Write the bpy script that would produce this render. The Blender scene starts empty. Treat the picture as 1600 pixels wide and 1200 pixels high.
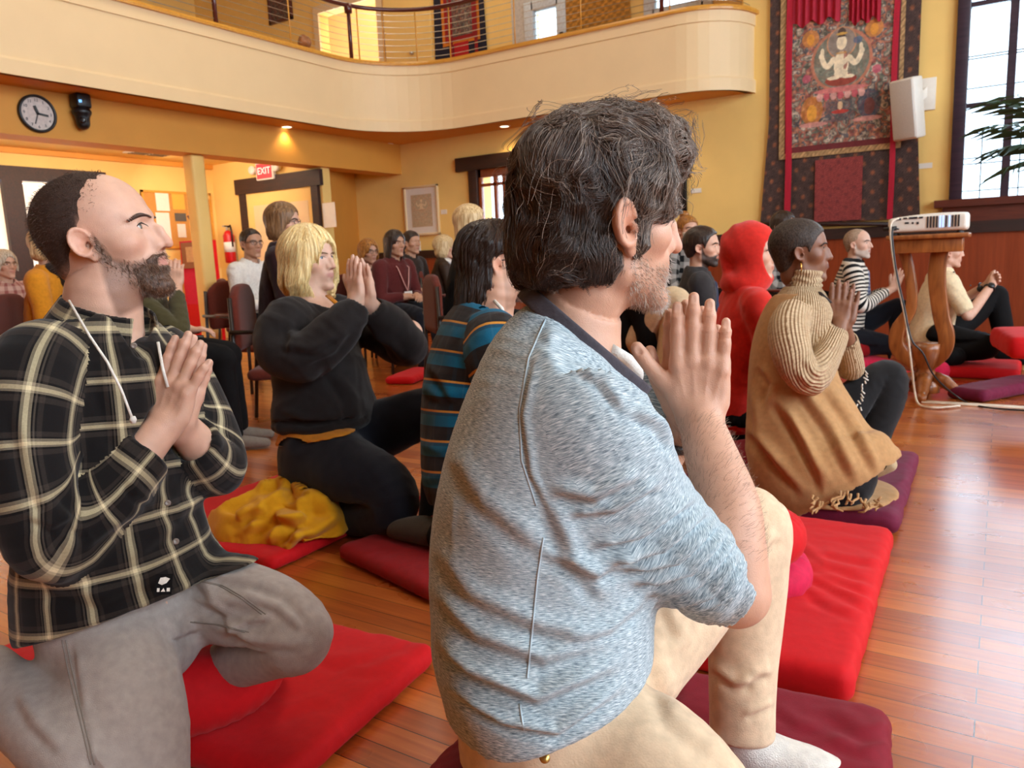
import bpy, bmesh, math, random
import numpy as np
from mathutils import Vector, Matrix
sc = bpy.context.scene
COL = sc.collection
R = math.radians
A_ = np.array
# ------------------------------------------------------------------ camera
CAMH, FPX = 0.98, 1200.0
YAW, PITCH, ROLL = R(32.6), R(9.3), R(2.47)
_f = A_([-math.sin(YAW)*math.cos(PITCH), math.cos(YAW)*math.cos(PITCH), -math.sin(PITCH)])
_r0 = A_([math.cos(YAW), math.sin(YAW), 0.0])
_u0 = np.cross(_r0, _f)
CR = math.cos(ROLL)*_r0 - math.sin(ROLL)*_u0
CU = math.sin(ROLL)*_r0 + math.cos(ROLL)*_u0
CF = _f
CP = A_([0, 0, CAMH])
def V(px, py, d):                     # the point seen at a pixel, d metres deep
    return CP + d*(CF + (px-800)/FPX*CR - (py-600)/FPX*CU)
def ray(px, py):
    return CF + (px-800)/FPX*CR - (py-600)/FPX*CU
def on(px, py, axis, val):            # where the sight line meets a plane of the room
    d = ray(px, py); t = (val-CP[axis])/d[axis]
    return CP + t*d
def FL(px, py, z=0.0): return on(px, py, 2, z)
def BW(px, py, y=8.8): return on(px, py, 1, y)
def proj(P):
    q = P-CP; d = q@CF
    return 800+FPX*(q@CR)/d, 600-FPX*(q@CU)/d, d
def nrm(v):
    v = np.asarray(v, float); return v/(np.linalg.norm(v)+1e-12)

cam = bpy.data.cameras.new('camera'); cam.lens = FPX*36/1600; cam.sensor_width = 36
cam.sensor_fit = 'HORIZONTAL'; cam.clip_start = 0.02
cam.dof.use_dof = True; cam.dof.focus_distance = 1.15; cam.dof.aperture_fstop = 11
cam_ob = bpy.data.objects.new('camera', cam); COL.objects.link(cam_ob)
cam_ob.matrix_world = Matrix(((CR[0], CU[0], -CF[0], 0), (CR[1], CU[1], -CF[1], 0), (CR[2], CU[2], -CF[2], CAMH), (0, 0, 0, 1)))
sc.camera = cam_ob
sc.view_settings.view_transform = 'Standard'; sc.view_settings.look = 'None'
sc.view_settings.gamma = 1; sc.view_settings.use_curve_mapping = False
sc.cycles.use_denoising = True
sc.cycles.max_bounces = 8; sc.cycles.diffuse_bounces = 4; sc.cycles.glossy_bounces = 3
sc.cycles.transmission_bounces = 6; sc.cycles.transparent_max_bounces = 8
sc.cycles.sample_clamp_indirect = 6; sc.cycles.caustics_reflective = False; sc.cycles.caustics_refractive = False
rng = np.random.default_rng(7)
# ------------------------------------------------------------------ tagging
def tag(o, label=None, cat=None, group=None, kind=None):
    if label: o['label'] = label
    if cat: o['category'] = cat
    if group: o['group'] = group
    if kind: o['kind'] = kind
    return o
def empty(name, loc, label=None, cat=None, group=None, kind=None):
    o = bpy.data.objects.new(name, None); COL.objects.link(o)
    o.empty_display_size = 0.1
    o.location = Vector([float(c) for c in loc])
    return tag(o, label, cat, group, kind)
def put(me, name, mat, parent=None, smooth=True):
    if mat is not None and len(me.materials) == 0: me.materials.append(mat)
    if smooth: me.polygons.foreach_set('use_smooth', [True]*len(me.polygons))
    o = bpy.data.objects.new(name, me); COL.objects.link(o)
    if parent is not None:
        o.parent = parent
        w = world_of(parent)
        o.matrix_parent_inverse = w.inverted()
    return o
def world_of(o):
    return world_of(o.parent) @ o.matrix_parent_inverse @ o.matrix_basis if o.parent else o.matrix_basis.copy()
def np_mesh(name, Vt, quads, tris=None):
    me = bpy.data.meshes.new(name)
    nq = 0 if quads is None else len(quads); nt = 0 if tris is None else len(tris)
    me.vertices.add(len(Vt)); me.vertices.foreach_set('co', np.ascontiguousarray(Vt, dtype=np.float32).ravel())
    li = np.concatenate([np.asarray(x, dtype=np.int32).ravel() for x in (quads, tris) if x is not None and len(x)])
    me.loops.add(len(li)); me.loops.foreach_set('vertex_index', li)
    st = np.concatenate([np.arange(nq)*4, nq*4+np.arange(nt)*3]).astype(np.int32)
    me.polygons.add(nq+nt); me.polygons.foreach_set('loop_start', st)
    me.update(calc_edges=True); me.validate()
    return me
def set_col(me, col, name='col'):
    a = me.color_attributes.new(name, 'FLOAT_COLOR', 'POINT')
    c = np.ones((len(me.vertices), 4), dtype=np.float32); c[:, :3] = col
    a.data.foreach_set('color', c.ravel())
# ------------------------------------------------------------------ simple mesh builder
class MB:
    def __init__(s): s.bm = bmesh.new()
    def box(s, lo, hi, M=None):
        lo = [float(x) for x in lo]; hi = [float(x) for x in hi]
        vs = [s.bm.verts.new((x, y, z)) for x in (lo[0], hi[0]) for y in (lo[1], hi[1]) for z in (lo[2], hi[2])]
        if M is not None:
            for v in vs: v.co = M @ v.co
        for f in ((0,1,3,2),(4,6,7,5),(0,4,5,1),(2,3,7,6),(0,2,6,4),(1,5,7,3)):
            s.bm.faces.new([vs[i] for i in f])
        return s
    def obox(s, c, ax, ay, az, h):      # oriented box: centre, axes, half sizes
        c = Vector(list(map(float, c))); X, Y, Z = [Vector(list(map(float, a))) for a in (ax, ay, az)]
        M = Matrix.Translation(c) @ Matrix((X, Y, Z)).transposed().to_4x4()
        return s.box((-h[0], -h[1], -h[2]), h, M)
    def tube(s, pts, r, n=8, caps=True, flat=1.0):
        pts = [Vector(list(map(float, p))) for p in pts]; m = len(pts)
        rs = r if hasattr(r, '__len__') else [r]*m
        T = [(pts[min(i+1, m-1)]-pts[max(i-1, 0)]).normalized() for i in range(m)]
        up = Vector((0, 0, 1)) if abs(T[0].z) < .9 else Vector((1, 0, 0))
        N = (up - T[0]*up.dot(T[0])).normalized(); rings = []
        for i in range(m):
            N = (N - T[i]*N.dot(T[i])).normalized(); B = T[i].cross(N)
            rings.append([s.bm.verts.new(pts[i]+(N*math.cos(2*math.pi*k/n)*flat+B*math.sin(2*math.pi*k/n))*rs[i]) for k in range(n)])
        for i in range(m-1):
            for k in range(n):
                s.bm.faces.new((rings[i][k], rings[i][(k+1) % n], rings[i+1][(k+1) % n], rings[i+1][k]))
        if caps:
            s.bm.faces.new(rings[0][::-1]); s.bm.faces.new(rings[-1])
        return s
    def lathe(s, prof, c, n=24, M=None, caps=True):
        c = Vector(list(map(float, c))); rings = []
        for (r, z) in prof:
            ring = []
            for k in range(n):
                a = 2*math.pi*k/n
                p = Vector((r*math.cos(a), r*math.sin(a), z))
                if M is not None: p = M @ p
                ring.append(s.bm.verts.new(c+p))
            rings.append(ring)
        for i in range(len(rings)-1):
            for k in range(n):
                s.bm.faces.new((rings[i][k], rings[i][(k+1) % n], rings[i+1][(k+1) % n], rings[i+1][k]))
        if caps: s.bm.faces.new(rings[0][::-1]); s.bm.faces.new(rings[-1])
        return s
    def prism(s, poly, o, ax, ay, az, t):   # polygon in (ax, ay) at o, thickness t along az (centred)
        o, ax, ay, az = [Vector(list(map(float, a))) for a in (o, ax, ay, az)]
        lo = [s.bm.verts.new(o+ax*p[0]+ay*p[1]-az*t/2) for p in poly]
        hi = [s.bm.verts.new(o+ax*p[0]+ay*p[1]+az*t/2) for p in poly]
        m = len(poly)
        s.bm.faces.new(lo[::-1]); s.bm.faces.new(hi)
        for i in range(m): s.bm.faces.new((lo[i], lo[(i+1) % m], hi[(i+1) % m], hi[i]))
        return s
    def strip(s, path, prof, closed=False):   # sweep a 2D profile (offset along outward normal, z) along a ground path
        n = len(path); rows = []
        for i, p in enumerate(path):
            a = A_(path[max(i-1, 0)]); b = A_(path[min(i+1, n-1)])
            t = nrm(b-a); nn = A_([t[1], -t[0]])
            rows.append([s.bm.verts.new((p[0]+nn[0]*o, p[1]+nn[1]*o, z)) for o, z in prof])
        m = len(prof)
        for i in range(n-1):
            for k in range(m if closed else m-1):
                s.bm.faces.new((rows[i][k], rows[i+1][k], rows[i+1][(k+1) % m], rows[i][(k+1) % m]))
        if closed:
            s.bm.faces.new(rows[0]); s.bm.faces.new(rows[-1][::-1])
        return s
    def ngon(s, pts):
        s.bm.faces.new([s.bm.verts.new([float(c) for c in p]) for p in pts]); return s
    def build(s, name, mat, parent=None, bevel=0, seg=2, smooth=False):
        bmesh.ops.recalc_face_normals(s.bm, faces=s.bm.faces)
        me = bpy.data.meshes.new(name); s.bm.to_mesh(me); s.bm.free()
        o = put(me, name, mat, parent, smooth)
        if bevel:
            b = o.modifiers.new('bevel', 'BEVEL'); b.width = bevel; b.segments = seg; b.limit_method = 'ANGLE'; b.angle_limit = R(40)
            me.polygons.foreach_set('use_smooth', [True]*len(me.polygons))
        return o
def struct(o): o['kind'] = 'structure'; return o
# ------------------------------------------------------------------ materials
def lin(c):                            # sRGB 0-255 to linear
    return tuple(((x/255)/12.92 if x/255 <= .04045 else ((x/255+.055)/1.055)**2.4) for x in c)
MATS = {}
def nodes(m):
    m.use_nodes = True; nt = m.node_tree; return nt, nt.nodes, nt.links, nt.nodes['Principled BSDF']
def mat(name, c, rough=.6, metal=0, var=.12, scale=30, bump=0, bscale=None, spec=.5, sheen=0, emit=None, estr=0, coat=0):
    if name in MATS: return MATS[name]
    m = bpy.data.materials.new(name); nt, N, L, b = nodes(m)
    b.inputs['Roughness'].default_value = rough; b.inputs['Metallic'].default_value = metal
    b.inputs['Specular IOR Level'].default_value = spec
    if sheen: b.inputs['Sheen Weight'].default_value = sheen; b.inputs['Sheen Roughness'].default_value = .5
    if coat: b.inputs['Coat Weight'].default_value = coat; b.inputs['Coat Roughness'].default_value = .15
    tc = N.new('ShaderNodeTexCoord')
    no = N.new('ShaderNodeTexNoise'); no.inputs['Scale'].default_value = scale; no.inputs['Detail'].default_value = 3
    L.new(tc.outputs['Object'], no.inputs['Vector'])
    mr = N.new('ShaderNodeMapRange'); mr.inputs['To Min'].default_value = 1-var; mr.inputs['To Max'].default_value = 1+var
    mr.inputs['From Min'].default_value = .3; mr.inputs['From Max'].default_value = .7
    L.new(no.outputs['Fac'], mr.inputs['Value'])
    mx = N.new('ShaderNodeMix'); mx.data_type = 'RGBA'; mx.blend_type = 'MULTIPLY'; mx.inputs['Factor'].default_value = 1
    mx.inputs['A'].default_value = (*c, 1); L.new(mr.outputs['Result'], mx.inputs['B'])
    L.new(mx.outputs['Result'], b.inputs['Base Color'])
    if bump:
        n2 = N.new('ShaderNodeTexNoise'); n2.inputs['Scale'].default_value = bscale or scale*4; n2.inputs['Detail'].default_value = 4
        L.new(tc.outputs['Object'], n2.inputs['Vector'])
        bp = N.new('ShaderNodeBump'); bp.inputs['Strength'].default_value = bump; bp.inputs['Distance'].default_value = .01
        L.new(n2.outputs['Fac'], bp.inputs['Height']); L.new(bp.outputs['Normal'], b.inputs['Normal'])
    if emit: b.inputs['Emission Color'].default_value = (*emit, 1); b.inputs['Emission Strength'].default_value = estr
    MATS[name] = m; return m
def fmat(name, rgb, rough=.85, **k):     # cloth from an sRGB colour
    return mat(name, lin(rgb), rough, **{**dict(var=.10, scale=60, bump=.25, bscale=400, sheen=.12, spec=.2), **k})
def attr_mat(name, rough=.6, attr='col', spec=.4, sss=0, bump=0, bscale=300, var=.06, scale=40, sheen=0):
    if name in MATS: return MATS[name]
    m = bpy.data.materials.new(name); nt, N, L, b = nodes(m)
    b.inputs['Roughness'].default_value = rough; b.inputs['Specular IOR Level'].default_value = spec
    if sheen: b.inputs['Sheen Weight'].default_value = sheen
    at = N.new('ShaderNodeAttribute'); at.attribute_name = attr
    tc = N.new('ShaderNodeTexCoord')
    no = N.new('ShaderNodeTexNoise'); no.inputs['Scale'].default_value = scale; no.inputs['Detail'].default_value = 4
    L.new(tc.outputs['Object'], no.inputs['Vector'])
    mr = N.new('ShaderNodeMapRange'); mr.inputs['To Min'].default_value = 1-var; mr.inputs['To Max'].default_value = 1+var
    mr.inputs['From Min'].default_value = .3; mr.inputs['From Max'].default_value = .7
    L.new(no.outputs['Fac'], mr.inputs['Value'])
    mx = N.new('ShaderNodeMix'); mx.data_type = 'RGBA'; mx.blend_type = 'MULTIPLY'; mx.inputs['Factor'].default_value = 1
    L.new(at.outputs['Color'], mx.inputs['A']); L.new(mr.outputs['Result'], mx.inputs['B'])
    L.new(mx.outputs['Result'], b.inputs['Base Color'])
    if sss:
        b.inputs['Subsurface Weight'].default_value = sss; b.inputs['Subsurface Radius'].default_value = (.012, .004, .002)
        b.inputs['Subsurface Scale'].default_value = .5
    if bump:
        n2 = N.new('ShaderNodeTexNoise'); n2.inputs['Scale'].default_value = bscale; n2.inputs['Detail'].default_value = 3
        L.new(tc.outputs['Object'], n2.inputs['Vector'])
        bp = N.new('ShaderNodeBump'); bp.inputs['Strength'].default_value = bump; bp.inputs['Distance'].default_value = .004
        L.new(n2.outputs['Fac'], bp.inputs['Height']); L.new(bp.outputs['Normal'], b.inputs['Normal'])
    MATS[name] = m; return m
def wood(name, c1, c2, rough=.35, stretch=(1, 12, 12), scale=3, coat=.2):
    if name in MATS: return MATS[name]
    m = bpy.data.materials.new(name); nt, N, L, b = nodes(m)
    b.inputs['Roughness'].default_value = rough; b.inputs['Coat Weight'].default_value = coat; b.inputs['Coat Roughness'].default_value = .2
    tc = N.new('ShaderNodeTexCoord'); mp = N.new('ShaderNodeMapping'); mp.inputs['Scale'].default_value = stretch
    L.new(tc.outputs['Object'], mp.inputs['Vector'])
    no = N.new('ShaderNodeTexNoise'); no.inputs['Scale'].default_value = scale; no.inputs['Detail'].default_value = 5; no.inputs['Distortion'].default_value = 1.2
    L.new(mp.outputs['Vector'], no.inputs['Vector'])
    cr = N.new('ShaderNodeValToRGB'); cr.color_ramp.elements[0].position = .3; cr.color_ramp.elements[1].position = .7
    cr.color_ramp.elements[0].color = (*c1, 1); cr.color_ramp.elements[1].color = (*c2, 1)
    L.new(no.outputs['Fac'], cr.inputs['Fac']); L.new(cr.outputs['Color'], b.inputs['Base Color'])
    MATS[name] = m; return m
VXS = 1.0
# ------------------------------------------------------------------ noise, distance shapes and their surfaces
def _hash(ix, iy, iz, seed):
    with np.errstate(over='ignore'):
        n = (ix.astype(np.uint32)*np.uint32(1619) + iy.astype(np.uint32)*np.uint32(31337) + iz.astype(np.uint32)*np.uint32(6971) + np.uint32(seed*1013+17))
        n = (n ^ (n >> np.uint32(13)))*np.uint32(1274126177)
        n = (n ^ (n >> np.uint32(16)))*np.uint32(668265263)
        n = n ^ (n >> np.uint32(15))
    return n.astype(np.float64)/2147483648.0-1.0
def vnoise(P, seed=0):
    P = np.asarray(P, float); i = np.floor(P).astype(np.int64); f = P-i; u = f*f*(3-2*f)
    out = 0
    for dx in (0, 1):
        wx = u[:, 0] if dx else 1-u[:, 0]
        for dy in (0, 1):
            wy = u[:, 1] if dy else 1-u[:, 1]
            for dz in (0, 1):
                wz = u[:, 2] if dz else 1-u[:, 2]
                out = out + wx*wy*wz*_hash(i[:, 0]+dx, i[:, 1]+dy, i[:, 2]+dz, seed)
    return out
def fbm(P, o=3, seed=0):
    s, a = 0, 1.0
    for k in range(o): s = s+a*vnoise(P*(2**k), seed+k); a *= .5
    return s
def smin(a, b, k):
    h = np.clip(.5+.5*(b-a)/k, 0, 1)
    return b+(a-b)*h-k*h*(1-h)
def smax(a, b, k): return -smin(-a, -b, k)
def s_cap(P, a, b, r1, r2=None):
    a = A_(a, float); b = A_(b, float); r2 = r1 if r2 is None else r2
    w = b-a; t = np.clip((P-a)@w/(w@w+1e-12), 0, 1)
    q = P-a-t[:, None]*w
    return np.sqrt((q*q).sum(1))-(r1+(r2-r1)*t)
def s_ell(P, c, r, M=None):
    q = P-A_(c, float)
    if M is not None: q = q@M
    r = A_(r, float); k0 = np.sqrt(((q/r)**2).sum(1)); k1 = np.sqrt(((q/(r*r))**2).sum(1))+1e-9
    return np.where(k0 < 1e-4, -r.min(), k0*(k0-1)/k1)
def s_box(P, c, h, r, M=None):
    q = P-A_(c, float)
    if M is not None: q = q@M
    q = np.abs(q)-(A_(h, float)-r)
    return np.sqrt((np.maximum(q, 0)**2).sum(1))+np.minimum(q.max(1), 0)-r
class Loft:
    """a limb, trunk or sleeve: elliptical rings along a line. ring = (centre, half width a, half depth b, side, front)"""
    def __init__(s, rings, cap=1.0, dens=4, tagn=0, sq=0):
        C = A_([r[0] for r in rings], float); a = A_([r[1] for r in rings], float); b = A_([r[2] if len(r) > 2 and r[2] else r[1] for r in rings], float)
        n = len(C)
        if len(rings[0]) > 4: S = A_([nrm(r[3]) for r in rings]); F = A_([nrm(r[4]) for r in rings])
        else:
            T = A_([nrm(C[min(i+1, n-1)]-C[max(i-1, 0)]) for i in range(n)])
            up = A_([0, 0, 1.]) if abs(T[0][2]) < .8 else A_([0, 1., 0])
            s0 = nrm(np.cross(T[0], up)); S = []; F = []
            for i in range(n):
                s0 = nrm(s0-T[i]*(s0@T[i])); S.append(s0); F.append(np.cross(T[i], s0))
            S = A_(S); F = A_(F)
        if n > 2 and dens > 1:
            def cr(X):
                out = []
                for i in range(n-1):
                    p0, p1, p2, p3 = X[max(i-1, 0)], X[i], X[i+1], X[min(i+2, n-1)]
                    for k in range(dens):
                        t = k/dens
                        out.append(.5*((2*p1)+(p2-p0)*t+(2*p0-5*p1+4*p2-p3)*t*t+(3*p1-p0-3*p2+p3)*t**3))
                out.append(X[-1]); return A_(out)
            C, a, b, S, F = cr(C), cr(a), cr(b), cr(S), cr(F)
        s.C, s.a, s.b = C, np.maximum(a, 1e-4), np.maximum(b, 1e-4)
        s.S = S/np.linalg.norm(S, axis=1, keepdims=True)
        F = F-s.S*(F*s.S).sum(1)[:, None]; s.F = F/np.linalg.norm(F, axis=1, keepdims=True)
        s.cap, s.tag, s.sq = cap, tagn, sq; s.round = bool(np.allclose(s.a, s.b)) and not sq
        s.len = np.concatenate([[0], np.cumsum(np.linalg.norm(np.diff(C, axis=0), axis=1))])
        m = max(s.a.max(), s.b.max())
        s.lo, s.hi = C.min(0)-m, C.max(0)+m
    def loc(s, P):
        best = np.full(len(P), 1e9); bi = np.zeros(len(P), int); bt = np.zeros(len(P))
        for i in range(len(s.C)-1):
            w = s.C[i+1]-s.C[i]; t = np.clip((P-s.C[i])@w/(w@w+1e-12), 0, 1)
            q = P-s.C[i]-t[:, None]*w; d = (q*q).sum(1)
            m = d < best; best[m] = d[m]; bi[m] = i; bt[m] = t[m]
        return bi, bt
    def full(s, P, grow=0):
        i, t = s.loc(P); j = i+1; t1 = t[:, None]
        c = s.C[i]*(1-t1)+s.C[j]*t1; S = s.S[i]*(1-t1)+s.S[j]*t1; F = s.F[i]*(1-t1)+s.F[j]*t1
        a = s.a[i]*(1-t)+s.a[j]*t+grow; b = s.b[i]*(1-t)+s.b[j]*t+grow
        q = P-c; x = (q*S).sum(1); y = (q*F).sum(1); z = (q*np.cross(S, F)).sum(1)
        rz = np.minimum(a, b)*s.cap+1e-4
        end = ((i == 0) & (t <= 0)) | ((i == len(s.C)-2) & (t >= 1))
        if s.round: z = np.where(end, z/s.cap, z); rz = np.minimum(a, b)
        else: z = np.where(end, z, 0)
        if s.sq:
            X, Y = np.abs(x/a), np.abs(y/b); e = 2+s.sq
            kk = (X**e+Y**e)**(1/e)
            k0 = np.sqrt(kk**2+(z/rz)**2)
            d = (k0-1)*np.minimum(a, b)
        else:
            k0 = np.sqrt((x/a)**2+(y/b)**2+(z/rz)**2); k1 = np.sqrt((x/a**2)**2+(y/b**2)**2+(z/rz**2)**2)+1e-9
            d = np.where(k0 < 1e-4, -np.minimum(a, b), k0*(k0-1)/k1)
        if s.round: d = np.sqrt(x*x+y*y+z*z)-a
        v = s.len[i]*(1-t)+s.len[j]*t
        ang = np.arctan2(x/a, y/b)
        return d, ang*(a+b)/2, v+np.where((t <= 0) | (t >= 1), z, 0), ang
    def __call__(s, P, grow=0): return s.full(P, grow)[0]
    def cloth(s, P, sig=.035):
        """smooth lay-out of cloth: (girth, length, angle)"""
        k = max(2, int(s.len[-1]/.02)); lv = np.linspace(0, s.len[-1], k+1)
        ip = lambda X, l: np.stack([np.interp(l, s.len, X[:, j]) for j in range(3)], 1)
        C = ip(s.C, lv); D = ((P[:, None, :]-C[None])**2).sum(2); D -= D.min(1, keepdims=True)
        W = np.exp(-D/(2*sig*sig)); W /= W.sum(1, keepdims=True)
        v = W@lv; c = W@C; S = ip(s.S, v); F = ip(s.F, v); q = P-c
        ang = np.arctan2((q*S).sum(1)/np.interp(v, s.len, s.a), (q*F).sum(1)/np.interp(v, s.len, s.b))
        return ang, v
def nets(fn, lo, hi, h, B=8):
    """surface of fn = 0 on a grid of step h, only near the surface"""
    h = h*VXS; lo = A_(lo, float)-2*h; hi = A_(hi, float)+2*h
    nb = np.maximum(1, np.ceil((hi-lo)/(h*B)).astype(int))
    g = np.stack(np.meshgrid(*[np.arange(k) for k in nb], indexing='ij'), -1).reshape(-1, 3)
    keep = []
    for s in range(0, len(g), 200000):
        gg = g[s:s+200000]; d = fn(lo+(gg+.5)*B*h)
        keep.append(gg[np.abs(d) < B*h*.5*1.7321*1.35+h])
    g = np.concatenate(keep)
    ax = np.arange(B+1); loc = np.stack(np.meshgrid(ax, ax, ax, indexing='ij'), -1).reshape(-1, 3)
    NY, NZ = nb[1]*B+3, nb[2]*B+3
    gid = lambda c: ((c[..., 0]+1)*NY+(c[..., 1]+1))*NZ+(c[..., 2]+1)
    cor = A_([(i, j, k) for i in (0, 1) for j in (0, 1) for k in (0, 1)])
    edges = [(a, b) for a in range(8) for b in range(a+1, 8) if np.abs(cor[a]-cor[b]).sum() == 1]
    ids, vts, qd = [], [], []
    for s in range(0, len(g), 350):
        gb = g[s:s+350]; base = gb*B; m = len(gb)
        P = lo+(base[:, None, :]+loc[None])*h
        v = fn(P.reshape(-1, 3)).reshape(m, B+1, B+1, B+1)
        ins = v < 0
        cs = [(slice(c[0], c[0]+B), slice(c[1], c[1]+B), slice(c[2], c[2]+B)) for c in cor]
        cnt = sum(ins[(slice(None),)+c].astype(np.int8) for c in cs)
        act = (cnt > 0) & (cnt < 8)
        bi, ci, cj, ck = np.nonzero(act)
        cv = np.stack([v[(slice(None),)+c][act] for c in cs], 1)
        pos = np.zeros((len(bi), 3)); num = np.zeros(len(bi))
        for a, b in edges:
            va, vb = cv[:, a], cv[:, b]; x = (va < 0) != (vb < 0)
            t = np.where(x, va/(va-vb+1e-30*(va == vb)), 0)
            pos += np.where(x[:, None], cor[a]+t[:, None]*(cor[b]-cor[a]), 0); num += x
        cell = base[bi]+np.stack([ci, cj, ck], 1)
        vts.append(lo+(cell+pos/num[:, None])*h); ids.append(gid(cell))
        for axn in range(3):
            sl = [slice(0, B)]*3; el = list(sl); el[axn] = slice(1, B+1)
            s0 = ins[(slice(None),)+tuple(sl)]; e0 = ins[(slice(None),)+tuple(el)]
            eb, ei, ej, ek = np.nonzero(s0 != e0)
            st = base[eb]+np.stack([ei, ej, ek], 1); dirn = s0[eb, ei, ej, ek]
            o1 = np.zeros(3, int); o2 = np.zeros(3, int); o1[(axn+1) % 3] = -1; o2[(axn+2) % 3] = -1
            q = np.stack([gid(st+o1+o2), gid(st+o2), gid(st), gid(st+o1)], 1)
            q[~dirn] = q[~dirn][:, ::-1]
            qd.append(q)
    if not ids: return np.zeros((0, 3)), np.zeros((0, 4), int)
    ids = np.concatenate(ids); vts = np.concatenate(vts); qd = np.concatenate(qd)
    o = np.argsort(ids); sid = ids[o]
    k = np.clip(np.searchsorted(sid, qd), 0, len(sid)-1)
    ok = (sid[k] == qd).all(1)
    return vts[o], k[ok]
def vnormals(Vt, Q):
    n = np.cross(Vt[Q[:, 2]]-Vt[Q[:, 0]], Vt[Q[:, 3]]-Vt[Q[:, 1]])
    out = np.zeros_like(Vt)
    for k in range(4): np.add.at(out, Q[:, k], n)
    return out/(np.linalg.norm(out, axis=1, keepdims=True)+1e-12)
def relax(Vt, Q, it=1, f=.5):
    E = np.concatenate([Q[:, [0, 1]], Q[:, [1, 2]], Q[:, [2, 3]], Q[:, [3, 0]]])
    deg = np.bincount(E[:, 0], minlength=len(Vt))+np.bincount(E[:, 1], minlength=len(Vt))
    for _ in range(it):
        s = np.zeros_like(Vt); np.add.at(s, E[:, 0], Vt[E[:, 1]]); np.add.at(s, E[:, 1], Vt[E[:, 0]])
        Vt = Vt*(1-f)+f*s/np.maximum(deg, 1)[:, None]
    return Vt
def biggest(Vt, Q):
    p = np.arange(len(Vt)); E = np.concatenate([Q[:, [0, 1]], Q[:, [1, 2]], Q[:, [2, 3]]])
    while True:
        a, b = p[E[:, 0]], p[E[:, 1]]; m = a != b
        if not m.any(): break
        np.minimum.at(p, np.maximum(a, b)[m], np.minimum(a, b)[m])
        while True:
            q = p[p]
            if (q == p).all(): break
            p = q
    u, inv, c = np.unique(p, return_inverse=True, return_counts=True)
    if len(u) == 1: return Vt, Q
    k = inv == c.argmax(); idx = np.cumsum(k)-1
    return Vt[k], idx[Q[k[Q[:, 0]]]]
def join(parts):
    Vs, Qs, n = [], [], 0
    for v, q in parts:
        Vs.append(v); Qs.append(q+n); n += len(v)
    return np.concatenate(Vs), np.concatenate(Qs)
def sdf_obj(name, fn, lo, hi, h, m, parent=None, disp=None, rel=1):
    Vt, Q = nets(fn, lo, hi, h)
    if rel: Vt = relax(Vt, Q, rel)
    if disp is not None: Vt = Vt+vnormals(Vt, Q)*disp(Vt)[:, None]
    return put(np_mesh(name, Vt, Q), name, m, parent)
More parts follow.
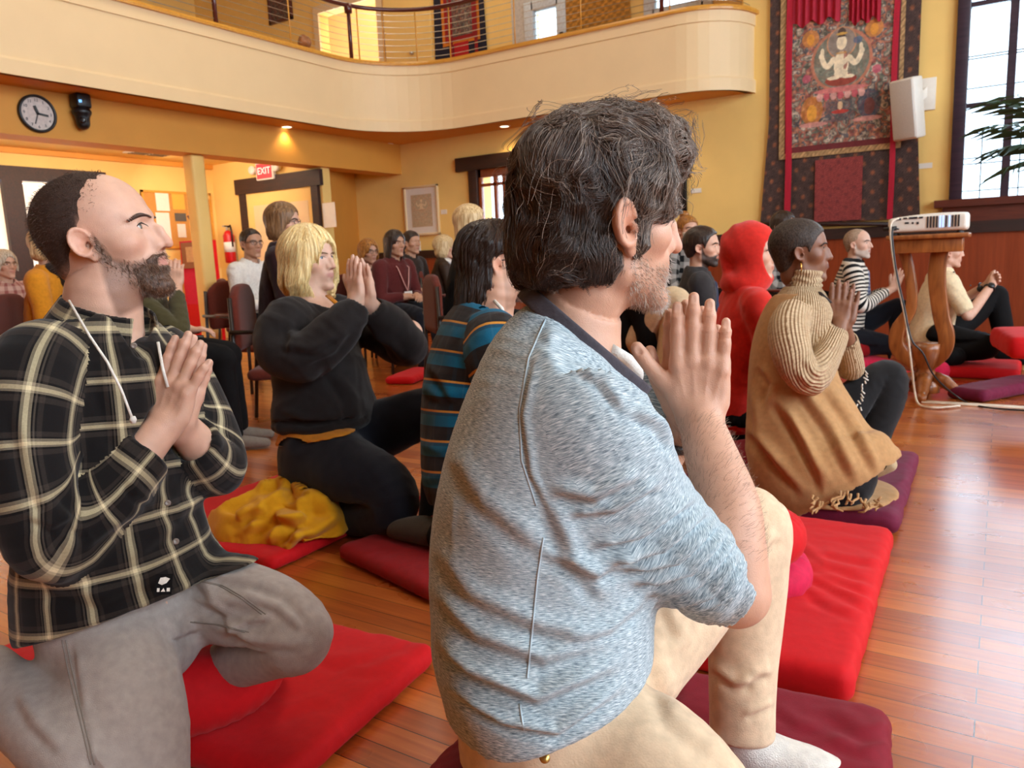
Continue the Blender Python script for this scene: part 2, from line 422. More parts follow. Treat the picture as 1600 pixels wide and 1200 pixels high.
# ------------------------------------------------------------------ heads and hands (metres, local axes)
# head: origin between the ears, x to the person's right, y forward, z up
class Head:
    def __init__(s, **k):
        d = dict(nose=.85, nosew=1., hump=0., jaw=1., chin=1., brow=1., cheek=1., lips=1., fat=0., neck=.056, ear=1., mouth=0., nosedrop=0.)
        d.update(k); s.p = d
    def __call__(s, P, lod=2):
        p = s.p; x = np.abs(P[:, 0]); Q = P.copy(); Q[:, 0] = x
        f = p['fat']
        d = s_ell(Q, (0, -.012, .049), (.075, .098, .087))
        d = smin(d, s_ell(Q, (0, .028, .040), (.066, .066, .074)), .03)          # forehead
        d = smin(d, s_ell(Q, (0, .034, -.024), (.056+f, .053, .070)), .03)        # face mass
        jw = p['jaw']
        j = s_cap(Q, (.053*jw+f, -.004, -.020), (.050*jw+f, .006, -.056), .017, .017)
        j = smin(j, s_cap(Q, (.050*jw+f, .006, -.056), (.014*jw, .074, -.094), .017+f*.5, .0155), .015)
        j = smin(j, s_ell(Q, (0, .030, -.062), (.044*jw+f, .046, .036)), .02)
        d = smin(d, j, .022)
        d = smin(d, s_ell(Q, (0, .082*1, -.096), (.019, .014*p['chin'], .014)), .016)   # chin
        d = smin(d, s_ell(Q, (0, .077, -.048), (.031, .023, .032)), .018)         # muzzle
        d = smin(d, s_ell(Q, (.047, .052, -.010), (.022*p['cheek'], .026, .020)), .02)
        d = smin(d, s_cap(Q, (.008, .0905, .036), (.047, .070, .037), .0095*p['brow'], .008), .014)
        if lod < 1:
            d = smin(d, s_cap(Q, (0, .093, .024), (0, .112, -.020), .009, .012), .010)
            e = s_ell(Q, (.079, -.008, .002), (.007, .020, .031))
            return smin(d, e, .006)
        d = smax(d, -s_ell(Q, (.031, .0975, .015), (.021, .017, .0125)), .012)    # sockets
        d = smin(d, s_ell(Q, (.031, .0735, .016), (.0175, .0145, .0145)), .005)   # lids
        d = smax(d, -s_ell(Q, (.0320, .092, .0172), (.0140, .014, .0052)), .0018)
        n = p['nose']; dr = p['nosedrop']
        tip = A_([0, .090+.026*n, -.020-dr])
        no = s_cap(Q, (0, .0905, .026), (0, .099+.006*n+p['hump'], .006), .0068, .0080)
        no = smin(no, s_cap(Q, (0, .099+.006*n+p['hump'], .006), tip, .0080, .0105*p['nosew']), .008)
        no = smin(no, s_ell(Q, (.0115*p['nosew'], .098+.008*(n-1), -.0235-dr*.5), (.0078*p['nosew'], .0105, .0080)), .006)
        no = smin(no, s_cap(Q, (.016, .082, .010), (.010, .094, -.015), .010, .009), .012)
        d = smin(d, no, .008)
        d = smax(d, -s_ell(Q, (.0065, .105+.010*(n-1), -.0318-dr*.7), (.0040, .0062, .0042)), .003)
        lp = p['lips']
        d = smin(d, s_cap(Q, (0, .0985, -.0460), (.021, .0865, -.0495), .0048*lp, .0025), .006)
        d = smin(d, s_cap(Q, (0, .0970, -.0575), (.018, .0865, -.0535), .0062*lp, .003), .006)
        d = smax(d, -s_cap(Q, (0, .1060, -.0515), (.0235, .0905, -.0515+p['mouth']), .0016, .0012), .003)
        d = smax(d, -s_ell(Q, (0, .103, -.0725), (.016, .007, .006)), .008)
        # ear
        es = p['ear']; E = Q.copy()
        E = (Q-A_([.0735, -.004, .002]))/es
        c, sn = math.cos(.45), math.sin(.45)
        ex, ey = E[:, 0]*c+E[:, 1]*sn, -E[:, 0]*sn+E[:, 1]*c    # flare out to the back
        ct, st = math.cos(.18), math.sin(.18)
        ey, ez = ey*ct+E[:, 2]*st, -ey*st+E[:, 2]*ct
        E = np.stack([ex, ey, ez], 1)
        ea = s_ell(E, (.006, -.008, .006), (.0065, .0190, .0265))
        ea = smin(ea, s_ell(E, (.006, .001, -.023), (.0052, .0092, .0115)), .008)
        rim = np.sqrt((np.sqrt(((E[:, 1]+.008)/.0185)**2+((E[:, 2]-.006)/.0262)**2)-.93)**2*.021**2+(E[:, 0]-.0115)**2)-.0036
        fr = (E[:, 1] > .006) & (E[:, 2] < .008)
        ea = smin(ea, np.where(fr, rim+.004, rim), .003)
        bowl = s_ell(E, (.0145, -.002, .000), (.0095, .0105, .0125))
        bowl = smin(bowl, s_ell(E, (.0140, -.009, .014), (.0055, .0075, .0100)), .004)
        ea = smax(ea, -bowl, .003)
        ea = smax(ea, -s_ell(E, (.0145, -.0165, .006), (.0045, .0030, .0170)), .002)
        ea = smin(ea, s_ell(E, (.0085, .0095, -.003), (.0050, .0045, .0070)), .003)
        d = smin(d, ea*es, .004)
        d = smax(d, -s_ell(Q, (.078, .001, -.001), (.010, .0045, .0050)), .003)
        return d
    def col(s, P, base, lip, stubble=None, amount=0., brow=None):
        """skin tint of its own: lips, cheeks, shaved or bearded skin"""
        x = np.abs(P[:, 0]); y, z = P[:, 1], P[:, 2]
        c = np.tile(A_(base, float), (len(P), 1))
        g = lambda cx, cy, cz, r: np.exp(-(((x-cx)/r[0])**2+((y-cy)/r[1])**2+((z-cz)/r[2])**2))
        red = A_([1.0, .80, .74])
        w = .55*g(.045, .07, -.015, (.025, .03, .02))+.7*g(0, .115, -.022, (.014, .02, .014))+.8*g(.083, -.01, .002, (.014, .024, .034))
        c *= 1-(1-red)*np.clip(w, 0, 1)[:, None]
        l = np.clip(1.5*np.exp(-((x/.023)**4+((z+.052+.0*x)/.0088)**4))*(y > .075), 0, 1)
        c = c*(1-l[:, None])+A_(lip)*l[:, None]
        if stubble is not None:
            m = s.beard(P)
            m = np.clip(m*1.2, 0, 1)*amount
            c = c*(1-m[:, None])+A_(stubble)*m[:, None]
        return c
    def beard(s, P, trim=0.):
        x = np.abs(P[:, 0]); y, z = P[:, 1], P[:, 2]
        line = np.interp(y, [-.02, .012, .03, .055, .075, .09, .12], [.03, .024, -.026, -.040, -.040, -.032, -.030])+trim
        m = np.clip((line-z)/.012, 0, 1)
        m *= np.clip((z+.128+.35*np.clip(.05-y, 0, 1))/.012, 0, 1)
        m *= np.clip((y-.004)/.010, 0, 1)
        m *= 1-np.clip(1.6*np.exp(-((x/.023)**4+((z+.052)/.0080)**4)), 0, 1)
        return m
def frame(fwd, up):
    y = nrm(fwd); x = nrm(np.cross(y, up)); z = np.cross(x, y)
    return np.stack([x, y, z], 1)         # columns: local to world
# hand: wrist at 0, z to the fingertips, y out of the back of the hand, x to the thumb
FING = [(.0320, .088, .072, .0108), (.0106, .093, .080, .0112), (-.0108, .090, .074, .0108), (-.0310, .080, .058, .0095)]
class Hand:
    def __init__(s, wrist, fwd, back, right=True, curl=(0.06,)*4, spread=(0.03, .01, -.01, -.04), thumb='side', sc=1.0, splay=None):
        s.o = A_(wrist, float); z = nrm(fwd); y = nrm(A_(back)-z*(A_(back)@z)); x = np.cross(y, z)
        s.sgn = 1
        s.M = np.stack([x*s.sgn, y, z], 1); s.sc = sc
        if not right: s.flip = True
        else: s.flip = False
        # right hand: with back=y, fingers=z, the thumb lies on y x z = x ... mirrored for the left
        s.curl, s.spread, s.thumb = curl, spread, thumb
        s.chains = []; s.nails = []
        for (bx, bz, L, r), cu, sp in zip(FING, curl, spread):
            p = A_([bx, .001, bz-.012]); d = A_([math.sin(sp), 0, math.cos(sp)]); ch = [(p, r*1.1)]
            for seg, (fr, rr, kk) in enumerate(((.47+.012/L, 1.0, .6), (.29, .93, 1.2), (.24, .78, .8))):
                a = cu*kk if seg == 0 else cu*kk
                # curl: turn d towards -y about x
                cy, sy = math.cos(a), math.sin(a)
                d = A_([d[0], d[1]*cy-d[2]*sy, d[2]*cy+d[1]*sy]); p2 = p+d*L*fr
                mid = p+(p2-p)*.5
                ch.append((mid, r*rr*.93)); ch.append((p2, r*rr*(1.02 if seg < 2 else .86)))
                if seg == 2: s.nails.append((p+(p2-p)*.80+A_([0, 1, 0])*0, d, r*rr))
                p = p2
            s.chains.append(ch)
        if thumb == 'side': t = [((.016, -.006, .018), .016), ((.036, -.007, .042), .0155), ((.050, -.005, .062), .0118), ((.0575, -.003, .080), .0108), ((.0605, -.002, .093), .0112), ((.0615, -.001, .104), .0088)]
        elif thumb == 'out': t = [((.016, -.006, .018), .0165), ((.040, -.006, .044), .0160), ((.060, -.003, .062), .0120), ((.074, -.001, .078), .0112), ((.083, .000, .090), .0116), ((.089, .001, .100), .0092)]
        else: t = [((.016, -.008, .018), .016), ((.034, -.016, .044), .0150), ((.040, -.026, .062), .0115), ((.036, -.032, .080), .0105), ((.028, -.035, .092), .0105), ((.022, -.036, .101), .0085)]
        s.chains.append([(A_(p), r) for p, r in t])
        e = s.chains[-1]; s.nails.append((e[-1][0]*.7+e[-2][0]*.3, nrm(e[-1][0]-e[-2][0]), .0098))
    def local(s, P):
        q = (P-s.o)@s.M/s.sc
        if s.flip: q = q*A_([-1, 1, 1])
        return q
    def world(s, q):
        q = A_(q, float)*(A_([-1, 1, 1]) if s.flip else 1)
        return s.o+s.M@(q*s.sc)
    def __call__(s, P):
        q = s.local(P)
        if s.flip: pass
        d = s_box(q, (0, -.001, .052), (.0415, .0140, .041), .013)
        d = smin(d, s_ell(q, (.000, 0, .006), (.030, .019, .030)), .02)
        d = smin(d, s_ell(q, (.022, -.010, .036), (.017, .012, .027)), .012)     # ball of the thumb
        d = smin(d, s_ell(q, (-.026, -.008, .040), (.013, .011, .030)), .012)
        for fi, ch in enumerate(s.chains):
            c = None
            for (a, r1), (b, r2) in zip(ch[:-1], ch[1:]):
                e = s_cap(q, a, b, r1, r2); c = e if c is None else np.minimum(c, e)
            if fi < 4: d = smin(d, c, .005)
            else: d = smin(d, c, .008)
        for (bx, bz, L, r) in FING:                                            # knuckles and tendons
            d = smin(d, s_ell(q, (bx*.98, .0085, bz-.012), (.0075, .0055, .0085)), .006)
            d = d-.0009*np.exp(-((q[:, 0]-bx*(.45+.55*np.clip(q[:, 2]/.08, 0, 1)))/.0028)**2)*np.clip((q[:, 2]-.02)/.02, 0, 1)*np.clip((.08-q[:, 2])/.02, 0, 1)*(q[:, 1] > 0)
        for (p, dr, r) in s.nails:
            up = nrm(A_([0, 1, 0])-dr*dr[1])
            if abs(dr[1]) > .9: up = A_([0, 0, 1.])
            t = q-p-up*r*.95
            sd = np.cross(dr, up)
            e = s_ell(t, (0, 0, 0), (.0058, .0024, .0072), np.stack([sd, up, dr], 1))
            d = smax(d, -e, .0012)
        for fi, ch in enumerate(s.chains[:4]):                                   # creases at the finger joints
            for k in (2, 4):
                a = ch[k][0]; m = np.exp(-((q-a)**2).sum(1)/.011**2)*(q[:, 1] > a[1])
                d = d+.0007*m*np.sin((q[:, 2]-a[2])*1900)
        return d*s.sc
    def col(s, P, base, nail):
        q = s.local(P); c = np.tile(A_(base, float), (len(P), 1))
        for (p, dr, r) in s.nails:
            up = nrm(A_([0, 1, 0])-dr*dr[1]); t = q-p-up*r*.8; sd = np.cross(dr, up)
            w = np.clip(1.6-((t@sd)/.0052)**4-((t@dr)/.0064)**4, 0, 1)*((t@up) > -.004)*((t@up) < .007)
            c = c*(1-w[:, None])+A_(nail)*w[:, None]
        k = np.zeros(len(P))
        for ch in s.chains[:4]:
            for j in (0, 2, 4): k += np.exp(-((q-ch[j][0])**2).sum(1)/.010**2)
        c *= 1-A_([.02, .12, .14])*np.clip(k, 0, 1)[:, None]
        return c
    def bounds(s):
        pts = A_([s.world(a) for ch in s.chains for a, r in ch]+[s.o]); return pts.min(0)-.05, pts.max(0)+.05
# ------------------------------------------------------------------ the room
YB, XBEAM, XEDGE, XL, YEX = 8.8, -7.35, -6.9, -9.6, 7.3
ZS, ZF = 2.64, 3.42                    # soffit, top of the balcony front
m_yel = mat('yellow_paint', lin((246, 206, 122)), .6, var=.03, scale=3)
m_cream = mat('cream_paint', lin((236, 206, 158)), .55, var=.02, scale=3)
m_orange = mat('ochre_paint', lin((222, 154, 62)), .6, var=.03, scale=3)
m_white = mat('white_paint', lin((238, 232, 220)), .5, var=.02)
m_dark = wood('dark_wood', lin((34, 17, 12)), lin((58, 28, 19)), .55, coat=0)
m_rail = mat('mahogany_rail', lin((86, 30, 22)), .3, coat=.4)
m_red_panel = wood('red_wainscot', lin((128, 52, 24)), lin((150, 66, 32)), .35, stretch=(6, 6, .6))
m_black = mat('black_plastic', lin((20, 19, 20)), .4)
m_steel = mat('steel', lin((190, 185, 175)), .3, metal=1)
m_floorw = None
def floor_mat():
    m = bpy.data.materials.new('floorboards'); nt, N, L, b = nodes(m)
    tc = N.new('ShaderNodeTexCoord')
    br = N.new('ShaderNodeTexBrick'); br.inputs['Scale'].default_value = 1
    br.inputs['Brick Width'].default_value = 1.9; br.inputs['Row Height'].default_value = .066
    br.inputs['Mortar Size'].default_value = .0014; br.inputs['Mortar Smooth'].default_value = .3
    br.offset = .37; br.inputs['Bias'].default_value = 0
    br.inputs['Color1'].default_value = (0, 0, 0, 1); br.inputs['Color2'].default_value = (1, 1, 1, 1); br.inputs['Mortar'].default_value = (.5, .5, .5, 1)
    L.new(tc.outputs['Object'], br.inputs['Vector'])
    mp = N.new('ShaderNodeMapping'); mp.inputs['Scale'].default_value = (1.2, 26, 1)
    L.new(tc.outputs['Object'], mp.inputs['Vector'])
    no = N.new('ShaderNodeTexNoise'); no.inputs['Scale'].default_value = 2.2; no.inputs['Detail'].default_value = 6; no.inputs['Distortion'].default_value = .8
    L.new(mp.outputs['Vector'], no.inputs['Vector'])
    add = N.new('ShaderNodeMath'); add.operation = 'MULTIPLY_ADD'; add.inputs[1].default_value = .42
    L.new(br.outputs['Color'], add.inputs[0])
    sub = N.new('ShaderNodeMath'); sub.operation = 'MULTIPLY'; sub.inputs[1].default_value = .62; L.new(no.outputs['Fac'], sub.inputs[0])
    L.new(sub.outputs[0], add.inputs[2])
    cr = N.new('ShaderNodeValToRGB'); e = cr.color_ramp.elements
    e[0].position = .12; e[0].color = (*lin((124, 54, 20)), 1); e[1].position = .82; e[1].color = (*lin((204, 120, 50)), 1)
    k = e.new(.45); k.color = (*lin((168, 82, 30)), 1)
    L.new(add.outputs[0], cr.inputs['Fac'])
    mx = N.new('ShaderNodeMix'); mx.data_type = 'RGBA'; mx.inputs['B'].default_value = (*lin((52, 20, 8)), 1)
    L.new(br.outputs['Fac'], mx.inputs['Factor']); L.new(cr.outputs['Color'], mx.inputs['A']); L.new(mx.outputs['Result'], b.inputs['Base Color'])
    n2 = N.new('ShaderNodeTexNoise'); n2.inputs['Scale'].default_value = 5; L.new(tc.outputs['Object'], n2.inputs['Vector'])
    mr = N.new('ShaderNodeMapRange'); mr.inputs['To Min'].default_value = .22; mr.inputs['To Max'].default_value = .36; L.new(n2.outputs['Fac'], mr.inputs['Value']); L.new(mr.outputs['Result'], b.inputs['Roughness'])
    b.inputs['Coat Weight'].default_value = .95; b.inputs['Coat Roughness'].default_value = .20
    bp = N.new('ShaderNodeBump'); bp.inputs['Strength'].default_value = .35; bp.inputs['Distance'].default_value = .003; bp.invert = True
    L.new(br.outputs['Fac'], bp.inputs['Height']); L.new(bp.outputs['Normal'], b.inputs['Normal'])
    return m
struct(MB().box((-13.5, -4, -.1), (5.2, 10.3, 0)).build('floor', floor_mat()))
# the balcony front runs along the side, turns through a quarter circle, follows the back wall and curls into it
path = [(XEDGE, y) for y in np.linspace(-4, 7.1, 24)]
path += [(XEDGE+1.1-1.1*math.cos(t), 7.1+1.1*math.sin(t)) for t in np.linspace(0, math.pi/2, 13)[1:]]
path += [(x, 8.2) for x in np.linspace(-5.8, -3.02, 10)[1:]]
path += [(-3.02+.66*math.sin(t), 8.2+.66-.66*math.cos(t)) for t in np.linspace(0, math.pi/2, 10)[1:]]
def grid_wall(name, axis, val, thick, a0, a1, z0, z1, holes, m):
    """a wall at axis = val with openings (a0, a1, z0, z1)"""
    xs = sorted({a0, a1, *[h[0] for h in holes], *[h[1] for h in holes]}); zs = sorted({z0, z1, *[h[2] for h in holes], *[h[3] for h in holes]})
    xs = [x for x in xs if a0 <= x <= a1]; zs = [z for z in zs if z0 <= z <= z1]
    b = MB()
    for i in range(len(xs)-1):
        for k in range(len(zs)-1):
            cx, cz = (xs[i]+xs[i+1])/2, (zs[k]+zs[k+1])/2
            if any(h[0] < cx < h[1] and h[2] < cz < h[3] for h in holes): continue
            if axis == 1: b.box((xs[i], val, zs[k]), (xs[i+1], val+thick, zs[k+1]))
            else: b.box((val, xs[i], zs[k]), (val+thick, xs[i+1], zs[k+1]))
    return struct(b.build(name, m))
# window in the back wall, from its pixels
wl = BW(1490, 160)[0]; wsill = BW(1540, 309)[2]
WIN = (wl, 2.1, wsill, 6.1)
DOOR = (BW(752, 300)[0], BW(905, 300)[0], .9, 2.08)
grid_wall('wall_back', 1, YB, .25, -8.6, 5.2, 0, ZS, [WIN, DOOR], m_yel)
grid_wall('wall_back_upper', 1, YB, .25, -2.5, 5.2, ZS, 6.8, [WIN], m_yel)
# upper storey behind the balcony
YU = 10.2
def up(px, py): return BW(px, py, YU)
D1 = (up(501, 50)[0], up(592, 50)[0], ZS, up(560, 4)[2])
W1 = (up(832, 50)[0], up(874, 50)[0], up(850, 79)[2], up(850, 22)[2]+.1)
W2 = (up(1020, 8)[0], up(1100, 8)[0], up(1050, 13)[2], 5.4)
grid_wall('wall_upper', 1, YU, .2, -13.4, -2.3, ZS, 6.8, [D1, W1, W2], m_yel)
struct(MB().box((-2.5, YB+.25, ZS), (-2.3, YU, 6.8)).build('wall_upper_side', m_cream))
struct(MB().box((-13.6, -4, ZS), (-13.4, 12.2, 6.8)).build('wall_upper_left', m_yel))
struct(MB().box((-13.4, 12, ZS), (D1[1]+1.2, 12.2, 6.8)).box((D1[1]+1.1, YU+.2, ZS), (D1[1]+1.2, 12, 6.8)).build('wall_upper_hall', m_cream))
# soffit and floor of the balcony
so = MB(); pts = [(x, y, ZS) for x, y in path]
so.ngon(pts+[(-2.36, YB, ZS), (-8.6, YB, ZS), (XBEAM, YB, ZS), (XBEAM, -4, ZS)][0:1]+[(XBEAM, YB, ZS), (XBEAM, -4, ZS)])
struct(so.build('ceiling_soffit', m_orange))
struct(MB().box((-13.4, -4, ZS+.05), (XEDGE-.3, 10.2, ZS+.3)).box((XEDGE-.3, 8.5, ZS+.05), (-2.5, 10.2, ZS+.3)).build('floor_balcony', m_orange))
# front of the balcony: panel, base band, top band
struct(MB().strip(path, [(0, ZS), (0, ZF), (-.10, ZF), (-.10, ZS)], True).build('wall_balcony_front', m_cream))
struct(MB().strip(path, [(0, ZS-.015), (.022, ZS-.015), (.022, ZS+.105), (.012, ZS+.125), (0, ZS+.125)], True).build('trim_balcony_base', m_cream))
struct(MB().strip(path, [(0, ZF-.115), (.014, ZF-.11), (.014, ZF), (0, ZF)], True).build('trim_balcony_top', m_cream))
m_cap = wood('honey_wood', lin((206, 140, 48)), lin((226, 164, 66)), .35)
struct(MB().strip(path, [(-.13, ZF), (.045, ZF), (.05, ZF+.02), (.045, ZF+.042), (-.13, ZF+.042)], True).build('trim_balcony_cap', m_cap))
# beam, post and the lower wing
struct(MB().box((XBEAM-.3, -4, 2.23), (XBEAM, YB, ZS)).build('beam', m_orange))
struct(MB().box((XL, -4, 2.46), (XBEAM-.3, YB, 2.62)).build('ceiling_wing', m_yel))
cx = -7.5; ca = R(math.degrees(math.atan((335-800)/FPX)))
cy = 7.5/math.tan(YAW-math.atan((335-800)/FPX))
struct(MB().box((cx-.085, cy-.085, 0), (cx+.085, cy+.085, 2.23)).build('column', m_yel, bevel=.03, seg=3))
def LW(px, py): return on(px, py, 0, XL)
# left wall with curtained windows
a1 = LW(-60, 300)[1]; a2 = LW(4, 300)[1]; b1 = LW(30, 300)[1]; b2 = LW(150, 300)[1]; zt = LW(30, 283)[2]
L1 = (-1.0, a2, .35, zt); L2 = (b1, b2, .35, zt)
grid_wall('wall_left', 0, XL-.2, .2, -4, 7.5, 0, 2.5, [L1, L2], m_yel)
struct(MB().box((XL, -4, 2.40), (XL+.05, YEX, 2.46)).build('trim_wing', m_orange))
bo = MB(); bo.box((XL, -1.1, zt), (XL+.06, b2+.12, zt+.16)); bo.box((XL, a2-.02, 0), (XL+.06, b1+.02, zt)); bo.box((XL, b2, 0), (XL+.06, b2+.12, zt))
struct(bo.build('trim_left_window', m_dark))
# EXIT wall
def EW(px, py): return on(px, py, 1, YEX)
ex0, ex1, exz = EW(388, 330)[0], EW(494, 330)[0], EW(440, 297)[2]
grid_wall('wall_exit', 1, YEX, .15, XL-.2, -7.43, 0, 2.60, [], m_yel)
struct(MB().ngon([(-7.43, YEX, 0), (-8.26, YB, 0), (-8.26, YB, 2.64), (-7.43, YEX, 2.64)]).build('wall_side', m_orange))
# remaining shell
m_ceil = mat('timber_ceiling', lin((150, 112, 72)), .6, var=.1, scale=4)  # unseen ceiling and front wall, coloured dark to cut bounced fill light
struct(MB().box((-13.6, -4, 6.8), (5.2, 12.2, 6.95)).build('ceiling', m_ceil))
RW = [(1.2, 3.2, 1.4, 5.6), (4.4, 6.6, 1.4, 5.6)]
grid_wall('wall_right', 0, 5.2, .25, -4, 9.05, 0, 6.8, RW+[(-2.4, -.4, 1.4, 5.6)], m_cream)
struct(MB().box((-13.6, -4.2, 0), (5.45, -4, 6.8)).build('wall_front', m_ceil))
# wainscot and rail on the back wall, clear of the door
wz = BW(1560, 352)[2]; wt = BW(1560, 341)[2]
dl, dr = BW(722, 320)[0], -4.0
for a, b_ in ((-8.1, dl), (dr, 5.2)):
    struct(MB().box((a, YB-.03, 0), (b_, YB, wz-.06)).build('trim_wainscot', m_red_panel))
    struct(MB().box((a, YB-.06, wz-.06), (b_, YB, wz+.05)).build('trim_rail', m_dark))
# window frame, bars and leading
m_glass = bpy.data.materials.new('window_glass'); nt, N, L, b = nodes(m_glass)
b.inputs['Transmission Weight'].default_value = 1; b.inputs['Roughness'].default_value = 0; b.inputs['IOR'].default_value = 1.02; b.inputs['Base Color'].default_value = (.97, .99, 1, 1)
m_wframe = wood('window_wood', lin((40, 30, 44)), lin((62, 44, 58)), .4)
w_ob = MB().box((WIN[0], YB-.05, WIN[2]), (WIN[0]+.11, YB+.1, WIN[3]))
w_ob.box((WIN[1]-.11, YB-.05, WIN[2]), (WIN[1], YB+.1, WIN[3])).box((WIN[0], YB-.05, WIN[3]-.1), (WIN[1], YB+.1, WIN[3]))
win = struct(w_ob.build('window_1', m_wframe, bevel=.008))
mull = [BW(1575, 200)[0], BW(1575, 200)[0]+.72]
b = MB()
for mx_ in mull: b.box((mx_-.035, YB-.03, WIN[2]), (mx_+.035, YB+.05, WIN[3]))
for pz in (BW(1520, 165)[2], BW(1520, 8)[2], BW(1520, 8)[2]+1.05):
    b.box((WIN[0], YB-.02, pz-.022), (WIN[1], YB+.05, pz+.022))
b.build('muntin', m_wframe, win)
b = MB().box((WIN[0]-.12, YB-.10, WIN[2]-.07), (WIN[1]+.12, YB+.05, WIN[2])); b.box((WIN[0]-.05, YB-.05, wz+.05), (WIN[1]+.05, YB-.002, WIN[2]-.07))
b.build('window_sill', wood('sill_wood', lin((80, 34, 26)), lin((104, 48, 34)), .4), win)
b = MB().box((WIN[0], YB+.02, WIN[2]), (WIN[1], YB+.026, WIN[3])); b.build('pane', m_glass, win)
b = MB(); lead = .005
for pz in (298, 256, 247, 209, 138, 92, 88):
    z = BW(1520, pz)[2]; b.box((WIN[0], YB+.005, z-lead), (WIN[1], YB+.018, z+lead))
for px_ in (1502, 1532, 1592):
    x = BW(px_, 270)[0]; b.box((x-lead, YB+.005, WIN[2]), (x+lead, YB+.018, BW(1520, 209)[2]))
b.build('leading', m_black, win)
# ------------------------------------------------------------------ light
w = bpy.data.worlds.new('world'); sc.world = w; w.use_nodes = True
bg = w.node_tree.nodes['Background']; bg.inputs[0].default_value = (.66, .84, 1, 1); bg.inputs[1].default_value = 18
def area(name, loc, tgt, sx, sy, e, c, spread=180):
    l = bpy.data.lights.new(name, 'AREA'); l.shape = 'RECTANGLE'; l.size = sx; l.size_y = sy; l.energy = e; l.color = c; l.spread = R(spread)
    o = bpy.data.objects.new(name, l); COL.objects.link(o); o.location = loc
    o.rotation_euler = (Vector(tgt)-Vector(loc)).to_track_quat('-Z', 'Y').to_euler()
    return o
def spot(name, loc, e, c, ang=100, r=.04):
    l = bpy.data.lights.new(name, 'SPOT'); l.energy = e; l.color = c; l.spot_size = R(ang); l.spot_blend = .6; l.shadow_soft_size = r
    o = bpy.data.objects.new(name, l); COL.objects.link(o); o.location = loc; return o
WARM = (1, .72, .40); SOFT = (1, .86, .68); DAY = (.86, .94, 1)
# ------------------------------------------------------------------ people
CFH = nrm(A_([CF[0], CF[1], 0])); CRH = nrm(A_([CR[0], CR[1], 0])); UP = A_([0, 0, 1.])
def face(th): return math.cos(R(th))*CRH+math.sin(R(th))*CFH        # a level direction, th degrees turned away from the lens's right
def ringpx(L, Rr, d, a, th=15, sq=0):
    """a trunk ring whose outline runs from pixel L to pixel Rr, d deep, half width a"""
    c = V((L[0]+Rr[0])/2, (L[1]+Rr[1])/2, d); e = V(*Rr, d)-V(*L, d); h = np.linalg.norm(e)/2; e = nrm(e)
    t = R(th); b = math.sqrt(max(h*h-(a*math.sin(t))**2, (h*.6)**2))/math.cos(t)
    F = nrm(math.cos(t)*e+math.sin(t)*CFH); U = nrm(np.cross(np.cross(F, UP), F)); S = np.cross(F, U)
    return (c, a, b, S, F)
def pxl(pts): return [(V(p[0], p[1], p[2]), p[3]) for p in pts]      # limb from pixels: (px, py, depth, radius)
SKIN = attr_mat('skin', .48, sss=.12, bump=.15, bscale=500, spec=.4)
SKINF = attr_mat('skin_far', .5, spec=.35)
EYE = attr_mat('eyeball', .08, spec=.6, var=0)
SK_FAIR = (.60, .335, .225); SK_PALE = (.66, .40, .29); SK_BROWN = (.155, .062, .032); SK_TAN = (.48, .25, .15)
def cloth_uv(me, Vt, Q, lofts):
    cen = Vt[Q].mean(1); ds = np.stack([l(cen) for l in lofts], 1); w = ds.argmin(1)
    uv = np.zeros((len(Q), 4, 3))
    for i, l in enumerate(lofts):
        m = w == i
        if not m.any(): continue
        pts = Vt[Q[m]].reshape(-1, 3); U_, inv = np.unique(Q[m].reshape(-1), return_inverse=True)
        ang, v = l.cloth(Vt[U_]); ang, v = ang[inv], v[inv]
        A = ang.reshape(-1, 4); A = np.where((A < A.max(1, keepdims=True)-math.pi), A+2*math.pi, A)
        uv[m] = np.stack([A*float((l.a+l.b).mean()/2), v.reshape(-1, 4), np.full(A.shape, l.tag % 10)], -1)
    a = me.attributes.new('cuv', 'FLOAT_VECTOR', 'CORNER')
    a.data.foreach_set('vector', uv.reshape(-1).astype(np.float32))
    return w
def hemplane(p0, p1, p2):
    n = nrm(np.cross(p1-p0, p2-p0)); n = n if n[2] < 0 else -n
    return lambda P: (P-p0)@n
def garment(root, name, lofts, m, h=.006, k=.03, sub=(), add=(), disp=None, rel=1, uv=True, parent=None, subk=.004, over=(), hem=None, overt=.008):
    def fn(P):
        d = None
        for i, l in enumerate(lofts):
            e = l(P)
            if i == 0 and over:
                g = None
                for o_ in over: f = o_(P); g = f if g is None else smin(g, f, .03)
                e = smin(e, g-overt, .02)
            if i == 0 and hem is not None: e = smax(e, hem(P), .006)
            d = e if d is None else smin(d, e, k)
        for a in add: d = smin(d, a(P), .012)
        for s in sub: d = smax(d, -s(P), subk)
        return d
    lo = np.min([l.lo for l in lofts], 0); hi = np.max([l.hi for l in lofts], 0)
    Vt, Q = nets(fn, lo, hi, h)
    Vt, Q = biggest(Vt, Q)
    Vt = relax(Vt, Q, rel) if rel else Vt
    if disp is not None:
        N = vnormals(Vt, Q); N = relax(N, Q, 2); Vt = Vt+N*disp(Vt, N)[:, None]
    me = np_mesh(name, Vt, Q)
    if uv: cloth_uv(me, Vt, Q, lofts)
    return put(me, name, m, parent if parent is not None else root)
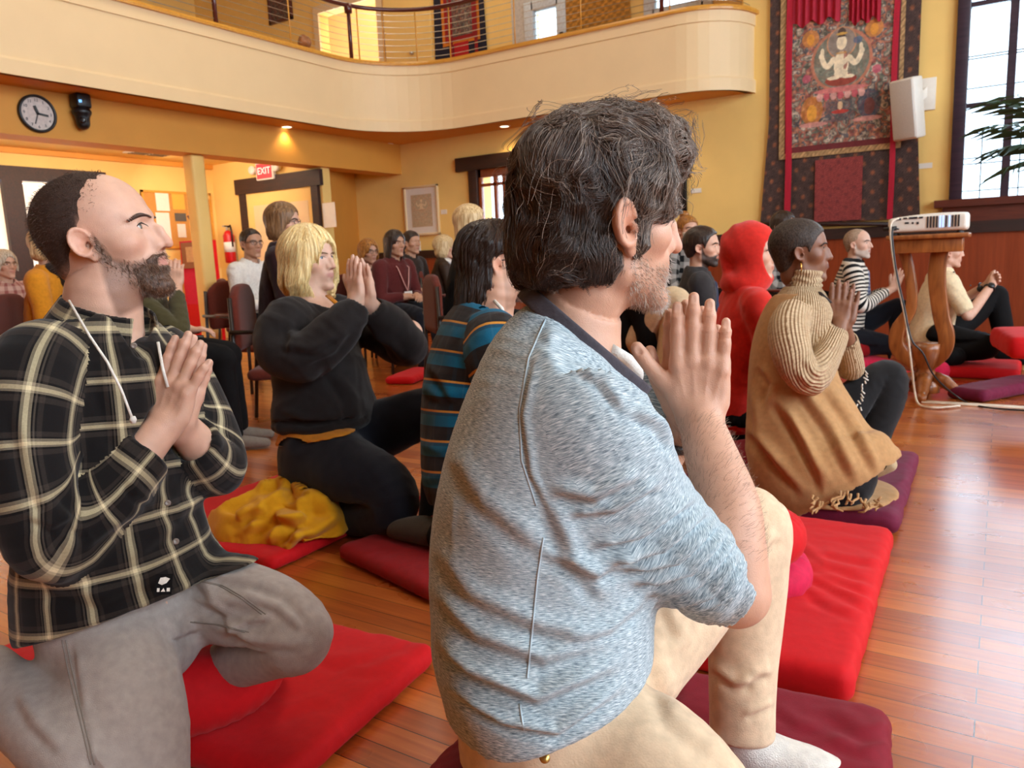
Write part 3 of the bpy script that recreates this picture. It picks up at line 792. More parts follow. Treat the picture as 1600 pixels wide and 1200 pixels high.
def seam(o, lst, m, r=.0011, name='seam', gap=0.):
    """stitched seam lines laid on a garment's surface"""
    from mathutils.bvhtree import BVHTree
    me = o.data; t = BVHTree.FromPolygons([v.co for v in me.vertices], [tuple(p.vertices) for p in me.polygons])
    for pts in lst:
        b = MB(); n = 0
        pts = A_(pts, float); L = np.concatenate([[0], np.cumsum(np.linalg.norm(np.diff(pts, axis=0), axis=1))]); k = np.linspace(0, L[-1], max(6, int(L[-1]/7)))
        for off in ((-gap/2, gap/2) if gap else (0,)):
            W = []
            for x, y in zip(np.interp(k, L, pts[:, 0])+off, np.interp(k, L, pts[:, 1])):
                d = ray(x, y); h = t.ray_cast(Vector(CP), Vector(nrm(d)))
                if h[0] is not None: W.append(A_(h[0])+A_(h[1])*r*.3*(1 if h[1].dot(Vector(d)) < 0 else -1))
            if len(W) > 4 and max(np.linalg.norm(np.diff(A_(W), axis=0), axis=1)) < .05: b.tube(W, r, 6); n += 1
        if n: b.build(name, m, o, smooth=True)
def strokes(P, N, lst):
    """fold ridges pressed into cloth along drawn lines (only on the side they were drawn on)"""
    x, y, d = proj(P); out = np.zeros(len(P)); fc = np.clip((N*(CP-P)).sum(1)/np.linalg.norm(CP-P, axis=1)*2.5, 0, 1)
    for pts, wpx, amp in lst:
        pts = A_(pts, float); lo = pts.min(0)-4*wpx; hi = pts.max(0)+4*wpx
        m = (x > lo[0]) & (x < hi[0]) & (y > lo[1]) & (y < hi[1]) & (fc > 0)
        if not m.any(): continue
        X = np.stack([x[m], y[m]], 1); best = np.full(len(X), 1e9); sg = np.zeros(len(X)); tt = np.zeros(len(X)); n = len(pts)-1
        for i in range(n):
            w = pts[i+1]-pts[i]; t = np.clip((X-pts[i])@w/(w@w), 0, 1); q = X-pts[i]-t[:, None]*w
            dd = np.sqrt((q*q).sum(1)); b = dd < best; best[b] = dd[b]; sg[b] = np.sign(w[0]*q[b, 1]-w[1]*q[b, 0]); tt[b] = (i+t[b])/n
        s = best*sg/wpx; env = np.clip(np.minimum(tt, 1-tt)*5+.15, 0, 1)
        out[m] += amp*fc[m]*env*(np.exp(-s*s)-.75*np.exp(-((s-1.5)/.8)**2))
    return out
def wrinkles(P, amp, sc_, seed=0, st=(1, 1, 1)):
    q = P*A_(st)*sc_; w = fbm(q*.5, 2, seed+5)
    n = fbm(q+w[:, None]*.8, 3, seed)
    return amp*(1-2*np.abs(n))*.5
def eyeball(root, par, o, M, s, sc_, iris, look=(0, 1, 0)):
    c = o+M@(A_([s*.031, .0735, .0165])*sc_); r = .0128*sc_; n, m = 20, 24
    L = frame(M@A_(look, float), M[:, 2]); pts = []; cols = []
    for i in range(n+1):
        t = math.pi*(i/n)**1.5
        for j in range(m):
            p = 2*math.pi*j/m
            pts.append(c+L@A_([math.sin(t)*math.cos(p), math.cos(t), math.sin(t)*math.sin(p)])*r)
            cols.append((.01, .01, .01) if t < .24 else iris if t < .56 else (.50, .46, .42))
    Q = A_([(i*m+j, i*m+(j+1) % m, (i+1)*m+(j+1) % m, (i+1)*m+j) for i in range(n) for j in range(m)])
    me = np_mesh('eye', A_(pts), Q[:, ::-1]); set_col(me, A_(cols)); e = put(me, 'eye', EYE, par)
    b = MB(); sh = root_shape[0]
    if sh is not None:
        t = np.linspace(0, 1, 14); p = np.stack([s*(.018+.028*t), .098-.016*t**1.6, .0172+.0046*np.sin(math.pi*np.clip(t*1.02, 0, 1))**.7], 1)
        f = lambda q: sh(q, 2)
        for _ in range(5): p = p-grad(f, p)*(f(p)-.0003)[:, None]
        b.tube([o+M@(q*sc_) for q in p], [.0006*sc_+.0009*sc_*math.sin(math.pi*x) for x in t], 5)
        b.build('eyelashes', mat('lash_dark', (.02, .012, .01), .6), e, smooth=True)
    return e
root_shape = [None]
def ringc(px, py, d, a, b, th, lean=0.):
    F = face(th); U = nrm(UP+F*lean); F = nrm(F-U*(F@U)); return (V(px, py, d), a, b, np.cross(F, U), F)
def ringw(c, a, b, F, U=UP): F = nrm(F-A_(U)*(F@A_(U))); return (A_(c), a, b, np.cross(F, U), F)
def by_ear(px, py, d, F, up, sc_=1.0, side=1):
    return V(px, py, d)-frame(F, up)@(A_([side*.078, -.004, .002])*sc_)
class Neckline:
    """a tilted ellipse about the neck: cut for the opening, band or leaf for the collar"""
    def __init__(s, c, e1, e2, a, b):
        s.c = A_(c); s.x = nrm(e1); s.y = nrm(A_(e2)-s.x*(A_(e2)@s.x)); s.z = np.cross(s.x, s.y)
        if s.z[2] < 0: s.y = -s.y; s.z = -s.z
        s.a, s.b = a, b
    def loc(s, P): q = P-s.c; return q@s.x, q@s.y, q@s.z
    def ell(s, P, g=0):
        x, y, z = s.loc(P); k = np.sqrt((x/(s.a+g))**2+(y/(s.b+g))**2); return (k-1)*np.minimum(s.a, s.b)
    def cut(s, P, up=.16): z = s.loc(P)[2]; return np.maximum(s.ell(P), np.maximum(-(z+.004), z-up))
    def slope(s, P, k=.45, r=.10, z0=.003): e = s.ell(P); z = s.loc(P)[2]; return np.maximum(np.maximum(e-r, z0-k*np.maximum(e, 0)-z), z-.16)
    def band(s, P, t=.004, h=.011): z = s.loc(P)[2]; return smax(np.abs(s.ell(P))-t, np.abs(z)-h, .002)
    def box(s, m=.04): r = max(s.a, s.b)+m; return s.c-r, s.c+r
    def leaf(s, P, fall=.035, rise=.03, flare=.028, t=.0028, gap=.5, point=.02):
        """shirt collar: stands at the neck, folds out and down, open at the front (+x)"""
        x, y, z = s.loc(P); k = np.clip((rise-z)/(rise+fall), 0, 1.2)
        ang = np.abs(np.arctan2(y/s.b, x/s.a)); d = s.ell(P, flare*k*(1.0)-.004)
        low = -fall-point*np.clip(1-(ang-gap)/.5, 0, 1)
        return smax(smax(np.abs(d)-t, np.maximum(z-rise, (low-z)*.8), .002), (gap-ang)*.08+np.clip(rise-z, 0, 1)*.15-.008, .003)
class Person:
    def __init__(s, label, base, group=None):
        s.root = empty('person', base, label, 'person', group)
    def body(s, o, fwd, up, shape, sc_=1., skin=SK_FAIR, lip=None, stub=None, amt=0, h=.003, neck=(), limbs=(), hands=(), core=(), hh=None, cuthead=None, far=False, lod=2, neckr=.056, iris=(.10, .05, .025), look=(0, 1, 0), eyes=True, nail=None):
        M = frame(fwd, up); s.o, s.M, s.sc, s.shape = A_(o, float), M, sc_, shape
        lip = lip or (skin[0]*.78, skin[1]*.55, skin[2]*.56)
        loc = lambda P: (P-s.o)@M/sc_
        s.loc = loc
        nk = Loft([(s.w(0, -.018, -.02), neckr*sc_), (s.w(0, -.022, -.075), neckr*sc_)]+[(p, r) for p, r in neck], dens=3)
        s.neck = nk
        parts = []; cols = []
        def fh(P):
            d = shape(loc(P), lod)*sc_
            return smin(d, nk(P), .018)
        lo = np.minimum(s.o-.16*sc_, nk.lo); hi = np.maximum(s.o+.17*sc_, nk.hi)
        Vt, Q = nets(fh, lo, hi, h); Vt = relax(Vt, Q, 1); parts.append((Vt, Q)); cols.append(shape.col(loc(Vt), skin, lip, stub, amt))
        hh = hh or h*.75
        for grp in limbs:           # (list of lofts, list of hands)
            ls, hs = grp
            def fl(P):
                d = None
                for x in list(ls): e = x(P); d = e if d is None else smin(d, e, .012)
                for x in hs: e = x(P); d = e if d is None else smin(d, e, .014)
                return d
            bl = [l.lo for l in ls]+[x.bounds()[0] for x in hs]; bh = [l.hi for l in ls]+[x.bounds()[1] for x in hs]
            Vt, Q = nets(fl, np.min(bl, 0), np.max(bh, 0), hh); Vt = relax(Vt, Q, 1)
            c = np.tile(A_(skin, float), (len(Vt), 1))
            nl = nail or tuple(min(1, k*f) for k, f in zip(skin, (1.12, 1.22, 1.3)))
            for x in hs: 
                cc = x.col(Vt, skin, nl); m = np.abs(x(Vt)) < .006; c[m] = cc[m]
            parts.append((Vt, Q)); cols.append(c)
        for l in core:
            Vt, Q = nets(lambda P: l(P, -.045), l.lo, l.hi, max(.016, h*2))
            if len(Q): parts.append((relax(Vt, Q, 1), Q)); cols.append(np.tile(A_(skin, float), (len(Vt), 1)))
        Vt, Q = join(parts); me = np_mesh('body', Vt, Q); set_col(me, np.concatenate(cols))
        s.b = put(me, 'body', SKINF if far else SKIN, s.root)
        root_shape[0] = shape if lod > 1 else None
        if eyes and lod > 0:
            for sd in (-1, 1): eyeball(s.root, s.b, s.o, M, sd, sc_, iris, look)
        return s
    def w(s, x, y, z): return s.o+s.M@(A_([x, y, z], float)*s.sc)
    def brows(s, m, thick=1., lift=0.):
        for sd in (-1, 1):
            b = MB(); n = 22; t = np.linspace(0, 1, n)
            p = np.stack([sd*(.011+.038*t), .100-.030*t**1.8, .0325+lift+.006*np.sin(t*2.4)-.004*t*t], 1)
            sh = lambda q: s.shape(q, 2)
            for _ in range(5): p = p-grad(sh, p)*sh(p)[:, None]
            nn = grad(sh, p)
            for i in range(n):
                w = (.0042*math.sin(math.pi*min(1, .18+.82*(1-t[i])))+.0008)*thick
                a = p[i]+A_([0, 0, -w*.5]); e = p[i]+A_([sd*.008, -.002, w*.6])+nn[i]*.0012
                b.tube([s.w(*(a-nn[i]*.001)), s.w(*(p[i]+A_([sd*.003, 0, 0])+nn[i]*.0014)), s.w(*e)], [.0017*thick**.5, .0016*thick**.5, .0006], 5)
            b.build('eyebrow', m, s.b, smooth=True)
    def mesh(s, name, fn, m, h, lo=(-.16, -.2, -.32), hi=(.16, .16, .22), disp=None, rel=1, col=None):
        """a mesh built in the head's own axes (hair, hood, mask ...)"""
        Vt, Q = nets(lambda P: fn(P), lo, hi, h/s.sc)
        if rel: Vt = relax(Vt, Q, rel)
        if disp is not None: Vt = Vt+vnormals(Vt, Q)*disp(Vt)[:, None]
        W = s.o+(Vt*s.sc)@s.M.T
        me = np_mesh(name, W, Q)
        if col is not None: set_col(me, col(Vt))
        return put(me, name, m, s.root)
    def glasses(s, m, r=.021, round_=False, temple=True):
        b = MB()
        for sd in (-1, 1):
            pts = []
            for k in range(25):
                a = 2*math.pi*k/24; e = 1 if round_ else .72
                pts.append(s.w(sd*.033+r*1.15*math.cos(a), .1045-.12*abs(r*math.cos(a)+.0)*1-(.010 if sd*math.cos(a) > 0 else 0)*abs(math.cos(a)), .014+r*e*math.sin(a)))
            b.tube(pts, .0017*s.sc, 6, caps=False)
            if temple: b.tube([s.w(sd*.056, .094, .020), s.w(sd*.072, .06, .021), s.w(sd*.077, .0, .020), s.w(sd*.078, -.018, .008)], .0017*s.sc, 6)
        b.tube([s.w(-.010, .1035, .018), s.w(0, .108, .020), s.w(.010, .1035, .018)], .0016*s.sc, 6)
        return b.build('eyeglasses', m, s.root, smooth=True)
def hair_mat(name, c1, c2, rough=.42, stretch=(160, 160, 10), spec=.35):
    if name in MATS: return MATS[name]
    m = bpy.data.materials.new(name); nt, N, L, b = nodes(m); b.inputs['Roughness'].default_value = rough; b.inputs['Specular IOR Level'].default_value = spec
    tc = N.new('ShaderNodeTexCoord'); mp = N.new('ShaderNodeMapping'); mp.inputs['Scale'].default_value = stretch
    L.new(tc.outputs['Object'], mp.inputs['Vector']); no = N.new('ShaderNodeTexNoise'); no.inputs['Scale'].default_value = 1; no.inputs['Detail'].default_value = 4
    L.new(mp.outputs['Vector'], no.inputs['Vector'])
    cr = N.new('ShaderNodeValToRGB'); cr.color_ramp.elements[0].position = .32; cr.color_ramp.elements[1].position = .68
    cr.color_ramp.elements[0].color = (*c1, 1); cr.color_ramp.elements[1].color = (*c2, 1)
    L.new(no.outputs['Fac'], cr.inputs['Fac']); L.new(cr.outputs['Color'], b.inputs['Base Color'])
    bp = N.new('ShaderNodeBump'); bp.inputs['Strength'].default_value = .5; bp.inputs['Distance'].default_value = .004
    L.new(no.outputs['Fac'], bp.inputs['Height']); L.new(bp.outputs['Normal'], b.inputs['Normal'])
    MATS[name] = m; return m
def strand_mat(name, rough=.35):
    if name in MATS: return MATS[name]
    m = bpy.data.materials.new(name); nt, N, L, b = nodes(m); b.inputs['Roughness'].default_value = rough; b.inputs['Specular IOR Level'].default_value = .45
    at = N.new('ShaderNodeAttribute'); at.attribute_name = 'col'; L.new(at.outputs['Color'], b.inputs['Base Color'])
    MATS[name] = m; return m
def curves(name, P, rad, col, m, parent):
    """P: strands x points x 3; rad: points; col: strands x 3"""
    n, k = P.shape[:2]; hc = bpy.data.hair_curves.new(name); hc.add_curves([k]*n)
    hc.attributes['position'].data.foreach_set('vector', P.reshape(-1).astype(np.float32))
    ra = hc.attributes.get('radius') or hc.attributes.new('radius', 'FLOAT', 'POINT')
    ra.data.foreach_set('value', np.tile(rad, n).astype(np.float32) if np.ndim(rad) == 1 else np.asarray(rad, np.float32).ravel())
    ca = hc.attributes.new('col', 'FLOAT_COLOR', 'CURVE'); c = np.ones((n, 4), np.float32); c[:, :3] = col; ca.data.foreach_set('color', c.ravel())
    hc.materials.append(m)
    o = bpy.data.objects.new(name, hc); COL.objects.link(o); o.parent = parent; o.matrix_parent_inverse = world_of(parent).inverted()
    return o
def grad(fn, P, e=.002):
    k = A_([[1, -1, -1], [-1, -1, 1], [-1, 1, -1], [1, 1, 1.]]); g = 0
    for r in k: g = g+r*fn(P+r*e)[:, None]
    return g/(np.linalg.norm(g, axis=1, keepdims=True)+1e-9)
def flow_strands(fn, P0, flow, steps, step, off, curl=0., curl_s=20., seed=0, jit=0.):
    """lines that run over the surface of fn from P0 along flow"""
    P = P0.copy(); out = []; J = np.random.default_rng(seed).normal(0, 1, P0.shape)*jit
    for i in range(steps):
        g = grad(fn, P); P = P-g*(fn(P)-off(i/steps))[:, None]
        out.append(P.copy())
        d = flow(P)
        if curl:
            Z = P*curl_s+J; c = np.stack([vnoise(Z, seed), vnoise(Z+31.7, seed+1), vnoise(Z-17.3, seed+2)], 1)
            d = d+c*curl
        d = d-g*(d*g).sum(1)[:, None]; d = d/(np.linalg.norm(d, axis=1, keepdims=True)+1e-9)
        P = P+d*step
    return np.stack(out, 1)
CRAN = lambda P, t: s_ell(P, (0, -.012, .049), (.075+t, .098+t, .087+t))
def short_hair(t=.012, line='std', n=.002):
    ln = {'std': ([-.13, -.075, -.05, -.022, -.006, .022, .030, .045, .062, .08, .1], [-.045, -.05, -.040, -.012, .032, .034, .004, .040, .072, .088, .098]),
          'recede': ([-.13, -.075, -.05, -.022, -.006, .020, .028, .036, .042, .055, .08, .1], [-.045, -.05, -.040, -.012, .032, .034, .006, .070, .108, .122, .126, .13]),
          'low': ([-.13, -.075, -.05, -.022, -.006, .022, .030, .045, .062, .08, .1], [-.085, -.085, -.072, -.03, .026, .030, -.002, .030, .060, .076, .086])}[line]
    def fn(P):
        d = smin(CRAN(P, t), s_ell(P, (0, .028, .042), (.064+t*.7, .066+t*.5, .074+t)), .02)
        d = smin(d, s_ell(P, (0, -.052, -.012), (.052+t, .036+t, .062)), .02)
        zl = np.interp(P[:, 1], *ln)
        d = smax(d, (zl-P[:, 2])*.75, .008)
        return d-n*vnoise(P*130, 3)
    return fn
def long_hair(L=-.18, t=.018, wid=.088, back=-.075, part=0., fwd=.01, puff=0., bottom_in=0., face_y=.075, face_w=.056, face_z=0.):
    sides = []
    for sd in (-1, 1):
        sides.append(Loft([(A_([sd*.066, .002, .07]), .030, .060, (1, 0, 0), (0, 1, 0)), (A_([sd*(wid-.012), .0+fwd*.5, .0]), .022, .052, (1, 0, 0), (0, 1, 0)),
                           (A_([sd*(wid-.008+puff), fwd*.6-.02, L*.55]), .021, .050, (1, 0, 0), (0, 1, 0)), (A_([sd*(wid-.015-bottom_in), fwd-.02, L]), .012, .040, (1, 0, 0), (0, 1, 0))], cap=.8, dens=3))
    bk = Loft([(A_([0, -.05, .05]), .085, .062, (1, 0, 0), (0, 1, 0)), (A_([0, back+.01, -.03]), .080+puff, .040, (1, 0, 0), (0, 1, 0)), (A_([0, back+.005, L*.6]), .078+puff, .032, (1, 0, 0), (0, 1, 0)), (A_([0, back+.01+bottom_in, L]), .066-bottom_in, .018, (1, 0, 0), (0, 1, 0))], cap=.8, dens=3)
    def fn(P):
        d = smin(CRAN(P, t), s_ell(P, (0, .026, .046), (.066+t*.6, .064+t*.3, .074+t)), .02)
        for l in sides+[bk]: d = smin(d, l(P), .012)
        f = s_ell(P, (0, face_y+.035, -.004+face_z), (face_w, .062, .086))
        d = smax(d, -f, .010)
        d = smax(d, -s_cap(P, (0, .02, -.11), (0, .03, -.3), .055, .07), .012)
        if part: d = d+.006*np.exp(-((P[:, 0]-part)/.006)**2)*(P[:, 2] > .09)*(P[:, 1] > -.03)
        ang = np.arctan2(P[:, 0], P[:, 1])
        return d-.0035*vnoise(np.stack([ang*14, P[:, 2]*9, P[:, 1]*9], 1), 4)-.002*vnoise(np.stack([ang*45, P[:, 2]*14, ang*0], 1), 9)
    return fn
# ------------------------------------------------------------------ woven and knitted cloth, laid out by each garment's own axes
def cuv_nodes(name):
    m = bpy.data.materials.new(name); nt, N, L, b = nodes(m); MATS[name] = m
    b.inputs['Roughness'].default_value = .9; b.inputs['Specular IOR Level'].default_value = .15; b.inputs['Sheen Weight'].default_value = .1
    at = N.new('ShaderNodeAttribute'); at.attribute_name = 'cuv'; sp = N.new('ShaderNodeSeparateXYZ'); L.new(at.outputs['Vector'], sp.inputs['Vector'])
    return m, N, L, b, at, sp
def ramp_stripes(N, L, src, period, stops, off=0.):
    a = N.new('ShaderNodeMath'); a.operation = 'MULTIPLY_ADD'; a.inputs[1].default_value = 1/period; a.inputs[2].default_value = off+100; L.new(src, a.inputs[0])
    f = N.new('ShaderNodeMath'); f.operation = 'FRACT'; L.new(a.outputs[0], f.inputs[0])
    cr = N.new('ShaderNodeValToRGB'); cr.color_ramp.interpolation = 'CONSTANT'; e = cr.color_ramp.elements
    e[0].position = 0; e[0].color = (*lin(stops[0][1]), 1)
    e[1].position = stops[1][0]; e[1].color = (*lin(stops[1][1]), 1)
    for p, c in stops[2:]: k = e.new(p); k.color = (*lin(c), 1)
    L.new(f.outputs[0], cr.inputs['Fac']); return cr.outputs['Color']
def plaid(name, pu, su, pv, sv, ou=0., ov=0., weave=.25):
    if name in MATS: return MATS[name]
    m, N, L, b, at, sp = cuv_nodes(name)
    cu = ramp_stripes(N, L, sp.outputs['X'], pu, su, ou); cv = ramp_stripes(N, L, sp.outputs['Y'], pv, sv, ov)
    mx = N.new('ShaderNodeMix'); mx.data_type = 'RGBA'; mx.blend_type = 'ADD'; mx.inputs['Factor'].default_value = 1
    L.new(cu, mx.inputs['A']); L.new(cv, mx.inputs['B'])
    no = N.new('ShaderNodeTexNoise'); no.inputs['Scale'].default_value = 350; no.inputs['Detail'].default_value = 2; L.new(at.outputs['Vector'], no.inputs['Vector'])
    mr = N.new('ShaderNodeMapRange'); mr.inputs['To Min'].default_value = 1-weave; mr.inputs['To Max'].default_value = 1+weave; L.new(no.outputs['Fac'], mr.inputs['Value'])
    m2 = N.new('ShaderNodeMix'); m2.data_type = 'RGBA'; m2.blend_type = 'MULTIPLY'; m2.inputs['Factor'].default_value = 1
    L.new(mx.outputs['Result'], m2.inputs['A']); L.new(mr.outputs['Result'], m2.inputs['B']); L.new(m2.outputs['Result'], b.inputs['Base Color'])
    return m
def knit(name, c1, c2, su=60, sv=900, rough=.9, bump=.4, mid=None, rib=0., ribp=.008, lo=.35, hi=.65):
    """heathered knit: streaks along the rows, optional ribs"""
    if name in MATS: return MATS[name]
    m, N, L, b, at, sp = cuv_nodes(name)
    mp = N.new('ShaderNodeMapping'); mp.inputs['Scale'].default_value = (su, sv, 1); L.new(at.outputs['Vector'], mp.inputs['Vector'])
    no = N.new('ShaderNodeTexNoise'); no.inputs['Scale'].default_value = 1; no.inputs['Detail'].default_value = 3; no.inputs['Roughness'].default_value = .6; L.new(mp.outputs['Vector'], no.inputs['Vector'])
    cr = N.new('ShaderNodeValToRGB'); e = cr.color_ramp.elements; e[0].position = lo; e[1].position = hi
    e[0].color = (*lin(c1), 1); e[1].color = (*lin(c2), 1)
    if mid: k = e.new(.5); k.color = (*lin(mid), 1)
    L.new(no.outputs['Fac'], cr.inputs['Fac']); out = cr.outputs['Color']; hgt = no.outputs['Fac']
    if rib:
        w = N.new('ShaderNodeMath'); w.operation = 'SINE'; a = N.new('ShaderNodeMath'); a.operation = 'MULTIPLY'; a.inputs[1].default_value = 2*math.pi/ribp
        L.new(sp.outputs['X'], a.inputs[0]); L.new(a.outputs[0], w.inputs[0]); hgt = w.outputs[0]
    L.new(out, b.inputs['Base Color'])
    bp = N.new('ShaderNodeBump'); bp.inputs['Strength'].default_value = bump; bp.inputs['Distance'].default_value = .002 if not rib else rib
    L.new(hgt, bp.inputs['Height']); L.new(bp.outputs['Normal'], b.inputs['Normal'])
    return m
BLK = (9, 7, 7)
M_PLAID = plaid('plaid_flannel', .066, [(0, (10, 8, 8)), (.22, (34, 28, 24)), (.30, (8, 6, 6)), (.34, (104, 94, 76)), (.40, (158, 146, 116)), (.49, (104, 94, 76)), (.55, (8, 6, 6)), (.585, (60, 52, 44)), (.62, (8, 6, 6)), (.66, (34, 28, 24)), (.76, (10, 8, 8))],
                 .082, [(0, (10, 8, 8)), (.24, (36, 30, 26)), (.34, (8, 6, 6)), (.38, (100, 90, 74)), (.44, (154, 140, 110)), (.51, (100, 90, 74)), (.55, (8, 6, 6)), (.59, (36, 30, 26)), (.70, (10, 8, 8))])
M_BLUEPLAID = plaid('teal_plaid_flannel', .09, [(0, (10, 8, 8)), (.42, (30, 26, 22)), (.47, (10, 8, 8)), (.75, (4, 22, 30)), (.9, (10, 8, 8))],
                     .088, [(0, (4, 84, 112)), (.36, (20, 15, 13)), (.44, (30, 20, 14)), (.62, (24, 18, 15)), (.82, (190, 128, 46)), (.89, (4, 60, 84))])
M_STRIPE = plaid('striped_knit', .5, [(0, (2, 2, 2)), (.9, (3, 3, 3))], .030, [(0, (224, 214, 200)), (.52, (14, 12, 14))], weave=.15)
M_HEATHER = knit('heather_knit', (98, 112, 120), (216, 224, 224), 100, 1400, bump=.18, mid=(157, 172, 179))
M_TANRIB = knit('tan_rib_knit', (176, 146, 112), (204, 176, 140), 40, 200, rib=.004, ribp=.011, bump=.7)
M_TAN = fmat('tan_wool', (178, 134, 88)); M_KHAKI = fmat('khaki_twill', (216, 188, 156), bump=.15)
M_GREYJEAN = fmat('grey_denim', (166, 155, 148), bump=.3, bscale=700); M_NAVYJEAN = fmat('dark_denim', (15, 17, 26))
M_BLACKCLOTH = fmat('black_cloth', (8, 6, 7), sheen=0); M_CHARCOAL = fmat('charcoal_fleece', (30, 25, 24), sheen=.1)
M_REDHOOD = fmat('red_fleece', (206, 38, 26), sheen=.2); M_CREAMSHIRT = fmat('cream_shirt', (226, 204, 166)); M_WHITECLOTH = fmat('white_cloth', (226, 220, 210))
M_MAROONCL = fmat('maroon_knit', (36, 9, 11)); M_MUSTARD = fmat('mustard_wool', (214, 152, 18), sheen=.1, var=.04); M_OLIVE = fmat('olive_shirt', (66, 60, 34))
M_SOCK = fmat('sock_knit', (222, 216, 206), bump=.5); M_COLLAR = knit('collar_rib', (66, 62, 68), (86, 80, 84), 40, 200, rib=.001, ribp=.004)
# ------------------------------------------------------------------ man in the grey-blue shirt
TH = 3
def main_man():
    P1 = Person('man in a heathered grey-blue long-sleeved shirt and khaki trousers kneeling with palms pressed', V(845, 1180, 1.04)*A_([1, 1, 0]))
    F = face(20)
    o = V(938, 362, 1.04)
    # arms
    fore = Loft(pxl([(1148, 925, 1.02, .047), (1140, 850, 1.03, .047), (1137, 790, 1.05, .043), (1112, 715, 1.09, .0375), (1093, 655, 1.13, .031)]), dens=3)
    lfore = Loft(pxl([(960, 830, 1.36, .05), (1012, 745, 1.30, .042), (1060, 668, 1.20, .031)]), dens=3)
    back = nrm(-CF*.95-CR*.2)
    H1 = Hand(V(1092, 654, 1.13), nrm(CU+CR*.01-CF*.05), back, True, curl=(.03, .02, .02, .03), spread=(.015, .0, -.01, -.05), thumb='out', sc=1.03)
    H2 = Hand(V(1080, 660, 1.163), nrm(CU+CR*.01-CF*.05), nrm(CF*.95+CR*.2), False, curl=(.03, .02, .02, .03), spread=(.03, .01, -.01, -.05), thumb='side', sc=1.03)
    rings = [ringpx((842, 462), (988, 588), 1.06, .078, TH), ringpx((800, 490), (1003, 612), 1.06, .115, TH), ringpx((752, 560), (1012, 650), 1.06, .168, TH), ringpx((712, 660), (1020, 720), 1.06, .19, TH),
             ringpx((684, 770), (1020, 800), 1.06, .192, TH), ringpx((672, 880), (1014, 885), 1.06, .188, TH), ringpx((677, 985), (1010, 960), 1.06, .198, TH),
             ringpx((690, 1055), (1003, 1000), 1.06, .205, TH), ringpx((712, 1110), (990, 1060), 1.06, .205, TH)]
    torso = Loft(rings, cap=.25, dens=4, sq=.35, tagn=0)
    slR = Loft(pxl([(902, 575, 1.0, .060), (908, 610, .955, .082), (932, 690, .935, .087), (985, 785, .95, .077), (1062, 862, .985, .065), (1110, 900, 1.005, .060), (1136, 912, 1.015, .056)]), dens=4, cap=.3, tagn=1)
    slL = Loft(pxl([(960, 600, 1.18, .07), (985, 700, 1.28, .075), (975, 800, 1.36, .066), (985, 800, 1.35, .058)]), dens=3, tagn=2)
    pelv = Loft([ringpx((694, 1010), (995, 985), 1.06, .165, TH), ringpx((712, 1110), (990, 1060), 1.06, .160, TH), ringpx((722, 1190), (1010, 1130), 1.06, .165, TH), ringpx((760, 1260), (960, 1220), 1.06, .13, TH)], cap=.6, tagn=0)
    thR = Loft(pxl([(845, 1180, 1.05, .085), (930, 1185, .995, .098), (1010, 1215, .95, .098), (1085, 1290, .91, .088), (1130, 1390, .90, .078), (1060, 1440, .92, .06), (860, 1420, 1.0, .05)]), tagn=1)
    thL = Loft(pxl([(930, 1060, 1.18, .105), (1040, 960, 1.26, .090), (1120, 870, 1.33, .080), (1166, 822, 1.37, .072)]), tagn=2)
    shL = Loft(pxl([(1158, 812, 1.37, .068), (1168, 850, 1.37, .073), (1164, 960, 1.365, .066), (1160, 1060, 1.36, .058), (1160, 1146, 1.36, .056)]), cap=.2, tagn=3)
    P1.body(o, F, UP+F*.02, Head(nose=1.02, hump=.003, nosedrop=.004, chin=1.1, jaw=1.05, ear=1.12, brow=1.1), 1.0, SK_FAIR, stub=(.36, .19, .12), amt=.45, h=.003,
            neck=[(V(905, 470, 1.055), .060), (V(892, 545, 1.06), .070), (V(890, 610, 1.06), .085)], limbs=[([fore], [H1]), ([lfore], [H2])], core=[torso, pelv, thR], hh=.0022, iris=(.08, .1, .12))
    # shirt
    HP = hemplane(V(712, 1118, 1.04), V(1006, 985, 1.08), V(838, 1182, .862))
    NL = Neckline(V(913, 534, 1.055), V(1006, 612, 1.055)-V(822, 455, 1.055), CFH, .106, .084)
    cuffcut = lambda P: s_cap(P, V(1128, 907, 1.012), V(1165, 880, 1.02), .048, .06)
    
    ST = [([(990, 640), (1030, 660), (1060, 700)], 9, .008), ([(860, 760), (930, 772), (1000, 735)], 12, .008), ([(890, 800), (960, 792), (1030, 750)], 9, .009),
          ([(925, 850), (1000, 832), (1085, 775)], 9, .011), ([(945, 872), (1030, 855), (1105, 795)], 8, .012), ([(965, 890), (1055, 872), (1122, 812)], 7, .012), ([(990, 908), (1075, 890), (1134, 828)], 7, .012),
          ([(1015, 928), (1092, 908), (1145, 846)], 6, .011), ([(1045, 946), (1112, 924), (1152, 866)], 6, .010), ([(1075, 957), (1125, 938), (1158, 890)], 5, .008),
          ([(700, 690), (760, 780), (850, 850)], 18, .005), ([(680, 850), (740, 925), (850, 975), (930, 985)], 15, .006), ([(685, 925), (750, 990), (850, 1025), (950, 995)], 13, .008), ([(690, 1000), (740, 1045), (840, 1088), (960, 1035)], 12, .012),
          ([(700, 1070), (790, 1125), (870, 1140), (970, 1070)], 9, .010), ([(860, 770), (900, 870), (950, 930)], 15, .007), ([(850, 860), (930, 890), (1000, 865)], 11, .008), ([(870, 1000), (950, 980), (1005, 935)], 10, .006),
          ([(845, 520), (880, 530), (930, 560), (975, 605)], 10, .005), ([(838, 560), (820, 650), (832, 740), (862, 800)], 6, .0035), ([(900, 570), (940, 590), (980, 640)], 9, .006)]
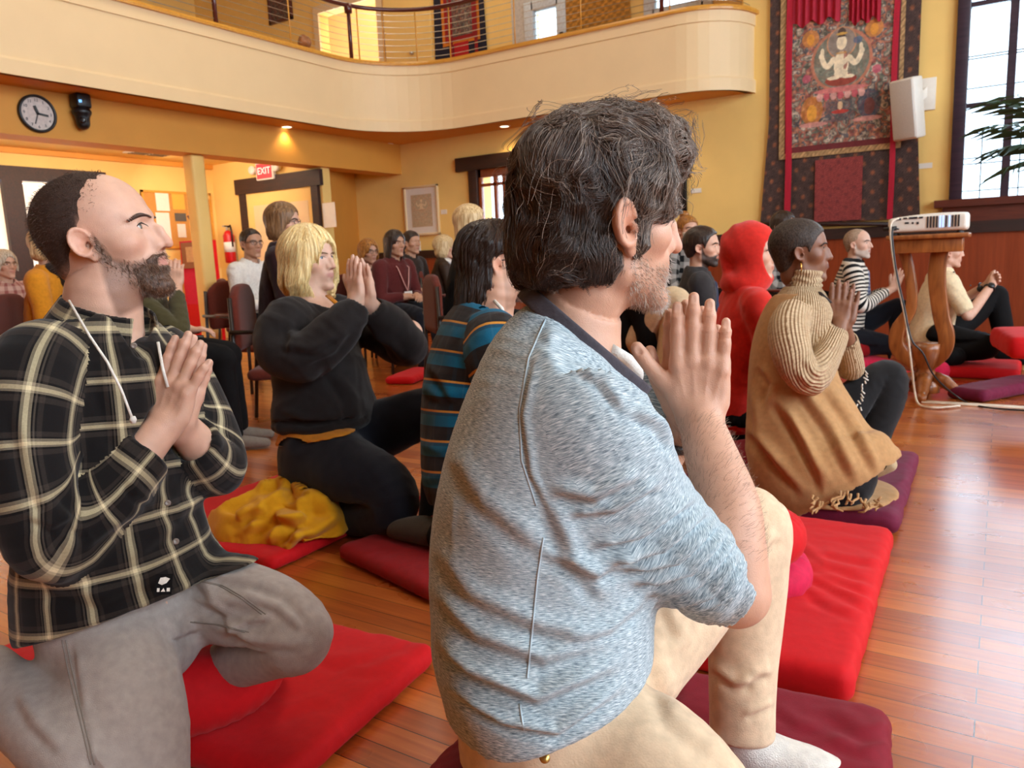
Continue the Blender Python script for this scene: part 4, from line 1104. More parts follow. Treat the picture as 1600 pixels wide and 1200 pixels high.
    def disp(P, N):
        d = strokes(P, N, ST)+wrinkles(P, .0014, 14, 3)
        _, _, v, ang = slR.full(P); near = np.abs(slR(P)) < .03
        L = slR.len[-1]; t = np.clip((v/L-.45)/.55, 0, 1)
        d += near*t*.0026*np.sin(v*190+2.2*vnoise(P*18, 5)+.8*np.sin(ang*2))
        return d
    g = garment(P1.root, 'shirt', [torso, slR, slL], M_HEATHER, .0042, .028, sub=[cuffcut, NL.cut, NL.slope], disp=disp, over=[pelv, thR], hem=HP, overt=.010)
    sdf_obj('collar_band', lambda P: NL.band(P, .0045, .0125), *NL.box(), .0025, mat('collar_grey', lin((72, 66, 72)), .9, bump=.2), g)
    M_SEAM = mat('seam_grey', lin((176, 190, 196)), .9)
    seam(g, [[(849, 840), (840, 900), (832, 980), (824, 1060)], [(812, 1100), (818, 1140)], [(852, 500), (826, 560), (812, 640), (815, 720), (838, 790)]], M_SEAM, .0013)
    # white undershirt at the throat
    un = [V(*p) for p in ((950, 545, 1.02), (975, 560, 1.035), (990, 580, 1.05), (988, 590, 1.08))]
    MB().tube(un, .016, 8, flat=.6).build('undershirt', M_WHITECLOTH, P1.root, smooth=True)
    def kdisp(P, N):
        return strokes(P, N, [([(1020, 1000), (1060, 1120), (1150, 1190)], 16, .006), ([(960, 1090), (900, 1120), (860, 1160)], 12, .004), ([(1110, 1035), (1150, 1065), (1175, 1060)], 9, .007), ([(1150, 1072), (1180, 1050), (1205, 1045)], 9, .006),
                               ([(1140, 900), (1180, 860), (1215, 830)], 10, .006), ([(1060, 950), (1110, 905), (1150, 860)], 10, .006), ([(1160, 1115), (1185, 1105), (1208, 1095)], 7, .005), ([(1040, 940), (1070, 1000), (1040, 1020)], 10, .005)])+wrinkles(P, .0014, 9, 11, (1, 1, .5))
    t = garment(P1.root, 'trousers', [pelv, thR, thL, shL], M_KHAKI, .0055, .03, disp=kdisp)
    b = MB(); c = V(851, 1184, .868); n = nrm(CP-c); sx = nrm(np.cross(UP, n)); b.lathe([(.0062, -.004), (.0062, .001), (.004, .0025), (.0, .0025)], c, 14, Matrix((sx, np.cross(n, sx), n)).transposed()); b.build('rivet', mat('brass', lin((196, 160, 90)), .3, 1), t, smooth=True)
    # socked foot
    ft = Loft(pxl([(1163, 1128, 1.36, .036), (1168, 1165, 1.365, .042), (1215, 1186, 1.36, .040), (1265, 1205, 1.35, .042), (1315, 1222, 1.345, .034)]), dens=4, tagn=0)
    sk = garment(P1.root, 'sock', [ft], M_SOCK, .005, disp=lambda P, N: wrinkles(P, .002, 25, 4))
    # wristband of the far arm
    H = lfore.C[-1]; d = nrm(lfore.C[-1]-lfore.C[-3]); b = MB(); ring = []
    sx = nrm(np.cross(d, UP)); sy = np.cross(d, sx)
    b.tube([H-d*.012+(sx*math.cos(a)+sy*math.sin(a))*.036 for a in np.linspace(0, 2*math.pi, 25)], .0075, 8, caps=False).build('wristband', m_black, P1.root, smooth=True)
    # hair ----------------------------------------------------------
    def hair(P):
        d = s_ell(P, (0, -.014, .058), (.090, .112, .104))
        d = smin(d, s_ell(P, (.0, .050, .112), (.066, .068, .050)), .025)
        d = smin(d, s_ell(P, (0, .098, .098), (.050, .032, .036)), .02)
        d = smin(d, s_ell(P, (0, -.078, -.020), (.080, .050, .060)), .03)
        d = smin(d, s_ell(P, (.058, -.045, -.030), (.030, .040, .036)), .02)
        d = smin(d, s_ell(P, (.060, .045, .055), (.024, .030, .040)), .02)
        for sx in (-1, 1):
            d = smin(d, s_ell(P, (sx*.068, .022, .006), (.010, .015, .036)), .012); d = smin(d, s_ell(P, (sx*.060, .052, .042), (.014, .026, .034)), .015)
        x = np.abs(P[:, 0]); E = np.stack([x, P[:, 1], P[:, 2]], 1)
        d = smax(d, -s_ell(E, (.088, -.006, -.003), (.026, .022, .034)), .008)
        d = smax(d, -s_ell(E, (.0, .130, .005), (.064, .050, .062)), .012)
        d = smax(d, -s_ell(E, (.05, .088, -.035), (.06, .045, .055)), .010)
        d = smax(d, -(P[:, 2]+.066+.35*np.clip(P[:, 1]+.05, 0, 1)), .01)
        w = fbm(P*26, 2, 8)
        return d+.0065*np.abs(w)-.004
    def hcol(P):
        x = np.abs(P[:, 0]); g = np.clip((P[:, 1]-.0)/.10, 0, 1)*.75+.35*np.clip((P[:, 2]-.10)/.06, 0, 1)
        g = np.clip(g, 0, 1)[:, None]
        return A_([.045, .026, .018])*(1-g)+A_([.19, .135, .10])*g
    hm = attr_mat('hair_base', .5, spec=.3, var=.4, scale=120, bump=.8, bscale=220)
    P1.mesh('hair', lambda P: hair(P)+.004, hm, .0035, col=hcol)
    r = np.random.default_rng(3)
    Vt, Q = nets(hair, (-.16, -.2, -.12), (.16, .17, .22), .006)
    def flow(P):
        a = np.stack([P[:, 0]*5, .6+P[:, 1]*0, .15-P[:, 2]*1.5], 1)                # top: swept forward, falling to the sides
        bk = np.stack([P[:, 0]*2., -.35+0*P[:, 1], -1.+0*P[:, 2]], 1)
        sd = np.stack([P[:, 0]*3., -.25+0*P[:, 1], -.9+0*P[:, 2]], 1)
        t = np.clip((P[:, 2]-.075)/.05, 0, 1)*np.clip((P[:, 1]+.07)/.05, 0, 1)
        f = np.clip((P[:, 1]-.03)/.05, 0, 1)
        fr = np.stack([np.sign(P[:, 0])*.5, .5+0*P[:, 1], -.8+0*P[:, 2]], 1)
        base = bk*(1-f[:, None])+fr*f[:, None]
        return a*t[:, None]+base*(1-t[:, None])
    n = 11000; P0 = Vt[r.integers(0, len(Vt), n)]+r.normal(0, .003, (n, 3))
    clump = P0.copy()
    S = flow_strands(hair, P0, flow, 22, .0045, lambda t: .0005+.004*t*t, curl=1.5, curl_s=34, seed=21, jit=.22)
    lift = r.uniform(0, 1, (n, 1, 1))**3; S = S+lift*.004*np.linspace(0, 1, 22)[None, :, None]**2*r.normal(0, 1, (n, 1, 3))
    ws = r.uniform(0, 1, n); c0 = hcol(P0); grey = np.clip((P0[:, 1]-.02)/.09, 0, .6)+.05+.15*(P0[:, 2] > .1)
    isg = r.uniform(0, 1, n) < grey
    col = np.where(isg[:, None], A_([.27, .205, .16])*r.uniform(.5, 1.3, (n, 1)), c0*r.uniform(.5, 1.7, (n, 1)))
    W = P1.o+(S.reshape(-1, 3)@P1.M.T).reshape(S.shape)
    rad = np.linspace(.00042, .00022, 22)
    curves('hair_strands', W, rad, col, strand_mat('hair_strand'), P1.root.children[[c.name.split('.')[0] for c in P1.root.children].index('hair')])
    # flyaways
    n = 420; P0 = Vt[r.integers(0, len(Vt), n)]; P0 = P0[P0[:, 2] > .06]; n = len(P0)
    S = flow_strands(hair, P0, lambda P: flow(P)*.5+vnoise(P*9, 4)[:, None]*A_([1, 0, .3]), 16, .006, lambda t: .001+.024*t**1.5, curl=1.3, curl_s=24, seed=51)
    W = P1.o+(S.reshape(-1, 3)@P1.M.T).reshape(S.shape)
    curves('hair_flyaways', W, np.full(16, .00022), np.tile(A_([.16, .11, .08]), (n, 1))*r.uniform(.6, 2, (n, 1)), strand_mat('hair_strand'), P1.root.children[[c.name.split('.')[0] for c in P1.root.children].index('hair')])
    # beard
    beard(P1, 3800, [(.34, .22, .15), (.56, .48, .40), (.22, .11, .07), (.5, .4, .3)], .0048, 5, trim=-.004, white=True)
    arm_hair(P1, fore, 1300, .00011)
    P1.brows(mat('brow_grey', (.12, .09, .07), .6), 1.3)
    return P1
def beard(Pn, n, cols, length, seed, trim=0., rad=.00022, zmin=-1, sub='stubble', white=False):
    """short hairs on the jaw, chin, lip and cheek"""
    r = np.random.default_rng(seed); sh = Pn.shape
    Vt, Q = nets(lambda P: sh(P, 2), (-.09, -.02, -.14), (.09, .14, .04), .0045)
    N = vnormals(Vt, Q); m = sh.beard(Vt, trim); idx = r.choice(len(Vt), n, p=m/m.sum())
    p0 = Vt[idx]+r.normal(0, .0016, (n, 3)); nn = N[idx]
    L = length*r.uniform(.6, 1.3, n)[:, None]; d = nrm2(nn*.55+A_([0, .05, -.75])+r.normal(0, .28, (n, 3)))
    d = d-nn*np.minimum((d*nn).sum(1), 0)[:, None]
    pts = np.stack([p0-nn*.001, p0+d*L*.5, p0+d*L+A_([0, 0, -.15])*L*.3], 1)
    W = Pn.o+(pts.reshape(-1, 3)*Pn.sc@Pn.M.T).reshape(pts.shape)
    c = A_(cols)[r.integers(0, len(cols), n)]*r.uniform(.7, 1.3, (n, 1))
    if white: w_ = (np.clip((p0[:, 1]-.066)/.02, 0, 1)*(r.uniform(0, 1, n) < .8))[:, None]; c = c*(1-w_)+A_([.62, .56, .50])*w_
    curves(sub, W, A_([rad, rad, rad*.5]), c, strand_mat('hair_strand'), Pn.b)
def arm_hair(Pn, lo, n, rad=.00016):
    r = np.random.default_rng(6); t = r.uniform(.15, .97, n); a = r.uniform(0, 2*math.pi, n); L = t*lo.len[-1]
    ip = lambda X: np.stack([np.interp(L, lo.len, X[:, j]) for j in range(3)], 1)
    S, F, C, R_ = ip(lo.S), ip(lo.F), ip(lo.C), np.interp(L, lo.len, lo.a); ax = nrm2(ip(np.gradient(lo.C, axis=0)))
    nn = S*np.sin(a)[:, None]+F*np.cos(a)[:, None]; p0 = C+nn*R_[:, None]*.99
    d = nrm2(nn*.55+ax*.5+np.cross(ax, nn)*.7+r.normal(0, .2, (n, 3))); ln = (.013*r.uniform(.5, 1.4, n))[:, None]
    W = np.stack([p0, p0+d*ln*.5, p0+d*ln-nn*ln*.25], 1)
    curves('arm_hair', W, A_([rad, rad, rad*.5]), np.tile(A_([.22, .13, .08]), (n, 1))*r.uniform(.5, 1.5, (n, 1)), strand_mat('hair_strand'), Pn.b)
def nrm2(a): return a/(np.linalg.norm(a, axis=1, keepdims=True)+1e-9)
main_man()
SKB = (.21, .088, .046)
# ------------------------------------------------------------------ bearded man in the black and cream plaid shirt
def bald_man():
    P = Person('bearded man with receding cropped hair in a black and cream plaid flannel shirt', V(190, 1120, 1.45)*A_([1, 1, 0]))
    F = nrm(face(10)+UP*.19); up = nrm(UP-face(10)*.19)
    o = by_ear(133, 382, 1.375, F, up, 1.0)
    th = -10
    fore = Loft(pxl([(90, 850, 1.28, .045), (170, 765, 1.34, .043), (255, 668, 1.405, .031)]), dens=3)
    lfore = Loft(pxl([(338, 730, 1.58, .045), (318, 705, 1.52, .040), (282, 665, 1.45, .031)]), dens=3)
    hd = nrm(CU+CR*.27+CF*.05)
    H1 = Hand(V(256, 668, 1.41), hd, nrm(-CF*.93-CR*.30), True, curl=(.04, .03, .05, .10), spread=(.02, -.03, -.12, -.25), thumb='side', sc=1.02)
    H2 = Hand(V(270, 672, 1.44), hd, nrm(CF*.93+CR*.30), False, curl=(.03, .03, .03, .03), spread=(.03, .0, -.05, -.10), thumb='side', sc=1.02)
    torso = Loft([ringc(165, 492, 1.46, .075, .07, th), ringc(168, 525, 1.46, .14, .085, th), ringc(172, 575, 1.465, .18, .115, th), ringc(178, 665, 1.47, .19, .128, th), ringc(180, 770, 1.47, .178, .125, th), ringc(186, 870, 1.48, .195, .15, th), ringc(198, 925, 1.49, .205, .165, th), ringc(204, 960, 1.49, .205, .165, th)], cap=.2, sq=.3)
    slR = Loft(pxl([(85, 545, 1.34, .060), (55, 585, 1.28, .075), (38, 690, 1.25, .072), (55, 790, 1.245, .066), (88, 850, 1.275, .062), (165, 776, 1.33, .056), (222, 712, 1.378, .052)]), cap=.25, tagn=1)
    slL = Loft(pxl([(240, 545, 1.58, .060), (268, 575, 1.63, .070), (310, 650, 1.63, .066), (338, 725, 1.59, .062), (322, 715, 1.54, .056), (303, 692, 1.49, .050)]), cap=.25, tagn=2)
    pelv = Loft([ringc(186, 880, 1.48, .165, .12, th), ringc(192, 960, 1.48, .17, .13, th), ringc(205, 1020, 1.47, .15, .12, th)], cap=.6)
    thR = Loft(pxl([(178, 1000, 1.42, .085), (188, 1060, 1.35, .096), (205, 1150, 1.29, .092), (215, 1270, 1.25, .075), (190, 1300, 1.24, .07)]), tagn=1)
    shR = Loft(pxl([(205, 1290, 1.24, .068), (140, 1190, 1.24, .072), (60, 1125, 1.30, .064), (0, 1068, 1.38, .052), (-25, 1048, 1.41, .05)]), tagn=2, cap=.3)
    thL = Loft(pxl([(260, 950, 1.57, .075), (330, 936, 1.55, .083), (410, 958, 1.50, .082), (462, 992, 1.46, .070), (430, 1010, 1.50, .06), (330, 1050, 1.64, .05)]), tagn=3)
    P.body(o, F, up, Head(nose=.92, hump=.001, chin=1.15, jaw=1.04, brow=1.15, ear=1.0), 1.0, (.62, .36, .255), stub=(.16, .07, .04), amt=.75, h=.0032,
           neckr=.061, neck=[(V(162, 458, 1.445), .066), (V(160, 515, 1.46), .073), (V(160, 560, 1.46), .08)], limbs=[([fore], [H1]), ([lfore], [H2])], core=[torso, pelv], hh=.0025, iris=(.10, .06, .03), look=(0, 1, .1))
    NL = Neckline(V(165, 508, 1.457), face(th)+UP*-.35, np.cross(UP, face(th)), .084, .078)
    ST = [([(30, 640), (60, 760), (110, 850)], 14, .006), ([(110, 760), (130, 820), (160, 800)], 12, .006), ([(130, 850), (170, 820), (230, 790)], 10, .005), ([(150, 560), (180, 640), (200, 720)], 14, .005), ([(120, 900), (200, 870), (290, 800)], 14, .006),
          ([(60, 900), (160, 930), (260, 880)], 16, .007), ([(90, 790), (120, 830), (100, 880)], 10, .006), ([(310, 640), (330, 690), (350, 700)], 10, .005), ([(240, 770), (280, 800), (310, 780)], 10, .005), ([(40, 800), (80, 820), (110, 800)], 8, .005), ([(200, 745), (215, 770), (245, 790)], 8, .005)]
    g = garment(P.root, 'shirt', [torso, slR, slL], M_PLAID, .0045, .026, sub=[lambda Q: s_cap(Q, V(228, 706, 1.383), V(262, 662, 1.41), .040), lambda Q: s_cap(Q, V(298, 690, 1.48), V(282, 665, 1.45), .040), NL.cut, lambda Q: s_cap(Q, V(222, 545, 1.40), V(215, 500, 1.42), .02, .05)],
                over=[pelv, thR, thL], hem=hemplane(V(95, 994, 1.30), V(245, 948, 1.28), V(372, 886, 1.53)), overt=.012,
                disp=lambda Q, N: strokes(Q, N, ST)+wrinkles(Q, .003, 9, 7, (1, 1, .6)))
    # collar, buttons
    cl = Loft([(NL.c+NL.z*.05, .08, .075, NL.y, NL.x), (NL.c-NL.z*.08, .115, .11, NL.y, NL.x)])
    Vt, Q = nets(lambda q: NL.leaf(q, .032, .040, .030), *NL.box(.07), .0032); me = np_mesh('collar', relax(Vt, Q, 1), Q); cloth_uv(me, Vt, Q, [cl]); put(me, 'collar', M_PLAID, g)
    bt = mat('shell_button', lin((120, 104, 92)), .3)
    for px_, py_, d in ((165, 655, 1.326), (209, 540, 1.352), (262, 786, 1.338), (275, 846, 1.33)):
        c = V(px_, py_, d); n = nrm(CP-c); sx = nrm(np.cross(UP, n))
        MB().lathe([(.0055, -.012), (.0055, 0), (.0048, .002), (.003, .0012)], c, 14, Matrix((sx, np.cross(n, sx), n)).transposed()).build('button', bt, g, smooth=True)
    # hem patch with pale mark
    c = V(256, 913, 1.30); n = nrm(CP-c); sx = nrm(np.cross(UP, n)); sx = nrm(sx-.2*UP); sy = np.cross(n, sx)
    p = MB().obox(c, sx, sy, n, (.013, .017, .004)).build('label_patch', M_BLACKCLOTH, g)
    MB().prism([(-.009, .002), (-.003, -.001), (.004, .002), (.009, .009), (.002, .012), (-.006, .011)], c+n*.0045, sx, sy, n, .001).prism([(-.010, -.012), (-.006, -.012), (-.006, -.006), (-.010, -.006)], c+n*.0045, sx, sy, n, .001).prism([(-.004, -.012), (.0, -.006), (.003, -.012)], c+n*.0045, sx, sy, n, .001).prism([(.005, -.012), (.010, -.012), (.010, -.006), (.005, -.006)], c+n*.0045, sx, sy, n, .001).build('patch_mark', M_WHITECLOTH, p)
    # lanyard, bracelet
    MB().tube([V(*p) for p in [(108, 470, 1.345), (140, 525, 1.312), (168, 566, 1.300), (190, 610, 1.296), (206, 652, 1.30)]], .0023, 8).lathe([(.004, -.006), (.006, 0), (.004, .006)], V(208, 656, 1.30), 10).build('lanyard', M_WHITECLOTH, P.root, smooth=True)
    MB().tube([V(*p) for p in [(247, 535, 1.42), (254, 575, 1.40), (262, 605, 1.40)]], .003, 6).build('lanyard', M_WHITECLOTH, P.root, smooth=True)
    c = fore.C[-3]; d = nrm(fore.C[-1]-fore.C[-4]); sx = nrm(np.cross(d, UP)); sy = np.cross(d, sx)
    MB().tube([c+(sx*math.cos(a)+sy*math.sin(a))*.0355 for a in np.linspace(0, 2*math.pi, 25)], .003, 8, caps=False).build('bracelet', mat('copper', lin((200, 130, 90)), .25, 1), P.root, smooth=True)
    JS = [([(120, 1000), (130, 1080), (150, 1180)], 6, .003), ([(300, 890), (340, 930), (420, 950)], 12, .007), ([(310, 905), (370, 985), (400, 1000)], 8, .006), ([(330, 975), (400, 1000), (470, 1005)], 10, .006), ([(400, 900), (460, 930), (500, 990)], 10, .004), ([(310, 940), (350, 945), (400, 935)], 9, .006), ([(140, 1170), (160, 1190), (170, 1200)], 10, .006), ([(30, 1080), (60, 1130), (100, 1170)], 12, .005), ([(260, 960), (280, 1000), (275, 1060)], 10, .004), ([(375, 925), (430, 945), (480, 985)], 8, .006), ([(355, 990), (385, 970), (420, 965)], 6, .007), ([(300, 925), (335, 950), (380, 960)], 7, .007), ([(330, 900), (380, 905), (430, 920)], 8, .005)]
    jn = garment(P.root, 'jeans', [pelv, thR, shR, thL], M_GREYJEAN, .0055, .028, disp=lambda Q, N: strokes(Q, N, JS)+wrinkles(Q, .0016, 10, 17))
    seam(jn, [[(100, 1000), (110, 1050), (124, 1110), (145, 1195)], [(300, 905), (345, 915), (380, 935), (412, 960)], [(300, 972), (340, 976), (386, 988)]], mat('jean_stitch', lin((130, 120, 112)), .9), .0013, gap=6)
    garment(P.root, 'sock', [Loft(pxl([(0, 1065, 1.39, .042), (-25, 1040, 1.42, .04), (-50, 1025, 1.48, .038)]))], M_BLACKCLOTH, .006)
    # close-cropped hair, beard and brows
    hair = short_hair(.0018, 'recede', .0004)
    r = np.random.default_rng(4)
    dk = (.045, .022, .014); RZ = lambda Q: np.interp(Q[:, 1], [-.13, -.075, -.05, -.022, -.006, .020, .028, .036, .042, .055, .08, .1], [-.045, -.05, -.040, -.012, .032, .034, .006, .070, .108, .122, .126, .13])
    hb = P.mesh('hair', hair, attr_mat('crop_base', .7, var=.3, scale=200, bump=.6, bscale=600), .0035, col=lambda Q: (lambda w: A_([.40, .22, .15])*(1-w)+A_(dk)*w)(np.clip((Q[:, 2]-RZ(Q))/.028+.15-.3*np.clip((Q[:, 1]-.0)/.05, 0, 1)*(Q[:, 2] > .10), 0, 1)[:, None]))
    Vt, Q = nets(hair, (-.12, -.15, -.1), (.12, .13, .17), .005); N = vnormals(Vt, Q)
    i = r.integers(0, len(Vt), 6500); i = i[(Vt[i, 2] > -.06) & (Vt[i, 2] > RZ(Vt[i])+.010)]; i = i[(Vt[i, 1] < -.03) | (r.uniform(0, 1, len(i)) < np.clip((Vt[i, 2]-RZ(Vt[i]))/.045, 0, 1)**1.5)]; p0 = Vt[i]+r.normal(0, .002, (len(i), 3)); nn = N[i]
    fl = nrm2(nn*.8+A_([0, -.1, -.6])+r.normal(0, .35, nn.shape)); L = .0045*r.uniform(.4, 1.4, len(i))[:, None]
    S = np.stack([p0-nn*.002, p0+fl*L*.6, p0+fl*L], 1); W = P.o+(S.reshape(-1, 3)@P.M.T).reshape(S.shape)
    curves('hair_strands', W, A_([.0003, .00026, .0001]), np.tile(A_([.06, .03, .02]), (len(i), 1))*r.uniform(.5, 1.6, (len(i), 1)), strand_mat('hair_strand'), hb)
    def bd(Q):
        d = P.shape(Q, 2)-.0065*np.clip((Q[:, 1]-.02)/.05, .3, 1)*np.clip(P.shape.beard(Q, .002)*1.4, 0, 1)*(1+.5*np.clip((-.07-Q[:, 2])/.03, 0, 1))+.0045
        d = d-.0012*vnoise(Q*A_([260, 260, 120]), 2)
        return smax(d, .4-P.shape.beard(Q, .002)*.9, .01)*1.0
    P.mesh('beard', bd, hair_mat('beard_brown', (.040, .018, .010), (.14, .065, .035), .5, (300, 300, 90)), .0032, lo=(-.09, -.02, -.15), hi=(.09, .15, .05))
    beard(P, 4200, [(.12, .055, .03), (.16, .08, .045), (.05, .022, .012), (.30, .22, .16)], .0085, 8, sub='beard_hairs', rad=.00028)
    P.brows(mat('brow_brown', (.070, .036, .024), .6), 1.0)
bald_man()
# ------------------------------------------------------------------ woman with a pale blonde bob
def blonde():
    P = Person('woman with a pale blonde bob kneeling in a charcoal sweatshirt, palms raised', V(545, 800, 2.95)*A_([1, 1, 0]))
    F = nrm(face(-22)+UP*.04); up = UP
    o = V(484, 412, 2.95)
    th = -8
    fR = Loft(pxl([(470, 545, 2.78, .05), (520, 520, 2.72, .045), (556, 472, 2.70, .030)])); fL = Loft(pxl([(640, 520, 2.95, .05), (610, 510, 2.85, .045), (576, 474, 2.74, .030)]))
    hd = nrm(CU-CR*.06)
    H1 = Hand(V(556, 470, 2.70), hd, nrm(-CF*.75-CR*.66), True, spread=(.02, 0, -.02, -.06), thumb='side', sc=.93); H2 = Hand(V(577, 472, 2.735), nrm(CU-CR*.20), nrm(CF*.75+CR*.66), False, spread=(.02, 0, -.02, -.06), thumb='side', sc=.93)
    torso = Loft([ringc(486, 466, 2.95, .095, .075, th), ringc(487, 482, 2.95, .155, .095, th), ringc(488, 510, 2.95, .195, .125, th), ringc(496, 560, 2.95, .205, .155, th), ringc(505, 605, 2.95, .205, .17, th), ringc(509, 638, 2.95, .226, .186, th), ringc(510, 652, 2.95, .230, .190, th)], cap=.3, sq=.3)
    slR = Loft(pxl([(468, 488, 2.82, .06), (450, 505, 2.76, .095), (440, 545, 2.72, .095), (478, 556, 2.68, .088), (520, 522, 2.66, .080), (548, 492, 2.67, .062), (560, 478, 2.68, .045)]), cap=.3, tagn=1)
    slL = Loft(pxl([(520, 485, 3.08, .07), (560, 500, 3.14, .085), (612, 525, 3.05, .095), (636, 540, 2.95, .08), (610, 508, 2.84, .070), (580, 482, 2.75, .048)]), cap=.3, tagn=2)
    tee = Loft([ringc(507, 636, 2.95, .18, .15, th), ringc(507, 662, 2.95, .222, .182, th), ringc(508, 674, 2.95, .218, .182, th)], cap=.2)
    pelv = Loft([ringc(515, 668, 2.95, .18, .15, th), ringc(512, 705, 2.95, .205, .175, th), ringc(510, 745, 2.95, .19, .17, th)], cap=.7)
    thR = Loft(pxl([(505, 715, 2.86, .13), (545, 735, 2.76, .125), (600, 760, 2.68, .10), (612, 795, 2.66, .085), (560, 805, 2.8, .075), (470, 795, 3.0, .07)]), tagn=1)
    thL = Loft(pxl([(545, 690, 3.02, .12), (610, 665, 2.98, .11), (690, 638, 2.94, .085), (700, 670, 2.94, .085), (690, 740, 2.94, .075), (680, 800, 2.95, .062)]), tagn=2)
    P.body(o, F, up, Head(nose=.8, hump=0, chin=.85, jaw=.94, brow=.6, fat=.002, lips=1.05), .955, SK_PALE, lip=(.50, .22, .18), h=.0045, neck=[(V(484, 446, 2.95), .056), (V(484, 470, 2.95), .075), (V(487, 492, 2.95), .11)], limbs=[([fR], [H1]), ([fL], [H2])], core=[torso, pelv], hh=.0038, neckr=.052, iris=(.12, .2, .25))
    garment(P.root, 'sweatshirt', [torso, slR, slL], M_CHARCOAL, .0075, .04, sub=[lambda Q: s_ell(Q, V(494, 456, 2.93), (.15, .13, .07)), lambda Q: s_cap(Q, V(556, 484, 2.675), V(560, 466, 2.69), .04), lambda Q: s_cap(Q, V(582, 484, 2.76), V(576, 470, 2.73), .04)],
            disp=lambda Q, N: strokes(Q, N, [([(440, 540), (490, 545), (530, 520)], 7, .012), ([(470, 570), (520, 545), (545, 510)], 7, .010), ([(520, 580), (550, 620), (555, 660)], 9, .012), ([(450, 500), (460, 530), (450, 560)], 7, .008), ([(580, 520), (610, 535), (630, 560)], 7, .01), ([(440, 640), (480, 655), (530, 650)], 6, .008)])+wrinkles(Q, .008, 7, 23))
    garment(P.root, 'undershirt', [Loft([ringc(508, 640, 2.95, .18, .15, th), ringc(510, 668, 2.95, .19, .16, th)], cap=.3)], fmat('ochre_tee', (206, 134, 36)), .008, uv=False, over=[pelv, thR], overt=.015, hem=hemplane(V(425, 694, 2.95), V(500, 688, 2.74), V(545, 668, 2.95)), add=[])
    c = A_([V(*p) for p in [(512, 462, 2.86), (526, 474, 2.83), (540, 478, 2.86)]]); MB().tube(c, .012, 8, flat=.4).build('shirt_strap', fmat('ochre_tee', (196, 128, 34)), P.root, smooth=True)
    garment(P.root, 'jeans', [pelv, thR, thL], M_NAVYJEAN, .009, .04, uv=False, disp=lambda Q, N: wrinkles(Q, .005, 8, 3))
    garment(P.root, 'shoe', [Loft(pxl([(672, 806, 2.95, .045), (690, 812, 2.9, .045), (715, 815, 2.88, .035)]))], M_BLACKCLOTH, .009, uv=False)
    h = long_hair(-.135, .024, .098, -.085, part=0, fwd=.035, puff=.010, bottom_in=.012, face_y=.080, face_w=.066)
    hm = hair_mat('blonde_hair', lin((216, 174, 106)), lin((255, 238, 186)), .4, (130, 130, 14))
    hb = P.mesh('hair', h, hm, .0045)
    r = np.random.default_rng(9); Vt, Q = nets(h, (-.16, -.2, -.25), (.16, .16, .22), .008)
    flow = lambda q: np.stack([q[:, 0]*2.5, (-.35-.0*q[:, 1])*np.ones(len(q)), -1.0+0*q[:, 2]], 1)+A_([0, .5, 0])*np.clip((q[:, 1]-.02)/.05, 0, 1)[:, None]
    P0 = Vt[r.integers(0, len(Vt), 2600)]; S = flow_strands(h, P0, flow, 12, .009, lambda t: .001+.003*t, curl=.35, curl_s=16, seed=3)
    W = P.o+(S.reshape(-1, 3)*P.sc@P.M.T).reshape(S.shape)
    curves('hair_strands', W, np.linspace(.0007, .0003, 12), A_([lin((246, 220, 158))]*len(P0))*r.uniform(.55, 1.25, (len(P0), 1)), strand_mat('hair_strand'), hb)
    P.brows(mat('brow_fair', lin((120, 84, 50)), .6), .9)
    MB().lathe([(.004, -.004), (.005, 0), (.004, .004)], P.w(.078, -.005, -.05), 10).build('earring', mat('pearl', (.8, .76, .7), .2), P.root, smooth=True)
blonde()
